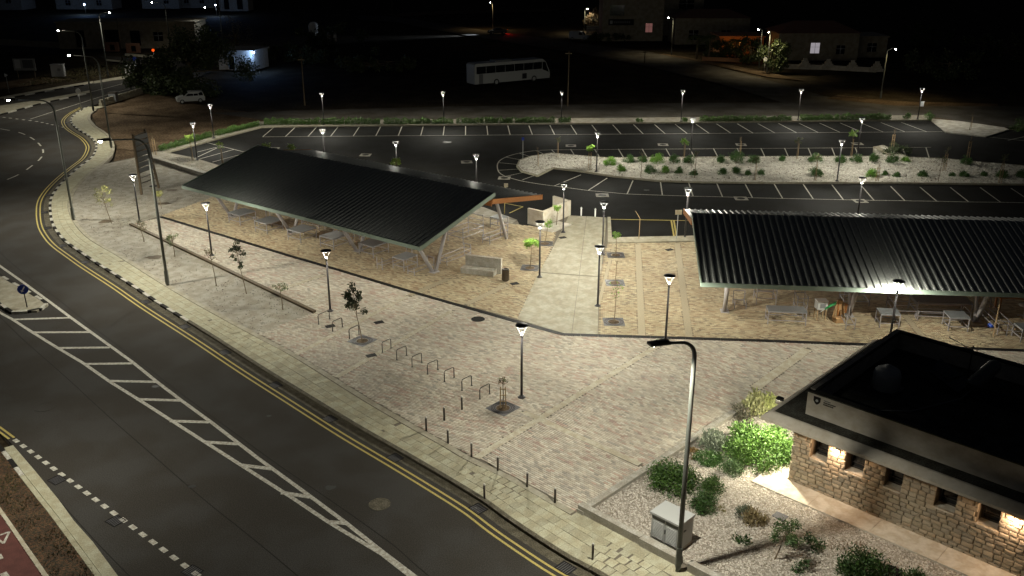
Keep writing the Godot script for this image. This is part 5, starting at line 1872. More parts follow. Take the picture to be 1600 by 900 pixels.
func street_furniture() -> void:
	# bollards at the plaza corner
	var bl := [
		[Vector3(-2.44, 0, -39.72), "slim bollard farthest inside the plaza, nearest the bicycle stands"], [Vector3(-3.23, 0, -38.64), "slim bollard second from the bicycle stands in the short inner row"], [Vector3(-4, 0, -37.66), "slim bollard where the inner row meets the footpath edge"],
		[Vector3(-2.91, 0, -36.5), "slim bollard on the footpath edge next after the inner row"], [Vector3(-1.79, 0, -35.35), "slim bollard at the end of the pale paving band"], [Vector3(-0.61, 0, -34.2), "slim bollard on the footpath edge, just past the paving band"],
		[Vector3(0.64, 0, -32.96), "slim bollard on the footpath edge, second before the garden wall"], [Vector3(1.75, 0, -31.79), "slim bollard on the footpath edge nearest the garden wall"], [Vector3(-1.13, 0, -32.07), "slim bollard standing alone at the street kerb near two drain grates"],
		[Vector3(2.98, 0, -28.13), "slim bollard at the street kerb below the garden wall corner"],
	]
	var proto: Node3D
	for i in bl.size():
		if i == 0:
			proto = thing("bollard", bl[i][1], "bollard", bl[i][0], 0.0, "slim steel bollards")
			var s := begin(true)
			tube(s, [Vector3.ZERO, Vector3(0, 0.68, 0)], 0.045, 0.045, 12)
			put("post", done(s), M.steel_dark, proto)
			s = begin(true)
			lathe(s, Vector3(0, 0.68, 0), [[0.047, 0.0], [0.047, 0.035], [0.03, 0.055], [0.0, 0.06]], 12)
			put("cap", done(s), M.steel_bright, proto)
		else:
			copy(proto, bl[i][1], bl[i][0])
	for k in 2:
		var t := thing("white_bollard", ["white bollard at the walkway's car park end, left of the pair", "white bollard at the walkway's car park end, right of the pair"][k], "bollard", [Vector3(5.73, 0, -73.17), Vector3(6.86, 0, -72.8)][k], 0.0, "white bollards")
		var s := begin(true)
		tube(s, [Vector3.ZERO, Vector3(0, 0.62, 0)], 0.06, 0.06, 12)
		put("post", done(s), M.plastic_white, t)
		s = begin(true)
		lathe(s, Vector3(0, 0.62, 0), [[0.06, 0.0], [0.09, 0.03], [0.0, 0.16]], 12)
		put("cap", done(s), M.plastic_white, t)
	# bicycle stands: bent steel hoops
	var racks := [
		[Vector3(-11.51, 0, -50.27), Vector3(-11, 0, -51.05), "bicycle stand nearest the post lamp, first of three"], [Vector3(-10.48, 0, -49.22), Vector3(-10.03, 0, -49.88), "bicycle stand in the middle of the first three"], [Vector3(-9.32, 0, -48.12), Vector3(-8.87, 0, -48.76), "bicycle stand nearest the tree grate, last of the first three"],
		[Vector3(-7.19, 0, -46.3), Vector3(-6.78, 0, -46.85), "first bicycle stand of the long row, next to the tree grate"], [Vector3(-6.28, 0, -45.31), Vector3(-5.81, 0, -45.88), "second bicycle stand of the long row"], [Vector3(-5.35, 0, -44.43), Vector3(-4.89, 0, -44.99), "third bicycle stand of the long row"],
		[Vector3(-4.45, 0, -43.58), Vector3(-3.95, 0, -44.12), "fourth bicycle stand of the long row"], [Vector3(-3.5, 0, -42.69), Vector3(-3.03, 0, -43.21), "fifth bicycle stand of the long row"], [Vector3(-2.54, 0, -41.72), Vector3(-2.07, 0, -42.25), "sixth bicycle stand of the long row"],
		[Vector3(-1.6, 0, -40.78), Vector3(-1.13, 0, -41.33), "last bicycle stand of the long row, nearest the plaza-centre lamp"],
	]
	for r in racks:
		var a: Vector3 = r[0]
		var b: Vector3 = r[1]
		var t := thing("bicycle_stand", r[2], "bicycle stand", (a + b) / 2, 0.0, "steel hoop bicycle stands")
		var e := (b - a) / 2
		var h := 0.62
		var s := begin(true)
		var n := e.normalized()
		tube(s, [-e, -e + Vector3(0, h - 0.1, 0), -e + n * 0.03 + Vector3(0, h - 0.03, 0), -e + n * 0.1 + Vector3(0, h, 0), e - n * 0.1 + Vector3(0, h, 0), e - n * 0.03 + Vector3(0, h - 0.03, 0), e + Vector3(0, h - 0.1, 0), e], 0.024, 0.024, 8)
		put("hoop", done(s), M.steel_dark, t)
		for q in [-1.0, 1.0]:
			s = begin()
			lathe(s, e * q, [[0.06, 0.02], [0.06, 0.03], [0.0, 0.03]], 10)
			put("foot_plate", done(s), M.steel_dark, t)
	# keep-left sign
	var t := thing("keep_left_sign", "round blue sign with a white arrow on the traffic island", "road sign", Vector3(-30.2, 0.02, -52.96))
	var s := begin(true)
	tube(s, [Vector3.ZERO, Vector3(-0.02, 1.35, 0)], 0.035, 0.035, 8)
	put("post", done(s), M.steel_dark, t)
	var face := Node3D.new()
	face.name = "sign_plate"
	face.transform = Transform3D(Basis(Vector3.UP, 0.35), Vector3(-0.02, 1.2, 0.045))
	t.add_child(face)
	s = begin()
	lathe(s, Vector3.ZERO, [[0.31, 0.0], [0.31, 0.012], [0.0, 0.012]], 28)
	put("disc", done(s), M.sign_blue, face, Transform3D(Basis(Vector3.RIGHT, PI / 2), Vector3.ZERO))
	s = begin()
	var dn := Vector3(-0.55, -0.83, 0).normalized()
	var sd := Vector3(dn.y, -dn.x, 0)
	var z := Vector3(0, 0, 0.018)
	quad(s, z - dn * 0.21 + sd * 0.035, z + dn * 0.08 + sd * 0.035, z + dn * 0.08 - sd * 0.035, z - dn * 0.21 - sd * 0.035)
	tri(s, z + dn * 0.08 + sd * 0.1, z + dn * 0.22, z + dn * 0.08 - sd * 0.1)
	put("arrow", done(s), M.sign_white, face)
	# tall sign frame of steel posts with panels
	var pa := Vector3(-33.22, 0, -79.87)
	var pb := Vector3(-32.48, 0, -82.12)
	t = thing("sign_frame", "tall steel sign frame with grey panels on two leaning posts", "sign", pa)
	var e := pb - pa
	for q in [0.0, 1.0]:
		s = begin()
		bar(s, e * q, e * q + Vector3(-0.55 * q, 5.45, 0), 0.2, 0.16)
		put("post", done(s), M.edging, t)
	for k in 10:
		s = begin()
		var y := 1.0 + k * 0.47
		bar(s, Vector3(0, y, 0), e + Vector3(-0.1 * y, y, 0), 0.06)
		put("cross_rail", done(s), M.steel_dark, t)
	for k in 7:
		s = begin()
		var y := 2.1 + k * 0.48
		boxb(s, Transform3D(Basis(along(Vector3.ZERO, e).basis), Vector3(0, y, 0) + e * 0.5 - Vector3(0.05 * y, 0, 0)), Vector3(0.04, e.length() * 0.84, 0.40))
		put("panel", done(s), M.cabinet_dark, t)
	# concrete bench with back wall, litter bin
	t = thing("concrete_bench", "concrete seat with a tall back wall near the walkway", "bench", Vector3(-2.07, 0, -59.45), -atan2(0.33, 0.94))
	s = begin()
	box(s, Vector3(0.1, 0.56, -0.1), Vector3(2.6, 1.12, 0.3))
	put("back_wall", done(s), M.grey_concrete, t)
	s = begin()
	box(s, Vector3(-0.1, 0.2, 0.38), Vector3(2.4, 0.4, 0.62))
	put("seat", done(s), M.grey_concrete, t)
	t = thing("litter_bin", "dark round slatted litter bin beside the concrete bench", "bin", Vector3(-0.43, 0, -57.69))
	s = begin(true)
	lathe(s, Vector3.ZERO, [[0.2, 0.03], [0.22, 0.05], [0.22, 0.8], [0.235, 0.8], [0.235, 0.86], [0.14, 0.87], [0.13, 0.6], [0.0, 0.6]], 20)
	put("body", done(s), M.steel_dark, t)
	for k in 14:
		var a := TAU * k / 14
		s = begin()
		box(s, Vector3(cos(a) * 0.225, 0.43, sin(a) * 0.225), Vector3(0.05, 0.7, 0.05), -a)
		put("slat", done(s), M.edging, t)
	# white planter walls: an angled screen with three faces
	t = thing("planter_wall", "zigzag of white concrete walls at the walkway's car park end", "wall", Vector3(2.45, 0, -70.1))
	var q0 := Vector3(1.39, 0, -70.98) - t.position
	var q2 := Vector3(4.73, 0, -73.36) - t.position
	var q3 := Vector3(3.56, 0, -74.7) - t.position
	for w in [[q0, Vector3.ZERO], [Vector3.ZERO, q2], [q2, q3]]:
		s = begin()
		var a: Vector3 = w[0]
		var b: Vector3 = w[1]
		var n := (b - a).normalized()
		boxb(s, Transform3D(Basis(Vector3.UP, -atan2(n.z, n.x)), (a + b) / 2 + Vector3(0, 0.62, 0)), Vector3(a.distance_to(b) + 0.2, 1.3, 0.2))
		put("wall_face", done(s), M.render_white, t)
	s = begin()
	box(s, Vector3(1.0, 0.04, 0.2), Vector3(2.6, 0.1, 1.3), 0.9)
	put("gravel_pocket", done(s), M.white_gravel, t)
	for k in 4:
		s = begin()
		lathe(s, Vector3.ZERO, [[0.06, 0.0], [0.06, 0.01], [0.0, 0.01]], 8)
		put("fixing", done(s), M.drain_iron, t, Transform3D(Basis(Vector3.RIGHT, PI / 2), Vector3(0.35 + 0.3 * k, 0.5 + 0.1 * (k % 2), -0.40 - 0.42 * k)))
	# sign on a post by the yellow bays, bare bent stake, parking sign
	t = thing("bay_sign", "pale square parking sign seen from behind at the yellow bays", "road sign", Vector3(12.53, 0, -66.62))
	s = begin(true)
	tube(s, [Vector3.ZERO, Vector3(0, 2.3, 0)], 0.03, 0.03, 8)
	put("post", done(s), M.cabinet_grey, t)
	s = begin()
	box(s, Vector3(0.02, 2.2, 0.03), Vector3(0.5, 0.36, 0.02))
	put("plate", done(s), M.band_concrete, t)
	t = thing("bent_stake", "thin bare sapling bent over in the yellow parking bay kerb", "sapling", Vector3(9.63, 0, -66.46))
	s = begin(true)
	tube(s, [Vector3.ZERO, Vector3(0.02, 0.9, 0), Vector3(0.02, 1.75, 0), Vector3(-0.35, 2.35, 0)], 0.03, 0.015, 6)
	put("stem", done(s), M.stake_wood, t)
	t = thing("bay_sign", "pale green parking sign on a thin yellow post behind the left hall's orange eave", "road sign", Vector3(-0.64, 0, -73.74))
	s = begin(true)
	tube(s, [Vector3.ZERO, Vector3(0.1, 2.5, 0)], 0.03, 0.03, 8)
	put("post", done(s), M.yellow_paint, t)
	s = begin()
	box(s, Vector3(0.15, 2.45, 0.02), Vector3(0.34, 0.32, 0.02))
	put("plate", done(s), M.band_concrete, t)
	t = thing("bay_sign", "slim post with a small blue sign at the nose of the gravel island", "road sign", Vector3(1.13, 0, -93.87))
	s = begin(true)
	tube(s, [Vector3.ZERO, Vector3(0, 2.2, 0)], 0.03, 0.03, 8)
	put("post", done(s), M.cabinet_grey, t)
	s = begin()
	box(s, Vector3(0, 2.15, 0.03), Vector3(0.24, 0.3, 0.02))
	put("plate", done(s), M.sign_blue, t)
	# covers in the paving
	for c in [[Vector3(-2.05, 0, -51.05), 0.42, "large round iron cover in the plaza below the drain line"], [Vector3(-33.21, 0, -82.82), 0.4, "round dark cover on bare earth under the sign frame"]]:
		s = begin()
		lathe(s, Vector3(0, 0.016, 0), [[c[1], 0.0], [c[1], 0.012], [c[1] * 0.85, 0.012], [c[1] * 0.85, 0.006], [0.0, 0.006]], 22)
		var o := put("iron_cover", done(s), M.drain_iron, null, Transform3D(Basis(), c[0]))
		tag(o, c[2], "manhole cover")
	for c in [[Vector3(-7.96, 0, -50.56), "small square drain lid between the tree grate and the hall"], [Vector3(-7.75, 0, -45.88), "small square drain lid on the paving band below the tree grate"], [Vector3(-10.77, 0, -49.98), "small square drain lid between two bicycle stands"], [Vector3(3.88, 0, -67.18), "small dark lid at the foot of the walkway lamp by the planter wall"], [Vector3(11.61, 0, -64.24), "long dark drain lid in the right paving below the yellow bays"], [Vector3(0.17, 0, -57.14), "small dark drain lid beside the litter bin"], [Vector3(-16.17, 0, -49.13), "faint square lid in the footpath slabs"], [Vector3(-39.25, 0, -77.73), "square lid in the footpath at the street bend"]]:
		s = begin()
		box(s, Vector3(0, 0.02, 0), Vector3(0.55, 0.02, 0.4) if c[0].z > -71.0 else Vector3(0.9, 0.02, 0.5), 0.5)
		var o := put("square_drain", done(s), M.drain_iron if c[0].x > -15.0 else M.slab_0, null, Transform3D(Basis(), c[0]))
		tag(o, c[1], "drain")


# ---------------------------------------------------------------- young trees, shrubs, hedges

func young_trees() -> void:
	var ol0 := Color(0.045, 0.06, 0.02)
	var ol1 := Color(0.12, 0.14, 0.05)
	var yg0 := Color(0.14, 0.15, 0.03)
	var yg1 := Color(0.27, 0.26, 0.07)
	var br0 := Color(0.09, 0.18, 0.02)
	var br1 := Color(0.20, 0.34, 0.05)
	var dk0 := Color(0.02, 0.03, 0.012)
	var dk1 := Color(0.055, 0.07, 0.025)
	young_tree("wide yellowish young tree on bare earth near the street bend", Vector3(-32.3, 0, -70.98), 2.9, 0.62, 1.6, 330, yg0, yg1, Vector2(-0.4, 0))
	young_tree("small yellow-green young tree below the sign frame", Vector3(-29.81, 0, -75.29), 1.55, 0.4, 0.6, 260, yg0, yg1, Vector2(-0.1, 0))
	young_tree("thin brown-leaved young tree at the left end of the edging beam", Vector3(-27.85, 0, -66.15), 1.75, 0.36, 0.9, 90, Color(0.08, 0.05, 0.03), ol1, Vector2(-0.15, 0))
	young_tree("olive-green young tree on bare earth beside the edging beam", Vector3(-24.35, 0, -62.71), 1.75, 0.42, 0.95, 300, ol0, ol1)
	young_tree("nearly bare young tree in front of the lamp by the left hall", Vector3(-19.54, 0, -56.72), 2.6, 0.4, 0.8, 60, Color(0.12, 0.06, 0.03), ol1, Vector2(-0.2, 0))
	young_tree("tall dark-leaved young tree on bare earth left of the bicycle stands", Vector3(-17.18, 0, -55.32), 3.45, 0.42, 1.75, 330, dk0, dk1, Vector2(-0.35, 0), 0, 0.15)
	young_tree("short sparse young tree at the end of the edging beam", Vector3(-14.18, 0, -52.58), 1.8, 0.42, 0.6, 120, ol0, ol1, Vector2(-0.08, 0))
	young_tree("tallest dark-leaved young tree, in the grate beside the bicycle stands", Vector3(-8.55, 0, -47.86), 3.4, 0.5, 1.9, 480, dk0, dk1, Vector2(-0.35, 0), 0, 0.17)
	young_tree("bare young tree with two stakes in the plaza-centre grate", Vector3(-0.44, 0, -39.85), 1.65, 0.25, 0.35, 40, Color(0.1, 0.07, 0.04), ol1, Vector2(0, 0), 2)
	young_tree("bright green young tree in the grate nearest the litter bin", Vector3(1.25, 0, -60.24), 2.15, 0.5, 0.75, 420, br0, br1, Vector2(0.15, 0), 0, 0.16)
	young_tree("small bright green young tree beside the white planter wall lamp", Vector3(2.46, 0, -65.84), 1.75, 0.28, 0.5, 130, br0, br1, Vector2(0.35, 0), 0, 0.14)
	young_tree("bright green young tree inside the white planter wall", Vector3(3.53, 0, -70.28), 1.6, 0.3, 0.5, 170, br0, br1, Vector2(0.12, 0), 0, 0.15)
	young_tree("small green-topped young tree in the farthest right-hand grate", Vector3(7.52, 0, -63), 1.7, 0.28, 0.45, 170, Color(0.06, 0.13, 0.02), br1, Vector2(-0.02, 0), 0, 0.14)
	young_tree("bare bent sapling in the middle right-hand grate", Vector3(6.87, 0, -57.32), 1.6, 0.16, 0.3, 0, ol0, ol1, Vector2(0.1, 0))
	young_tree("bare forked sapling with one green sprig in the nearest right-hand grate", Vector3(6.09, 0, -50.56), 2.4, 0.4, 1.1, 14, br0, br1, Vector2(0.1, 0), 0, 0.16)
	var gs := [[Vector3(-8.55, 0, -47.86), "square iron tree grate by the bicycle stands", 0.62], [Vector3(-0.44, 0, -39.85), "square iron tree grate at the plaza centre", 0.72], [Vector3(1.25, 0, -60.24), "square iron tree grate nearest the litter bin", 0.15], [Vector3(2.46, 0, -65.68), "square iron tree grate beside the planter wall lamp", 0.1], [Vector3(7.52, 0, -63), "square iron tree grate right of the walkway, farthest of three", 0.0], [Vector3(6.87, 0, -57.26), "square iron tree grate right of the walkway, middle of three", 0.0], [Vector3(6.09, 0, -50.61), "square iron tree grate right of the walkway, nearest of three", 0.0]]
	for g in gs:
		tree_grate(g[1], g[0], -g[2])
	# gravel island
	var isl := "staked saplings on the gravel island"
	var st := [
		[Vector3(2.51, 0, -90.72), 2.0, 0.2, 0, 1, "bare stake at the rounded nose of the gravel island"], [Vector3(4.7, 0, -94.76), 2.2, 0.3, 30, 1, "dead staked sapling at the back of the island's nose"], [Vector3(7.65, 0, -88.82), 2.6, 0.35, 260, 2, "tall green climber on two stakes left of the island lamp"],
		[Vector3(12.37, 0, -86.23), 2.4, 0.3, 20, 0, "bare thin sapling on the island's front edge between shrubs"], [Vector3(17.65, 0, -93.28), 2.3, 0.42, 220, 1, "staked sapling with a bright green top near the island's back lamp"], [Vector3(17.49, 0, -85.97), 2.6, 0.25, 25, 0, "bare thin sapling on the island's front edge below the bright sapling"],
		[Vector3(24.24, 0, -96.59), 1.9, 0.2, 0, 1, "bare pale stake behind the round shrubs"], [Vector3(23.01, 0, -85.23), 2.2, 0.3, 60, 1, "dark thin staked sapling on the island's front edge"], [Vector3(29.53, 0, -93.87), 2.3, 0.35, 60, 1, "dead-topped sapling at the island's back edge"],
		[Vector3(28.66, 0, -84.98), 2.5, 0.3, 90, 1, "staked sapling with a few green leaves left of the second island lamp"], [Vector3(35.22, 0, -94.16), 2.9, 0.4, 300, 1, "tall bright green staked sapling beside the second island lamp"], [Vector3(34.52, 0, -84.73), 1.9, 0.2, 0, 2, "pair of stakes on the island's front edge below the fallen tree"],
		[Vector3(41.54, 0, -99.14), 2.2, 0.2, 0, 2, "ladder of stakes holding the leaning tree at the island's back"], [Vector3(40.22, 0, -84.49), 2.4, 0.5, 90, 0, "leafy drooping sapling on the island's right front edge"], [Vector3(42.67, 0, -88.82), 2.4, 0.25, 20, 2, "ladder of stakes in the right part of the island"],
		[Vector3(47.63, 0, -94.46), 2.5, 0.2, 0, 2, "ladder of stakes at the island's right back edge"], [Vector3(45.78, 0, -84.01), 2.7, 0.3, 40, 2, "ladder of stakes nearest the picture's right edge"], [Vector3(54.84, 0, -109.52), 2.2, 0.2, 0, 1, "bare stake alone on the pale corner island"],
	]
	for q in st:
		young_tree(q[5], q[0], q[1], q[2], 0.7, q[3], br0 if q[3] > 150 else ol0, br1 if q[3] > 150 else ol1, Vector2(0.06, 0), q[4], 0.14, isl)
	for q in [[Vector3(-33.16, 0, -93.57), 2.6, 260, "yellow-green staked sapling between the left bays and the hedge"], [Vector3(-29.36, 0, -91.28), 2.3, 60, "thin dark sapling beside the left hall roof corner"], [Vector3(-24.07, -0.1, -88.97), 2.7, 120, "dark sapling top showing above the left hall's far corner"], [Vector3(-21.2, -0.1, -86.88), 3.0, 220, "yellow-green sapling top above the left hall roof"], [Vector3(-10.36, -0.1, -81.13), 3.1, 300, "bright green sapling top above the left hall roof beside a lamp"]]:
		young_tree(q[3], q[0], q[1], 0.42, 0.7, q[2], br0, Color(0.26, 0.34, 0.06), Vector2(-0.05, 0), 1, 0.15, "saplings behind the left hall")
	young_tree("pale ladder of stakes standing behind the tall sign frame", Vector3(-37.81, 0, -95.97), 2.4, 0.2, 0.3, 0, ol0, ol1, Vector2(-0.2, 0), 2, 0.1, "saplings behind the left hall")
	# fallen leaning tree and its support board
	var t := thing("leaning_board", "pale board propped over the gravel island beside the stake ladder", "board", Vector3(39.87, 0, -96.59))
	var s := begin()
	bar(s, Vector3(39.16, 0.5, -97.8) - t.position, Vector3(40.11, 0.1, -95.83) - t.position, 0.7, 0.08)
	put("board", done(s), M.cast_concrete, t)
	shrub("leaning_tree", "dark leafy tree leaning low behind the stake ladder", Vector3(40.97, 0, -96.59), Vector3(1.5, 1.0, 0.7), 1100, 0.18, dk0, Color(0.06, 0.09, 0.03), "")
	# shrubs in two rows
	var back := [Vector3(9.85, 0, -91.28), Vector3(11.93, 0, -92.41), Vector3(13.41, 0, -92.7), Vector3(14.88, 0, -92.41), Vector3(16.52, 0, -92.41), Vector3(18.11, 0, -92.13), Vector3(21.5, 0, -92.7), Vector3(23.01, 0, -92.41), Vector3(24.71, 0, -92.41), Vector3(27.95, 0, -92.99), Vector3(31.23, 0, -92.7), Vector3(33.73, 0, -92.7), Vector3(35.37, 0, -92.7), Vector3(37.25, 0, -92.99), Vector3(38.94, 0, -92.41), Vector3(40.55, 0, -92.99), Vector3(46.15, 0, -91.56)]
	var front := [Vector3(10.68, 0, -88.82), Vector3(13.54, 0, -88.03), Vector3(15.03, 0, -88.29), Vector3(16.3, 0, -88.03), Vector3(17.66, 0, -87.25), Vector3(20.45, 0, -87.5), Vector3(21.94, 0, -88.03), Vector3(22.89, 0, -86.99), Vector3(24.25, 0, -87.25), Vector3(29.32, 0, -86.73), Vector3(34.55, 0, -86.48), Vector3(36.03, 0, -86.99), Vector3(37.08, 0, -86.48), Vector3(39.6, 0, -86.48), Vector3(42.49, 0, -86.73), Vector3(43.55, 0, -86.48), Vector3(45.59, 0, -86.73), Vector3(47.13, 0, -86.23), Vector3(49.03, 0, -86.23)]
	for i in back.size():
		var r: float = [0.62, 0.55, 0.5, 0.75, 0.55, 0.6, 0.5, 0.9, 0.6, 0.4, 0.72, 0.55, 0.6, 0.55, 0.6, 0.35, 0.6][i]
		var bright := Color(0.09, 0.20, 0.02) if i in [0, 3, 15] else Color(0.03, 0.08, 0.012)
		shrub("island_shrub", "green shrub, %s from the left in the gravel island's back row" % nth(i), back[i], Vector3(r * 0.92, r * 1.25, r * 0.85), int(2100 * r), 0.11, bright, Color(bright.r * 2.0, bright.g * 1.9, bright.b * 2.0), "shrubs on the gravel island")
	for i in front.size():
		var r: float = [0.5, 0.62, 0.4, 0.42, 0.32, 0.42, 0.45, 0.35, 0.35, 0.62, 0.6, 0.3, 0.35, 0.45, 0.25, 0.42, 0.3, 0.6, 0.6][i]
		var bright := Color(0.08, 0.18, 0.02) if i in [0, 2, 10] else Color(0.03, 0.075, 0.012)
		shrub("island_shrub", "green shrub, %s from the left in the gravel island's front row" % nth(i), front[i], Vector3(r * 0.92, r * 1.25, r * 0.85), int(2100 * r), 0.11, bright, Color(bright.r * 2.0, bright.g * 1.9, bright.b * 2.0), "shrubs on the gravel island")
	# hedges
	hedge("dark hedge running beside the left parking bays", Vector3(-38, 0, -97.85), Vector3(-34.89, 0, -105.72), 0.75, 0.9)
	hedge("hedge between the bend lamp and the far corner of the car park", Vector3(-34.48, 0, -106.09), Vector3(-31.1, 0, -112.33), 0.75, 0.9)
	hedge("far hedge from the car park corner to the first gap, left of the second lamp", Vector3(-30.55, 0, -112.95), Vector3(-16.29, 0, -113.16), 0.95, 0.9)
	hedge("far hedge on both sides of the second lamp", Vector3(-15.81, 0, -113.16), Vector3(-7.3, 0, -113.57), 0.9, 0.85)
	hedge("far hedge between the second lamp and the third lamp", Vector3(-6.9, 0, -113.57), Vector3(5.42, 0, -114.21), 0.9, 0.85)
	hedge("short hedge piece right of the third lamp", Vector3(5.82, 0, -114.21), Vector3(7.27, 0, -114.42), 0.9, 0.8)
	hedge("far hedge between the fourth lamp and the fifth lamp", Vector3(23.53, 0, -115.06), Vector3(35.14, 0, -115.49), 0.85, 0.8)
	hedge("far hedge right of the fifth lamp", Vector3(36.33, 0, -115.71), Vector3(47.97, 0, -116.37), 0.95, 0.9)
	for q in [[Vector3(50.08, 0, -116.59), 0.5, "round shrub just left of the last hedge lamp"], [Vector3(52.91, 0, -116.15), 0.6, "round shrub just right of the last hedge lamp"], [Vector3(60.54, 0, -109.12), 0.9, "dark green bush at the right picture edge beyond the corner island"], [Vector3(21.65, 0, -114.85), 0.35, "tiny shrub at the foot of the fourth hedge lamp"], [Vector3(15.98, 0, -114.42), 0.4, "low weeds in the gap of the far hedge"]]:
		shrub("island_shrub", q[2], q[0], Vector3(q[1], q[1] * 1.4, q[1]), int(900 * q[1]), 0.14, Color(0.04, 0.09, 0.015), Color(0.10, 0.20, 0.04), "shrubs by the far hedge")


# ---------------------------------------------------------------- market stalls

func stall(label: String, hall_at: Vector3, turn: float, x: float, b: float, w: float, d: float, h: float, group: String, tilt := 0.0) -> void:
	# galvanised table on a square-tube frame, set by its place in the hall
	var at := hall_at + Basis(Vector3.UP, turn) * Vector3(x, 0, -b)
	var t := thing("market_table", label, "table", at + Vector3(0, 0.012, 0), turn + tilt, group)
	var s := begin()
	box(s, Vector3(0, h, 0), Vector3(w, 0.035, d))
	put("table_top", done(s), M.galvanised, t)
	for k in [[-1, -1], [1, -1], [1, 1], [-1, 1]]:
		s = begin()
		var p := Vector3(k[0] * (w / 2 - 0.03), 0, k[1] * (d / 2 - 0.03))
		bar(s, p, p + Vector3(0, h - 0.018, 0), 0.05)
		put("leg", done(s), M.stall_frame, t)
	for y in [0.28, h - 0.05]:
		for k in [-1.0, 1.0]:
			s = begin()
			bar(s, Vector3(-w / 2 + 0.055, y, k * (d / 2 - 0.03)), Vector3(w / 2 - 0.055, y, k * (d / 2 - 0.03)), 0.045)
			put("rail", done(s), M.stall_frame, t)
			s = begin()
			bar(s, Vector3(k * (w / 2 - 0.03), y, -d / 2 + 0.055), Vector3(k * (w / 2 - 0.03), y, d / 2 - 0.055), 0.045)
			put("rail", done(s), M.stall_frame, t)


func rack(label: String, hall_at: Vector3, turn: float, x: float, b: float, w: float, d: float, h: float, tiers: int, group: String, tilt := 0.0) -> void:
	# open display rack: uprights and tiers of rails
	var at := hall_at + Basis(Vector3.UP, turn) * Vector3(x, 0, -b)
	var t := thing("display_rack", label, "rack", at + Vector3(0, 0.012, 0), turn + tilt, group)
	for k in [[-1, -1], [1, -1], [1, 1], [-1, 1]]:
		var s := begin()
		var p := Vector3(k[0] * w / 2, 0, k[1] * d / 2)
		bar(s, p, p + Vector3(0, h * (1.0 if k[1] < 0 else 0.72), 0), 0.045)
		put("upright", done(s), M.stall_frame, t)
	for i in tiers:
		var y := h * (0.3 + 0.68 * i / maxf(1.0, tiers - 1.0))
		for k in [-1.0, 1.0]:
			if k > 0.0 and y > h * 0.73:
				continue
			var s := begin()
			bar(s, Vector3(-w / 2 + 0.025, y, k * d / 2), Vector3(w / 2 - 0.025, y, k * d / 2), 0.04)
			put("rail", done(s), M.stall_frame, t)
		for k in [-1.0, 1.0]:
			if y > h * 0.73:
				continue
			var s := begin()
			bar(s, Vector3(k * w / 2, y, -d / 2 + 0.025), Vector3(k * w / 2, y, d / 2 - 0.025), 0.04)
			put("rail", done(s), M.stall_frame, t)


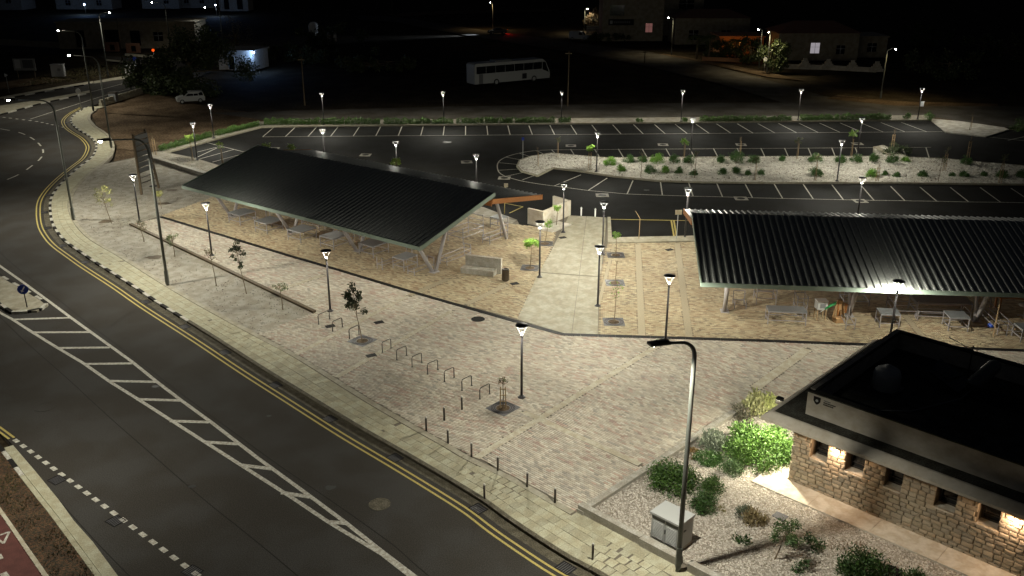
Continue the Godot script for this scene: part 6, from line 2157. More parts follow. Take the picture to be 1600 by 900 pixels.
func market_furniture() -> void:
	var la := Vector3(-26.23, 0, -71.24)
	var lt := -atan2(0.607, 0.794)
	var ra := Vector3(10.89, 0, -49.22)
	var rt := -atan2(0.0974, 0.9952)
	var lg := "stall tables in the left hall"
	var rg := "stall tables in the right hall"
	for q in [
		[3.4, 2.8, 1.5, 1.6, 0.85, "grey stall table in the left hall, first from the street end"], [7.0, 2.6, 1.5, 1.6, 0.85, "grey stall table in the left hall, second from the street end"], [10.8, 2.7, 1.5, 1.6, 0.85, "grey stall table in the left hall, third from the street end"],
		[14.0, 3.1, 1.5, 1.6, 0.85, "grey stall table in the left hall, fourth from the street end"], [17.6, 3.6, 1.5, 1.6, 0.85, "grey stall table in the left hall, fifth from the street end"], [21.5, 2.8, 1.1, 1.4, 0.85, "grey stall table in the left hall nearest the roof's front corner"],
		[20.8, 14.3, 1.1, 1.0, 0.85, "pale stall table standing outside the left hall's back column"], [6.5, 6.4, 1.6, 1.2, 0.85, "stall table deep under the left hall, behind the second table"], [12.8, 6.6, 1.6, 1.2, 0.85, "stall table deep under the left hall, behind the fourth table"],
	]:
		stall(q[5], la, lt, q[0], q[1], q[2], q[3], q[4], lg)
	for q in [
		[4.9, 3.6, 0.5, 1.2, 0.9, 2, "small rail rack between the first two tables of the left hall"], [20.4, 2.9, 0.5, 3.0, 1.2, 2, "long rail rack left of the left hall's corner table"], [22.9, 2.9, 0.6, 2.0, 0.8, 2, "low rail rack inside the left hall's corner column"],
		[23.3, 6.1, 0.6, 2.6, 0.9, 3, "two-tier bench rack running back from the corner columns of the left hall"], [20.7, 10.3, 1.5, 2.4, 1.75, 4, "tall cage-like display rack under the left hall's open end"], [22.7, 11.4, 0.7, 2.2, 0.95, 3, "rail rack beside the left hall's slanted back column"],
		[13.2, 5.0, 2.2, 0.6, 1.2, 3, "rail rack deep under the left hall behind the third table"], [9.2, 5.2, 2.0, 0.6, 1.2, 3, "rail rack deep under the left hall behind the second column"],
	]:
		rack(q[6], la, lt, q[0], q[1], q[2], q[3], q[4], q[5], "display racks in the left hall")
	for q in [
		[5.3, 1.9, 2.25, 0.95, 0.85, 0.0, "long grey stall table nearest the right hall's left column"], [11.25, 2.1, 1.15, 1.0, 0.85, 0.0, "grey stall table right behind the lamp in front of the right hall"], [15.1, 2.0, 1.15, 1.1, 0.85, 0.0, "grey stall table just left of the right hall's third column pair"],
		[15.0, 4.4, 3.3, 1.3, 0.85, 0.0, "long dark stall table behind the third column pair of the right hall"], [18.6, 0.7, 1.2, 1.0, 0.8, 0.1, "stall table in front of the right hall cut by the picture's right edge"], [10.2, 5.6, 1.6, 1.2, 0.85, 0.0, "stall table deep in the shade of the right hall behind the second column pair"],
	]:
		stall(q[6], ra, rt, q[0], q[1], q[2], q[3], q[4], rg, q[5])
	for q in [
		[4.6, 5.2, 1.2, 1.2, 1.5, 3, "upright rail rack deep inside the right hall's left end"], [8.9, 1.9, 0.5, 1.5, 1.0, 2, "open rail frame before the second column pair of the right hall"], [12.6, 4.0, 1.3, 1.6, 1.6, 4, "tall rail rack behind the lamp in front of the right hall"],
		[14.6, 3.3, 2.6, 0.5, 0.85, 3, "two-rail bench frame between tables of the right hall"], [17.6, 2.9, 0.8, 3.4, 1.0, 3, "long rail rack stretching back beside the third column pair"], [2.9, 4.2, 0.7, 0.9, 0.9, 2, "small white rail frame behind the right hall's left column"], [6.4, 3.3, 0.6, 1.0, 1.9, 3, "slim upright rail rack beside the piled goods in the right hall"],
	]:
		rack(q[6], ra, rt, q[0], q[1], q[2], q[3], q[4], q[5], "display racks in the right hall")
	# tall pole, piled goods, orange frame, pedestal table
	var put_at := func(x: float, b: float) -> Vector3: return ra + Basis(Vector3.UP, rt) * Vector3(x, 0.012, -b)
	var t := thing("leaning_pole", "tall pale pole standing before the long rail rack of the right hall", "pole", put_at.call(16.9, 0.95), rt)
	var s := begin()
	bar(s, Vector3.ZERO, Vector3(0.12, 2.1, -0.3), 0.05)
	put("pole", done(s), M.stake_wood, t)
	s = begin()
	bar(s, Vector3(0.06, 0.95, -0.14), Vector3(0.75, 0.9, -0.1), 0.04)
	put("rail", done(s), M.stall_frame, t)
	s = begin()
	bar(s, Vector3(0.75, 0, -0.1), Vector3(0.75, 0.9, -0.1), 0.04)
	put("leg", done(s), M.stall_frame, t)
	t = thing("crate_stack", "clear plastic storage box on a low stand among the piled goods", "box", put_at.call(7.45, 2.6), rt + 0.2)
	s = begin()
	box(s, Vector3(0, 0.95, 0), Vector3(0.62, 0.5, 0.5))
	put("box", done(s), M.cabinet_grey, t)
	s = begin()
	box(s, Vector3(0, 1.22, 0), Vector3(0.66, 0.05, 0.54))
	put("lid", done(s), M.plastic_white, t)
	s = begin()
	box(s, Vector3(0, 0.94, 0.26), Vector3(0.34, 0.26, 0.02))
	put("label_panel", done(s), M.cabinet_dark, t)
	for k in [[-1, -1], [1, -1], [1, 1], [-1, 1]]:
		s = begin()
		bar(s, Vector3(k[0] * 0.27, 0, k[1] * 0.2), Vector3(k[0] * 0.27, 0.7, k[1] * 0.2), 0.05)
		put("leg", done(s), M.stake_wood, t)
	t = thing("folded_parasol", "rolled bright green parasol leaning among the piled goods of the right hall", "parasol", put_at.call(8.0, 2.5), rt)
	s = begin(true)
	tube(s, [Vector3(-0.35, 0.75, 0.1), Vector3(0.0, 0.98, 0.05), Vector3(0.4, 1.2, 0.0)], 0.07, 0.1, 8)
	put("canopy", done(s), M.crate_green, t)
	s = begin(true)
	tube(s, [Vector3(-0.7, 0.5, 0.15), Vector3(0.5, 1.26, 0.0)], 0.02, 0.02, 6)
	put("pole", done(s), M.plastic_white, t)
	t = thing("board_pile", "upright heap of tan boards and cardboard against the second column pair", "boards", put_at.call(8.55, 2.6), rt)
	for k in 6:
		s = begin()
		boxb(s, Transform3D(Basis.from_euler(Vector3(0.2 - 0.1 * k, 0.5 * k, 0.15 * (k % 3) - 0.1)), Vector3(-0.15 + 0.07 * k, 0.7 + 0.06 * (k % 2), 0.1 - 0.06 * k)), Vector3(0.34 + 0.05 * k, 1.3 - 0.12 * k, 0.04))
		put("board", done(s), [M.cardboard, M.stake_wood, M.timber][k % 3], t)
	s = begin()
	box(s, Vector3(-0.1, 0.15, 0.35), Vector3(0.5, 0.3, 0.4), 0.4)
	put("carton", done(s), M.cardboard, t)
	t = thing("blue_bag", "small blue bag lying at the long rail rack", "bag", put_at.call(17.25, 2.3), rt)
	s = begin(true)
	lathe(s, Vector3.ZERO, [[0.0, 0.0], [0.16, 0.02], [0.2, 0.12], [0.13, 0.24], [0.0, 0.27]], 10)
	put("bag", done(s), M.plastic_blue, t)
	t = thing("orange_bench", "orange timber bench frame under the right hall at the picture's right edge", "bench", put_at.call(19.6, 5.2), rt)
	for k in [[-0.9, -0.3], [0.9, -0.3], [-0.9, 0.3], [0.9, 0.3]]:
		s = begin()
		bar(s, Vector3(k[0], 0, k[1]), Vector3(k[0], 0.85, k[1]), 0.1)
		put("leg", done(s), M.timber, t)
	s = begin()
	box(s, Vector3(0, 0.88, 0), Vector3(2.0, 0.06, 0.7))
	put("seat", done(s), M.timber, t)
	t = thing("pedestal_table", "round white pedestal table before the orange bench", "table", put_at.call(19.9, 4.2), rt)
	s = begin(true)
	lathe(s, Vector3(0, 0.72, 0), [[0.0, 0.0], [0.4, 0.0], [0.42, 0.015], [0.4, 0.03], [0.0, 0.03]], 20)
	put("table_top", done(s), M.plastic_white, t)
	s = begin(true)
	tube(s, [Vector3.ZERO, Vector3(0, 0.72, 0)], 0.05, 0.04, 10)
	put("pedestal", done(s), M.plastic_white, t)
	for k in 4:
		s = begin()
		var a := TAU * k / 4 + 0.4
		bar(s, Vector3(0, 0.06, 0), Vector3(cos(a) * 0.36, 0.02, sin(a) * 0.36), 0.06)
		put("foot", done(s), M.plastic_white, t)


# ---------------------------------------------------------------- surroundings

func wheel(parent: Node3D, at: Vector3, r: float, w: float) -> void:
	# axle along z
	var g := Node3D.new()
	g.name = "wheel"
	g.transform = Transform3D(Basis(Vector3.RIGHT, PI / 2), at)
	parent.add_child(g, true)
	var s := begin(true)
	lathe(s, Vector3(0, -w / 2, 0), [[r * 0.6, 0.0], [r * 0.95, 0.0], [r, w * 0.2], [r, w * 0.8], [r * 0.95, w], [r * 0.6, w]], 18)
	put("tyre", done(s), M.tyre, g)
	s = begin()
	lathe(s, Vector3(0, -w * 0.45, 0), [[0.0, 0.0], [r * 0.6, 0.0], [r * 0.6, w * 0.9], [0.0, w * 0.9]], 12)
	put("rim", done(s), M.cabinet_grey, g)


func profile_body(s: SurfaceTool, prof: Array, half: float, tuck := 0.0) -> void:
	# side outline in x,y drawn out to both sides; TUCK narrows the points above the waist
	var l := []
	var r := []
	for p in prof:
		var k: float = half - tuck * clampf((p[1] - 0.9) / 0.6, 0.0, 1.0)
		l.append(Vector3(p[0], p[1], k))
		r.append(Vector3(p[0], p[1], -k))
	var poly := PackedVector2Array()
	for p in prof:
		poly.append(Vector2(p[0], p[1]))
	var idx := Geometry2D.triangulate_polygon(poly)
	for i in range(0, idx.size(), 3):
		tri(s, l[idx[i]], l[idx[i + 2]], l[idx[i + 1]])
		tri(s, r[idx[i]], r[idx[i + 1]], r[idx[i + 2]])
	for i in prof.size():
		var j := (i + 1) % prof.size()
		quad(s, l[i], l[j], r[j], r[i])


func car(called: String, label: String, at: Vector3, turn: float, prof: Array, glass: Array, length: float, body: Material, lights := false) -> Node3D:
	var t := thing(called, label, "van" if called == "parked_van" else "car", at, turn)
	var s := begin()
	profile_body(s, prof, 0.82, 0.14)
	put("body", done(s), body, t)
	for side in [-1.0, 1.0]:
		for g in glass:
			s = begin()
			var q := []
			for p in g:
				q.append(Vector3(p[0], p[1], side * (0.832 - 0.14 * clampf((p[1] - 0.9) / 0.6, 0.0, 1.0))))
			quad(s, q[0], q[1], q[2], q[3])
			put("side_window", done(s), M.dark_glass, t)
	for x in [-length * 0.32, length * 0.32]:
		for z in [-0.75, 0.75]:
			wheel(t, Vector3(x, 0.31, z), 0.31, 0.2)
	for z in [-0.6, 0.6]:
		s = begin()
		box(s, Vector3(-length / 2 - 0.005, 0.72, z), Vector3(0.05, 0.14, 0.24))
		put("headlight", done(s), M.lamp_white, t)
		s = begin()
		box(s, Vector3(length / 2 + 0.005, 0.78, z), Vector3(0.05, 0.2, 0.2))
		put("tail_light", done(s), M.tail_glow if lights else M.house_orange, t)
	return t


func house(label: String, at: Vector3, turn: float, w: float, d: float, h: float, wall: Material, roof_h: float, openings: Array, category := "house") -> Node3D:
	# openings: [x, y, width, height, kind] on the front (z = +d/2)
	var t := thing("house", label, category, at, turn, "houses beyond the car park")
	var s := begin()
	box(s, Vector3(0, h / 2, 0), Vector3(w, h, d))
	put("wall", done(s), wall, t)
	s = begin()
	if roof_h > 0.3:
		var a := Vector3(-w / 2 - 0.4, h, d / 2 + 0.4)
		var b := Vector3(w / 2 + 0.4, h, d / 2 + 0.4)
		var c := Vector3(w / 2 + 0.4, h, -d / 2 - 0.4)
		var e := Vector3(-w / 2 - 0.4, h, -d / 2 - 0.4)
		var r0 := Vector3(-w / 4, h + roof_h, 0)
		var r1 := Vector3(w / 4, h + roof_h, 0)
		quad(s, a, r0, r1, b)
		quad(s, c, r1, r0, e)
		tri(s, b, r1, c)
		tri(s, e, r0, a)
		quad(s, a, b, c, e)
		put("roof", done(s), M.roof_tile, t)
	else:
		box(s, Vector3(0, h + 0.1, 0), Vector3(w + 0.5, 0.24, d + 0.5))
		put("roof_slab", done(s), wall, t)
	for o in openings:
		var win := Node3D.new()
		win.name = o[4] if o[4] in ["door", "arch"] else "window"
		t.add_child(win, true)
		var z := d / 2
		s = begin()
		box(s, Vector3(o[0], o[1] + o[3] / 2 + 0.05, z + 0.03), Vector3(o[2] + 0.2, 0.1, 0.08))
		box(s, Vector3(o[0], o[1] - o[3] / 2 - 0.05, z + 0.05), Vector3(o[2] + 0.24, 0.1, 0.12))
		box(s, Vector3(o[0] - o[2] / 2 - 0.05, o[1], z + 0.03), Vector3(0.1, o[3], 0.08))
		box(s, Vector3(o[0] + o[2] / 2 + 0.05, o[1], z + 0.03), Vector3(0.1, o[3], 0.08))
		put("frame", done(s), wall, win)
		s = begin()
		box(s, Vector3(o[0], o[1], z + 0.008), Vector3(o[2], o[3], 0.02))
		put("pane", done(s), M[o[5]] if o.size() > 5 else M.dark_glass, win)
		if o[4] == "window":
			s = begin()
			box(s, Vector3(o[0], o[1], z + 0.03), Vector3(0.06, o[3], 0.03))
			box(s, Vector3(o[0], o[1] + o[3] * 0.1, z + 0.031), Vector3(o[2], 0.05, 0.03))
			put("glazing_bar", done(s), M.sign_white, win)
	return t


func big_tree(called: String, label: String, at: Vector3, h: float, r: Vector3, leaves: int, low: Color, high: Color, group := "", size := 0.45) -> void:
	var t := thing(called, label, "tree", at, 0.0, group)
	var s := begin(true)
	var tips := []
	tube(s, [Vector3.ZERO, Vector3(0.1, h * 0.3, 0), Vector3(0, h * 0.55, 0.1)], 0.05 * h, 0.025 * h, 8, false)
	for k in 26:
		var d := rand_dir()
		var tip := Vector3(d.x * r.x, h - r.y + d.y * r.y, d.z * r.z) * rng.randf_range(0.75, 1.05)
		tip.y = clampf(tip.y, 0.5, h)
		if k < 12:
			tube(s, [Vector3(0, h * rng.randf_range(0.2, 0.5), 0), tip * 0.6 + Vector3(0, h * 0.15, 0), tip], 0.012 * h, 0.02, 5, false)
		tips.append(tip)
	put("trunk", done(s), M.bark, t)
	var lv := Leaves.new()
	for k in leaves:
		var tip: Vector3 = tips[k % tips.size()]
		var p := tip + rand_dir() * minf(r.x, r.y) * 0.42 * pow(rng.randf(), 0.5)
		p.y = maxf(p.y, 0.1)
		var d := (rand_dir() + Vector3.DOWN * 0.2).normalized()
		lv.leaf(p, d, side_of(d), size * rng.randf_range(0.7, 1.3), size * 0.55, tone(low, high))
	put("crown", lv.mesh(), M.leaf, t)


func palm(label: String, at: Vector3, h: float, low: Color, high: Color) -> void:
	var t := thing("palm_tree", label, "palm tree", at, 0.0, "palms by the far road")
	var s := begin(true)
	tube(s, [Vector3.ZERO, Vector3(0.08, h * 0.5, 0), Vector3(0.05, h, 0)], 0.22, 0.14, 8)
	put("trunk", done(s), M.bark, t)
	var lv := Leaves.new()
	for f in 16:
		var a := TAU * f / 16 + rng.randf() * 0.3
		var d := Vector3(cos(a), 0, sin(a))
		var up := rng.randf_range(0.1, 0.9)
		for k in 16:
			var q := k / 15.0
			var p := Vector3(0.05, h, 0) + d * q * 2.3 + Vector3(0, up * q * 1.8 - q * q * 2.2, 0)
			for side in [-1.0, 1.0]:
				var ax: Vector3 = (d * 0.5 + d.cross(Vector3.UP) * side + Vector3.DOWN * 0.5).normalized()
				lv.leaf(p, ax, side_of(ax), 0.75 * (1.1 - q * 0.5), 0.09, tone(low, high))
	put("crown", lv.mesh(), M.leaf, t)


func surroundings() -> void:
	# the far road and verges
	sheet_of("far_road", [-45.89,-285.22, -35.08,-282.81, -17.14,-254.79, -4.75,-234.97, 14.19,-209.61, 27.45,-192.38, 35.6,-173.86, 41.69,-151.71, 45.9,-135.53, 53.33,-123.77, 67.31,-120.89, 79.05,-118.13, 75.81,-112.96, 64.95,-116.36, 49.16,-121.83, 38.86,-127.29, 33.34,-146.83, 24.29,-169.31, 12.93,-190.14, 0,-208.28, -15.74,-233.32, -32.67,-262.82, -43.38,-269.17], -0.135, M.far_road)
	sheet_of("road_shoulder", [30.68,-187.95, 37.36,-176.71, 44.28,-161.66, 47.73,-151, 42.65,-155.4, 35.6,-173.86, 29.4,-187.95], -0.125, M.red_soil)
	sheet_of("field_path", [-38.88,-290.15, -20.47,-305.99, 12.51,-311.65, 21.62,-323.61, 12.07,-300.53, -19.44,-290.15, -33.86,-280.45], -0.13, M.red_soil)
	sheet_of("field_verge", [48.16,-136.7, 54.44,-131.02, 67.9,-128.86, 66.86,-126.78, 52.99,-127.29, 45.17,-133.23], -0.12, M.red_soil)
	# kerb of the far road near the houses
	var t := thing("roadside_wall", "low terracotta wall before the palms on the far road", "wall", Vector3(40.21, 0, -177.66))
	var s := begin()
	var w0 := Vector3(35.78, 0, -176.69) - t.position
	var w1 := Vector3(43.65, 0, -173.83) - t.position
	bar(s, w0 + Vector3(0, 0.3, 0), w1 + Vector3(0, 0.3, 0), 0.3, 0.7)
	put("wall_face", done(s), M.house_orange, t)
	# coach
	var c0 := Vector3(-6.45, -0.1, -144.03)
	var c1 := Vector3(5.52, -0.1, -151.57)
	var dir := (c1 - c0).normalized()
	var bus := thing("coach", "white coach parked in the dark field, facing the picture's right", "bus", (c0 + c1) / 2 + Vector3(0, -0.05, -1.3), -atan2(dir.z, dir.x))
	var L := c0.distance_to(c1)
	var side := [[-L / 2, 0.4], [L / 2 - 0.1, 0.4], [L / 2, 0.9], [L / 2 - 0.1, 1.5], [L / 2 - 0.9, 3.1], [L / 2 - 1.5, 3.5], [-L / 2 + 0.3, 3.5], [-L / 2, 3.3]]
	s = begin()
	profile_body(s, side, 1.25)
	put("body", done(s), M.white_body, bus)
	for k in 7:
		s = begin()
		var a := -L / 2 + 0.35 + k * (L - 1.9) / 7.0
		var b := a + (L - 1.9) / 7.0 - 0.06
		quad(s, Vector3(a, 1.95, 1.258), Vector3(a, 3.05, 1.258), Vector3(b, 3.05, 1.258), Vector3(b, 1.95, 1.258))
		put("side_window", done(s), M.dark_glass, bus)
	s = begin()
	quad(s, Vector3(L / 2 - 1.5, 1.85, 1.259), Vector3(L / 2 - 1.5, 3.05, 1.259), Vector3(L / 2 - 0.95, 3.0, 1.259), Vector3(L / 2 - 0.25, 1.35, 1.259))
	put("cab_window", done(s), M.dark_glass, bus)
	s = begin()
	quad(s, Vector3(L / 2 - 0.07, 1.5, -1.15), Vector3(L / 2 - 0.07, 1.5, 1.15), Vector3(L / 2 - 0.85, 3.08, 1.15), Vector3(L / 2 - 0.85, 3.08, -1.15))
	put("windscreen", done(s), M.dark_glass, bus)
	s = begin()
	box(s, Vector3(-L / 2 + 1.15, 1.15, 1.255), Vector3(0.72, 1.5, 0.02))
	put("door", done(s), M.cabinet_dark, bus)
	s = begin()
	box(s, Vector3(L * 0.15, 1.05, 1.255), Vector3(0.85, 0.85, 0.02))
	put("luggage_hatch", done(s), M.dark_body, bus)
	s = begin()
	box(s, Vector3(-1.5, 3.62, 0), Vector3(3.2, 0.25, 1.7))
	put("roof_unit", done(s), M.cabinet_dark, bus)
	s = begin(true)
	tube(s, [Vector3(L / 2 - 0.8, 3.3, 1.2), Vector3(L / 2 + 0.1, 3.3, 1.35), Vector3(L / 2 + 0.25, 2.7, 1.4)], 0.04, 0.06, 6)
	put("mirror", done(s), M.dark_body, bus)
	for x in [-L * 0.22, L * 0.28]:
		wheel(bus, Vector3(x, 0.5, 1.14), 0.5, 0.28)
		wheel(bus, Vector3(x, 0.5, -1.14), 0.5, 0.28)
	# cars
	var hatch := [[-1.85, 0.3], [1.85, 0.3], [1.9, 0.75], [1.78, 1.0], [1.62, 1.55], [0.2, 1.6], [-0.25, 1.52], [-0.85, 1.02], [-1.75, 0.88], [-1.88, 0.6]]
	var hglass := [[[-0.7, 1.02], [-0.2, 1.46], [0.35, 1.5], [0.35, 1.02]], [[0.42, 1.02], [0.42, 1.5], [1.0, 1.5], [1.0, 1.02]], [[1.07, 1.02], [1.07, 1.5], [1.55, 1.47], [1.68, 1.02]]]
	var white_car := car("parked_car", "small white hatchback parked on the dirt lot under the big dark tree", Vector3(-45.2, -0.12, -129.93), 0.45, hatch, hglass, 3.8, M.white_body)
	s = begin()
	quad(s, Vector3(-0.9, 1.03, -0.66), Vector3(-0.9, 1.03, 0.66), Vector3(-0.3, 1.5, 0.6), Vector3(-0.3, 1.5, -0.6))
	put("windscreen", done(s), M.dark_glass, white_car)
	var vanp := [[-2.2, 0.3], [2.2, 0.3], [2.25, 1.0], [2.2, 1.85], [-0.4, 1.9], [-0.75, 1.78], [-1.3, 1.1], [-2.15, 0.95], [-2.25, 0.6]]
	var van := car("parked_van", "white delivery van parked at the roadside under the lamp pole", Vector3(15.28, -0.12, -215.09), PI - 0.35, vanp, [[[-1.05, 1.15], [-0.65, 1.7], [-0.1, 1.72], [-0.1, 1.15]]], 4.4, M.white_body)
	s = begin()
	quad(s, Vector3(-1.33, 1.12, -0.64), Vector3(-1.33, 1.12, 0.64), Vector3(-0.8, 1.76, 0.58), Vector3(-0.8, 1.76, -0.58))
	put("windscreen", done(s), M.dark_glass, van)
	var sedan := [[-2.2, 0.3], [2.2, 0.3], [2.25, 0.8], [2.1, 1.0], [1.4, 1.05], [0.8, 1.42], [-0.4, 1.45], [-1.1, 1.0], [-2.1, 0.85], [-2.25, 0.6]]
	var dark := car("dark_car", "dark car with glowing red tail lights driving away on the far road", Vector3(-3.55, -0.12, -228.49), 0.28, sedan, [[[-0.95, 1.02], [-0.4, 1.38], [0.15, 1.38], [0.15, 1.02]], [[0.22, 1.02], [0.22, 1.38], [0.75, 1.36], [1.2, 1.04]]], 4.4, M.dark_body, true)
	for z in [-0.55, 0.55]:
		var beam := SpotLight3D.new()
		beam.name = "headlight_beam"
		beam.position = Vector3(-2.4, 0.72, z)
		beam.rotation = Vector3(-0.03, PI / 2, 0)
		beam.spot_angle = 16.0
		beam.spot_angle_attenuation = 0.8
		beam.spot_range = 80.0
		beam.light_color = Color(0.85, 0.92, 1.0)
		beam.light_energy = 160.0
		beam.light_size = 0.08
		beam.shadow_enabled = true
		dark.add_child(beam)
		var tail := OmniLight3D.new()
		tail.name = "tail_beam"
		tail.position = Vector3(2.4, 0.8, z)
		tail.light_color = Color(1.0, 0.1, 0.05)
		tail.light_energy = 0.8
		tail.light_size = 0.08
		tail.shadow_enabled = true
		dark.add_child(tail)
	# houses and buildings
	house("pale villa with three dark arches behind the junction", Vector3(-80.05, 0, -200.75), 0.05, 28.0, 9.0, 5.2, M.house_wall, 0.0, [[-9.5, 2.0, 1.9, 3.4, "arch"], [-3.0, 2.0, 3.0, 3.6, "arch"], [1.7, 2.1, 2.0, 3.0, "arch"], [6.4, 2.4, 1.9, 1.8, "window"], [11.0, 2.4, 1.6, 1.8, "window"]])
	house("tall pale corner building with a dark signboard and a pink lit window", Vector3(26.79, 0, -215.3), 0.0, 13.5, 9.0, 9.2, M.house_wall, 0.0, [[-3.6, 6.6, 3.2, 2.2, "door"], [3.6, 2.9, 1.5, 1.9, "window", "pink_window_glow"]], "building")
	t = thing("signboard", "dark signboard on the tall pale corner building", "signboard", Vector3(24.46, 0, -215.3) + Vector3(-0.3, 4.1, 4.6))
	s = begin()
	box(s, Vector3.ZERO, Vector3(5.6, 1.3, 0.1))
	put("board", done(s), M.black_paint, t)
	s = begin()
	for k in 9:
		box(s, Vector3(-1.5 + k * 0.42, 0, 0.06), Vector3(0.28, 0.4, 0.02))
	put("lettering", done(s), M.cabinet_dark, t)
	s = begin()
	box(s, Vector3(-2.2, 0, 0.06), Vector3(0.6, 0.7, 0.02))
	put("emblem", done(s), M.cabinet_grey, t)
	house("dim apartment block with a pale balcony front behind the corner building", Vector3(36.29, 0, -228.8), 0.0, 17.0, 10.0, 10.5, M.house_wall, 0.0, [[-4.5, 4.2, 5.5, 6.5, "door"], [4.5, 7.0, 3.5, 2.0, "window"]], "building")
	house("orange-rendered house behind the small palm", Vector3(44.49, 0, -186.9), 0.0, 8.5, 8.0, 3.6, M.house_orange, 0.0, [[-2.2, 1.6, 1.6, 1.4, "window"], [2.4, 1.6, 1.2, 1.4, "window"]])
	house("dark low house behind the palms", Vector3(43.05, 0, -208.45), 0.0, 16.0, 9.0, 5.5, M.house_wall, 1.6, [[-4.0, 2.0, 2.0, 2.0, "window"], [3.0, 2.0, 2.0, 2.0, "window"]])
	house("dark house with one lit window behind the white wall", Vector3(57.21, 0, -180.64), 0.0, 15.0, 9.0, 5.0, M.house_wall, 1.9, [[-0.6, 2.3, 1.7, 1.9, "window", "window_glow"], [4.2, 2.0, 1.6, 1.6, "window"]])
	house("unlit bungalow right of the house with the lit window", Vector3(66.39, 0, -184.77), 0.0, 11.0, 8.0, 3.8, M.house_wall, 0.0, [[-2.5, 1.9, 1.8, 1.6, "window"], [2.6, 1.9, 1.8, 1.6, "window"]])
	house("pale outbuilding lit by a blue-white lamp behind the big tree", Vector3(-47.38, 0, -165.76), -0.2, 6.5, 6.0, 3.2, M.render_white, 0.0, [[-0.8, 1.2, 1.1, 2.2, "door"]], "outbuilding")
	# blue-white yard lamp on the outbuilding
	yard_lamp("blue-white yard lamp on the pale outbuilding", Vector3(-44.32, 0, -165.76) + Vector3(0, 3.2, 4.4), 1.4, M.blue_glow, Color(0.62, 0.78, 1.0))
	# roofs far away along the upper edge
	house("far pale house at the top left corner of the picture", Vector3(-163.33, 0, -309.92), 0.0, 14.0, 9.0, 6.0, M.render_white, 0.0, [[-3.0, 3.0, 1.6, 1.8, "window"], [3.0, 3.0, 1.6, 1.8, "window"]])
	house("far pale house behind the brightest blue lamp", Vector3(-138.04, 0, -312.81), 0.0, 18.0, 8.0, 4.0, M.render_white, 0.0, [[-5.0, 2.0, 1.6, 1.6, "window"], [5.0, 2.0, 1.6, 1.6, "window"]])
	house("far pale house behind the street light with the small plate", Vector3(-114.4, 0, -315.76), 0.0, 12.0, 8.0, 5.0, M.render_white, 0.0, [[2.0, 2.4, 1.6, 1.6, "window"]])
	house("far pale house at the top edge above the street light behind the tree", Vector3(-104.81, 0, -318.76), 0.0, 15.0, 8.0, 5.0, M.render_white, 0.0, [[-2.0, 2.4, 1.4, 1.8, "window"], [3.0, 2.4, 1.4, 1.8, "window"]])
	house("far white porch at the top edge above the outbuilding", Vector3(-87.55, 0, -304.29), 0.0, 9.0, 6.0, 4.5, M.render_white, 0.0, [[-2.2, 2.0, 1.6, 3.0, "door"], [2.0, 2.0, 1.8, 3.0, "door"]])
	yard_lamp("brightest blue-white yard lamp at the upper left", Vector3(-129.2, 0, -293.61) + Vector3(0, 2.8, 4.2), 6.0, M.blue_glow, Color(0.62, 0.78, 1.0))
	yard_lamp("yard lamp over the far white porch at the top edge", Vector3(-87.85, 0, -283.63) + Vector3(0, 3.0, 0), 5.0, M.blue_glow, Color(0.7, 0.82, 1.0))
	yard_lamp("small garden lamp by the white van's fence", Vector3(19.2, 0, -235.34) + Vector3(0, 2.4, 0), 3.0, M.far_glow, Color(1.0, 0.85, 0.62))
	# white fence wall beside the van, white wall with pillars
	t = thing("yard_wall", "pale slatted yard wall between the van and the corner building", "wall", Vector3(19.87, 0, -221.11))
	for k in 5:
		s = begin()
		bar(s, Vector3(17.22, 0, -219.63) - t.position + Vector3(0, 0.4 + k * 0.5, 0), Vector3(22.41, 0, -219.63) - t.position + Vector3(0, 0.4 + k * 0.5, 0), 0.12, 0.42)
		put("slat", done(s), M.render_white, t)
	t = thing("pillar_wall", "white garden wall with stepped pillars on the dark right side", "wall", Vector3(55.02, 0, -162.4))
	var pw := [Vector3(47.48, 0, -164.91), Vector3(51.29, 0, -164.06), Vector3(55.07, 0, -163.23), Vector3(58.74, 0, -161.58), Vector3(62.34, 0, -159.96)]
	for k in 4:
		s = begin()
		bar(s, pw[k] - t.position + Vector3(0, 0.4, 0), pw[k + 1] - t.position + Vector3(0, 0.4, 0), 0.25, 0.8)
		put("wall_face", done(s), M.render_white, t)
	for k in 5:
		s = begin()
		for q in 4:
			box(s, pw[k] - t.position + Vector3(0, 0.35 + q * 0.42, 0), Vector3(2.3 - q * 0.55, 0.5, 0.36 + 0.01 * q))
		put("pillar", done(s), M.render_white, t)
	# plants round the houses
	palm("taller palm at the verge left of the orange house", Vector3(35.06, 0, -178.65), 4.2, Color(0.04, 0.07, 0.015), Color(0.12, 0.15, 0.04))
	palm("leafy palm-like tree in front of the terracotta wall", Vector3(36.98, 0, -176.69), 4.4, Color(0.04, 0.07, 0.015), Color(0.11, 0.14, 0.04))
	palm("small palm before the orange house", Vector3(41.7, 0, -175.73), 3.8, Color(0.05, 0.08, 0.015), Color(0.13, 0.16, 0.04))
	yard_lamp("warm porch lamp on the orange house above the small palm", Vector3(43.31, 0, -180.64) + Vector3(0, 3.0, 1.2), 2.2, M.porch_glow, Color(1.0, 0.66, 0.30))
	var dk0 := Color(0.03, 0.045, 0.015)
	var dk1 := Color(0.075, 0.095, 0.03)
	big_tree("big_tree", "big dark spreading tree beside the parked white car", Vector3(-47.81, -0.12, -138.5), 8.3, Vector3(8.0, 4.6, 5.5), 17000, Color(0.03, 0.045, 0.018), Color(0.07, 0.09, 0.035), "", 0.42)
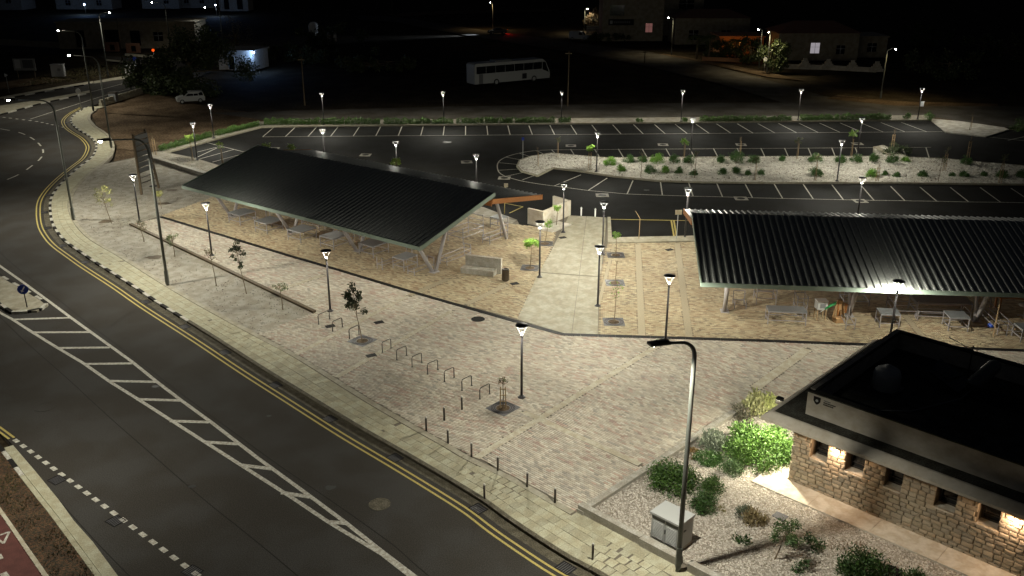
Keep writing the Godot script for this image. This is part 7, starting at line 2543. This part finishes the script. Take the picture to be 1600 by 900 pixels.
	big_tree("big_tree", "lower dark tree joined to the big tree on its left", Vector3(-53.73, -0.12, -140.34), 4.2, Vector3(4.2, 2.4, 3.5), 6000, Color(0.03, 0.045, 0.018), Color(0.07, 0.09, 0.035), "", 0.36)
	big_tree("dry_tree", "pale dry leafless tree behind the big dark tree", Vector3(-54.66, 0, -186.9), 7.0, Vector3(3.4, 2.6, 3.0), 500, Color(0.2, 0.16, 0.1), Color(0.3, 0.25, 0.17), "", 0.3)
	big_tree("roadside_tree", "dark round tree between two lamp poles at the road sign", Vector3(44.92, 0, -160.77), 5.2, Vector3(2.6, 2.2, 2.2), 2600, dk0, dk1)
	big_tree("roadside_tree", "dark tree filling the gap beside the orange house", Vector3(43.89, 0, -172.9), 4.6, Vector3(2.6, 2.1, 2.0), 2200, dk0, dk1)
	big_tree("roadside_tree", "dark shrubby tree before the orange house", Vector3(39.57, 0, -178.65), 3.2, Vector3(3.0, 1.7, 1.6), 2400, dk0, dk1)
	big_tree("roadside_tree", "bushy tree over the yard wall beside the corner building", Vector3(21.6, 0, -232.02), 5.0, Vector3(4.2, 1.8, 2.5), 1800, Color(0.03, 0.02, 0.012), Color(0.09, 0.06, 0.03))
	big_tree("roadside_tree", "dark bushes at the foot of the corner building", Vector3(22.15, 0, -211.14), 2.0, Vector3(5.0, 1.2, 1.6), 2000, dk0, dk1)
	for q in [[Vector3(-39.56, -0.12, -175.75), 4.0, "black thicket in the unlit field left of the coach"], [Vector3(-23.47, -0.12, -163.31), 3.5, "black thicket in the unlit field beside the coach's rear"], [Vector3(-38.79, -0.12, -204.39), 4.5, "black thicket in the unlit field behind two pale tanks"], [Vector3(72.51, -0.12, -155.4), 4.5, "black thicket in the dark field at the far right"], [Vector3(91.59, -0.12, -176.71), 5.0, "farther black thicket in the dark field at the far right"], [Vector3(88.67, -0.12, -204.39), 4.0, "black thicket above the leaning lamp pole"]]:
		big_tree("thicket", q[2], q[0], q[1], Vector3(7.0, q[1] * 0.5, 4.0), 2400, Color(0.03, 0.042, 0.018), Color(0.075, 0.09, 0.035), "thickets in the dark fields", 0.5)
	# tanks, poles, barriers, boards, beacon
	for k in 2:
		t = thing("pale_tank", ["pale upright tank in the dark field, upper of two", "pale upright tank in the dark field, lower and wider of two"][k], "tank", [Vector3(-43.62, 0, -208.45), Vector3(-39.18, 0, -205.82)][k])
		s = begin(true)
		lathe(s, Vector3(0, [2.0, 0.3][k], 0), [[0.0, 0.0], [1.0, 0.05], [1.05, 0.3], [1.05, 1.6], [0.8, 2.1], [0.3, 2.35], [0.0, 2.4]], 16)
		put("body", done(s), M.plastic_white, t)
		s = begin()
		box(s, Vector3(0, [1.0, 0.15][k], 0), Vector3(0.9, [2.0, 0.3][k], 0.9))
		put("stand", done(s), M.grey_concrete, t)
	for q in [[Vector3(7.65, -0.12, -126.78), 7.4, "slim wooden utility pole in the dark field right of the coach"], [Vector3(24.56, -0.12, -173.86), 2.2, "short dark post at the far road's near edge"], [Vector3(-73.36, 0, -176.69), 7.6, "dark wooden utility pole on the verge before the villa"], [Vector3(-28.61, -0.12, -127.29), 6.5, "thin dark utility pole in the unlit field"], [Vector3(-34.7, 0, -276.57), 6.5, "utility pole at the far road's upper end"]]:
		t = thing("utility_pole", q[2], "pole", q[0], 0.0, "wooden utility poles")
		s = begin(true)
		tube(s, [Vector3.ZERO, Vector3(0.05, q[1], 0)], 0.11, 0.07, 8)
		put("pole", done(s), M.edging, t)
		s = begin()
		box(s, Vector3(0, q[1] - 0.3, 0), Vector3(0.9, 0.1, 0.1))
		put("cross_arm", done(s), M.bark, t)
	for k in 6:
		var a := Vector3(-56.26, 0, -126.08).lerp(Vector3(-54.73, 0, -137.13), k / 6.0)
		var b := Vector3(-56.26, 0, -126.08).lerp(Vector3(-54.73, 0, -137.13), (k + 0.92) / 6.0)
		t = thing("concrete_barrier", "pale concrete barrier, %s from the junction in the row by the dirt lot" % nth(k), "barrier", a, 0.0, "concrete barriers by the junction")
		s = begin()
		bar(s, Vector3(0, 0.2, 0), b - a + Vector3(0, 0.2, 0), 0.5, 0.4)
		bar(s, Vector3(0, 0.6, 0), b - a + Vector3(0, 0.6, 0), 0.25, 0.5)
		put("block", done(s), M.cast_concrete, t)
	t = thing("wheelie_bin", "dark green wheeled bin among the concrete barriers", "bin", Vector3(-55.91, 0, -129.75))
	s = begin()
	box(s, Vector3(0, 0.65, 0), Vector3(1.0, 1.2, 0.9))
	put("body", done(s), M.cabinet_dark, t)
	s = begin()
	box(s, Vector3(0, 1.3, 0), Vector3(1.1, 0.1, 1.0))
	put("lid", done(s), M.steel_dark, t)
	for q in [[Vector3(-75.42, 0, -155.29), 2.0, 1.9, "pale roadside cabinet in the dry grass beyond the junction"], [Vector3(-64.27, 0, -157.59), 1.7, 1.4, "pale roadside cabinet with a dark mark on the triangle footway"]]:
		t = thing("roadside_cabinet", q[3], "cabinet", q[0], 0.1)
		s = begin()
		box(s, Vector3(0, q[2] / 2, 0), Vector3(q[1], q[2], 0.8))
		put("body", done(s), M.plastic_white, t)
		s = begin()
		box(s, Vector3(0, q[2] + 0.04, 0), Vector3(q[1] + 0.15, 0.08, 0.95))
		put("lid", done(s), M.plastic_white, t)
		s = begin()
		box(s, Vector3(0.3, q[2] * 0.6, 0.41), Vector3(0.5, 0.4, 0.02))
		put("mark", done(s), M.cabinet_grey if q[1] > 1.8 else M.cabinet_dark, t)
	t = thing("billboard", "small pale roadside billboard with grey pictures in the dark grass", "billboard", Vector3(-79.64, 0, -153.05))
	for x in [-1.4, 1.4]:
		s = begin()
		bar(s, Vector3(x, 0, 0), Vector3(x, 3.2, 0), 0.12)
		put("post", done(s), M.bark, t)
	s = begin()
	box(s, Vector3(0, 2.2, 0.08), Vector3(3.6, 1.9, 0.06))
	put("board", done(s), M.cabinet_grey, t)
	s = begin()
	box(s, Vector3(0.6, 2.3, 0.12), Vector3(1.7, 1.3, 0.02))
	put("picture", done(s), M.cabinet_dark, t)
	s = begin()
	box(s, Vector3(-1.1, 2.3, 0.12), Vector3(0.9, 1.4, 0.02))
	put("picture", done(s), M.plastic_white, t)
	t = thing("zebra_beacon", "striped crossing beacon with an orange globe near the side street", "beacon", Vector3(-62.52, 0, -164.06))
	for k in 6:
		s = begin(true)
		tube(s, [Vector3(0, k * 0.5, 0), Vector3(0, k * 0.5 + 0.5, 0)], 0.06, 0.06, 8)
		put("pole_stripe", done(s), [M.black_paint, M.sign_white][k % 2], t)
	s = begin(true)
	lathe(s, Vector3(0, 3.0, 0), [[0.0, 0.0], [0.2, 0.08], [0.26, 0.25], [0.2, 0.42], [0.0, 0.5]], 14)
	put("globe", done(s), M.amber_glow, t)
	for q in [[Vector3(-65.25, 0, -162.4), "blue round sign on a slim post at the triangle's edge", 2.0], [Vector3(43.17, 0, -159.96), "pale round road sign between the two lamp poles", 2.2], [Vector3(-74.73, 0, -137.73), "small triangular sign on a slim post at the left edge of the junction", 2.6], [Vector3(-57.35, 0, -122.59), "slim sign post at the tip of the median by the junction", 2.6]]:
		t = thing("road_sign", q[1], "road sign", q[0], 0.0, "far road signs")
		s = begin(true)
		tube(s, [Vector3.ZERO, Vector3(0, q[2], 0)], 0.04, 0.04, 6)
		put("post", done(s), M.cabinet_grey, t)
		s = begin()
		lathe(s, Vector3.ZERO, [[0.34, 0.0], [0.34, 0.02], [0.0, 0.02]], 3 if q[1].contains("triangular") else 20)
		put("plate", done(s), M.sign_blue if q[1].begins_with("blue") else M.sign_white, t, Transform3D(Basis(Vector3.RIGHT, PI / 2), Vector3(0, q[2], 0.05)))
	for q in [[Vector3(-81.12, 0, -191.31), "low terracotta gate block left of the utility pole before the villa"], [Vector3(-75.97, 0, -189.08), "terracotta gate block with a dark opening before the villa"]]:
		t = thing("gate_block", q[1], "wall", q[0], 0.0)
		s = begin()
		box(s, Vector3(0, 0.9, 0), Vector3(2.6, 1.8, 0.8))
		put("block", done(s), M.roof_tile, t)
		s = begin()
		box(s, Vector3(0.2, 0.8, 0.41), Vector3(0.9, 1.1, 0.02))
		put("opening", done(s), M.dark_glass, t)
	t = thing("yard_wall", "long low pale wall at the upper left beyond the dark field", "wall", Vector3(-101.43, 0, -200.75))
	s = begin()
	bar(s, Vector3(-115.74, 0, -205.82) - t.position + Vector3(0, 0.6, 0), Vector3(-91.5, 0, -195.92) - t.position + Vector3(0, 0.6, 0), 0.3, 1.2)
	put("wall_face", done(s), M.house_wall, t)


func yard_lamp(label: String, at: Vector3, energy: float, m: Material, tint: Color) -> void:
	var t := thing("yard_lamp", label, "lamp", at, 0.0, "yard lamps")
	var s := begin()
	box(s, Vector3(0, 0.16, -0.12), Vector3(0.3, 0.1, 0.3))
	put("housing", done(s), M.lamp_black, t)
	s = begin()
	bar(s, Vector3(0, 0.1, -0.25), Vector3(0, -at.y, -0.3), 0.08)
	put("bracket", done(s), M.bark, t)
	s = begin(true)
	lathe(s, Vector3(0, -0.1, 0), [[0.0, 0.0], [0.13, 0.05], [0.15, 0.12], [0.1, 0.2], [0.0, 0.21]], 12)
	put("bulb", done(s), m, t)
	var l := OmniLight3D.new()
	l.name = "light"
	l.position = Vector3(0, 0.0, 0)
	l.light_color = tint
	l.light_energy = energy
	l.light_size = 0.1
	l.omni_range = 120.0
	l.omni_attenuation = 2.0
	l.shadow_enabled = true
	t.add_child(l)
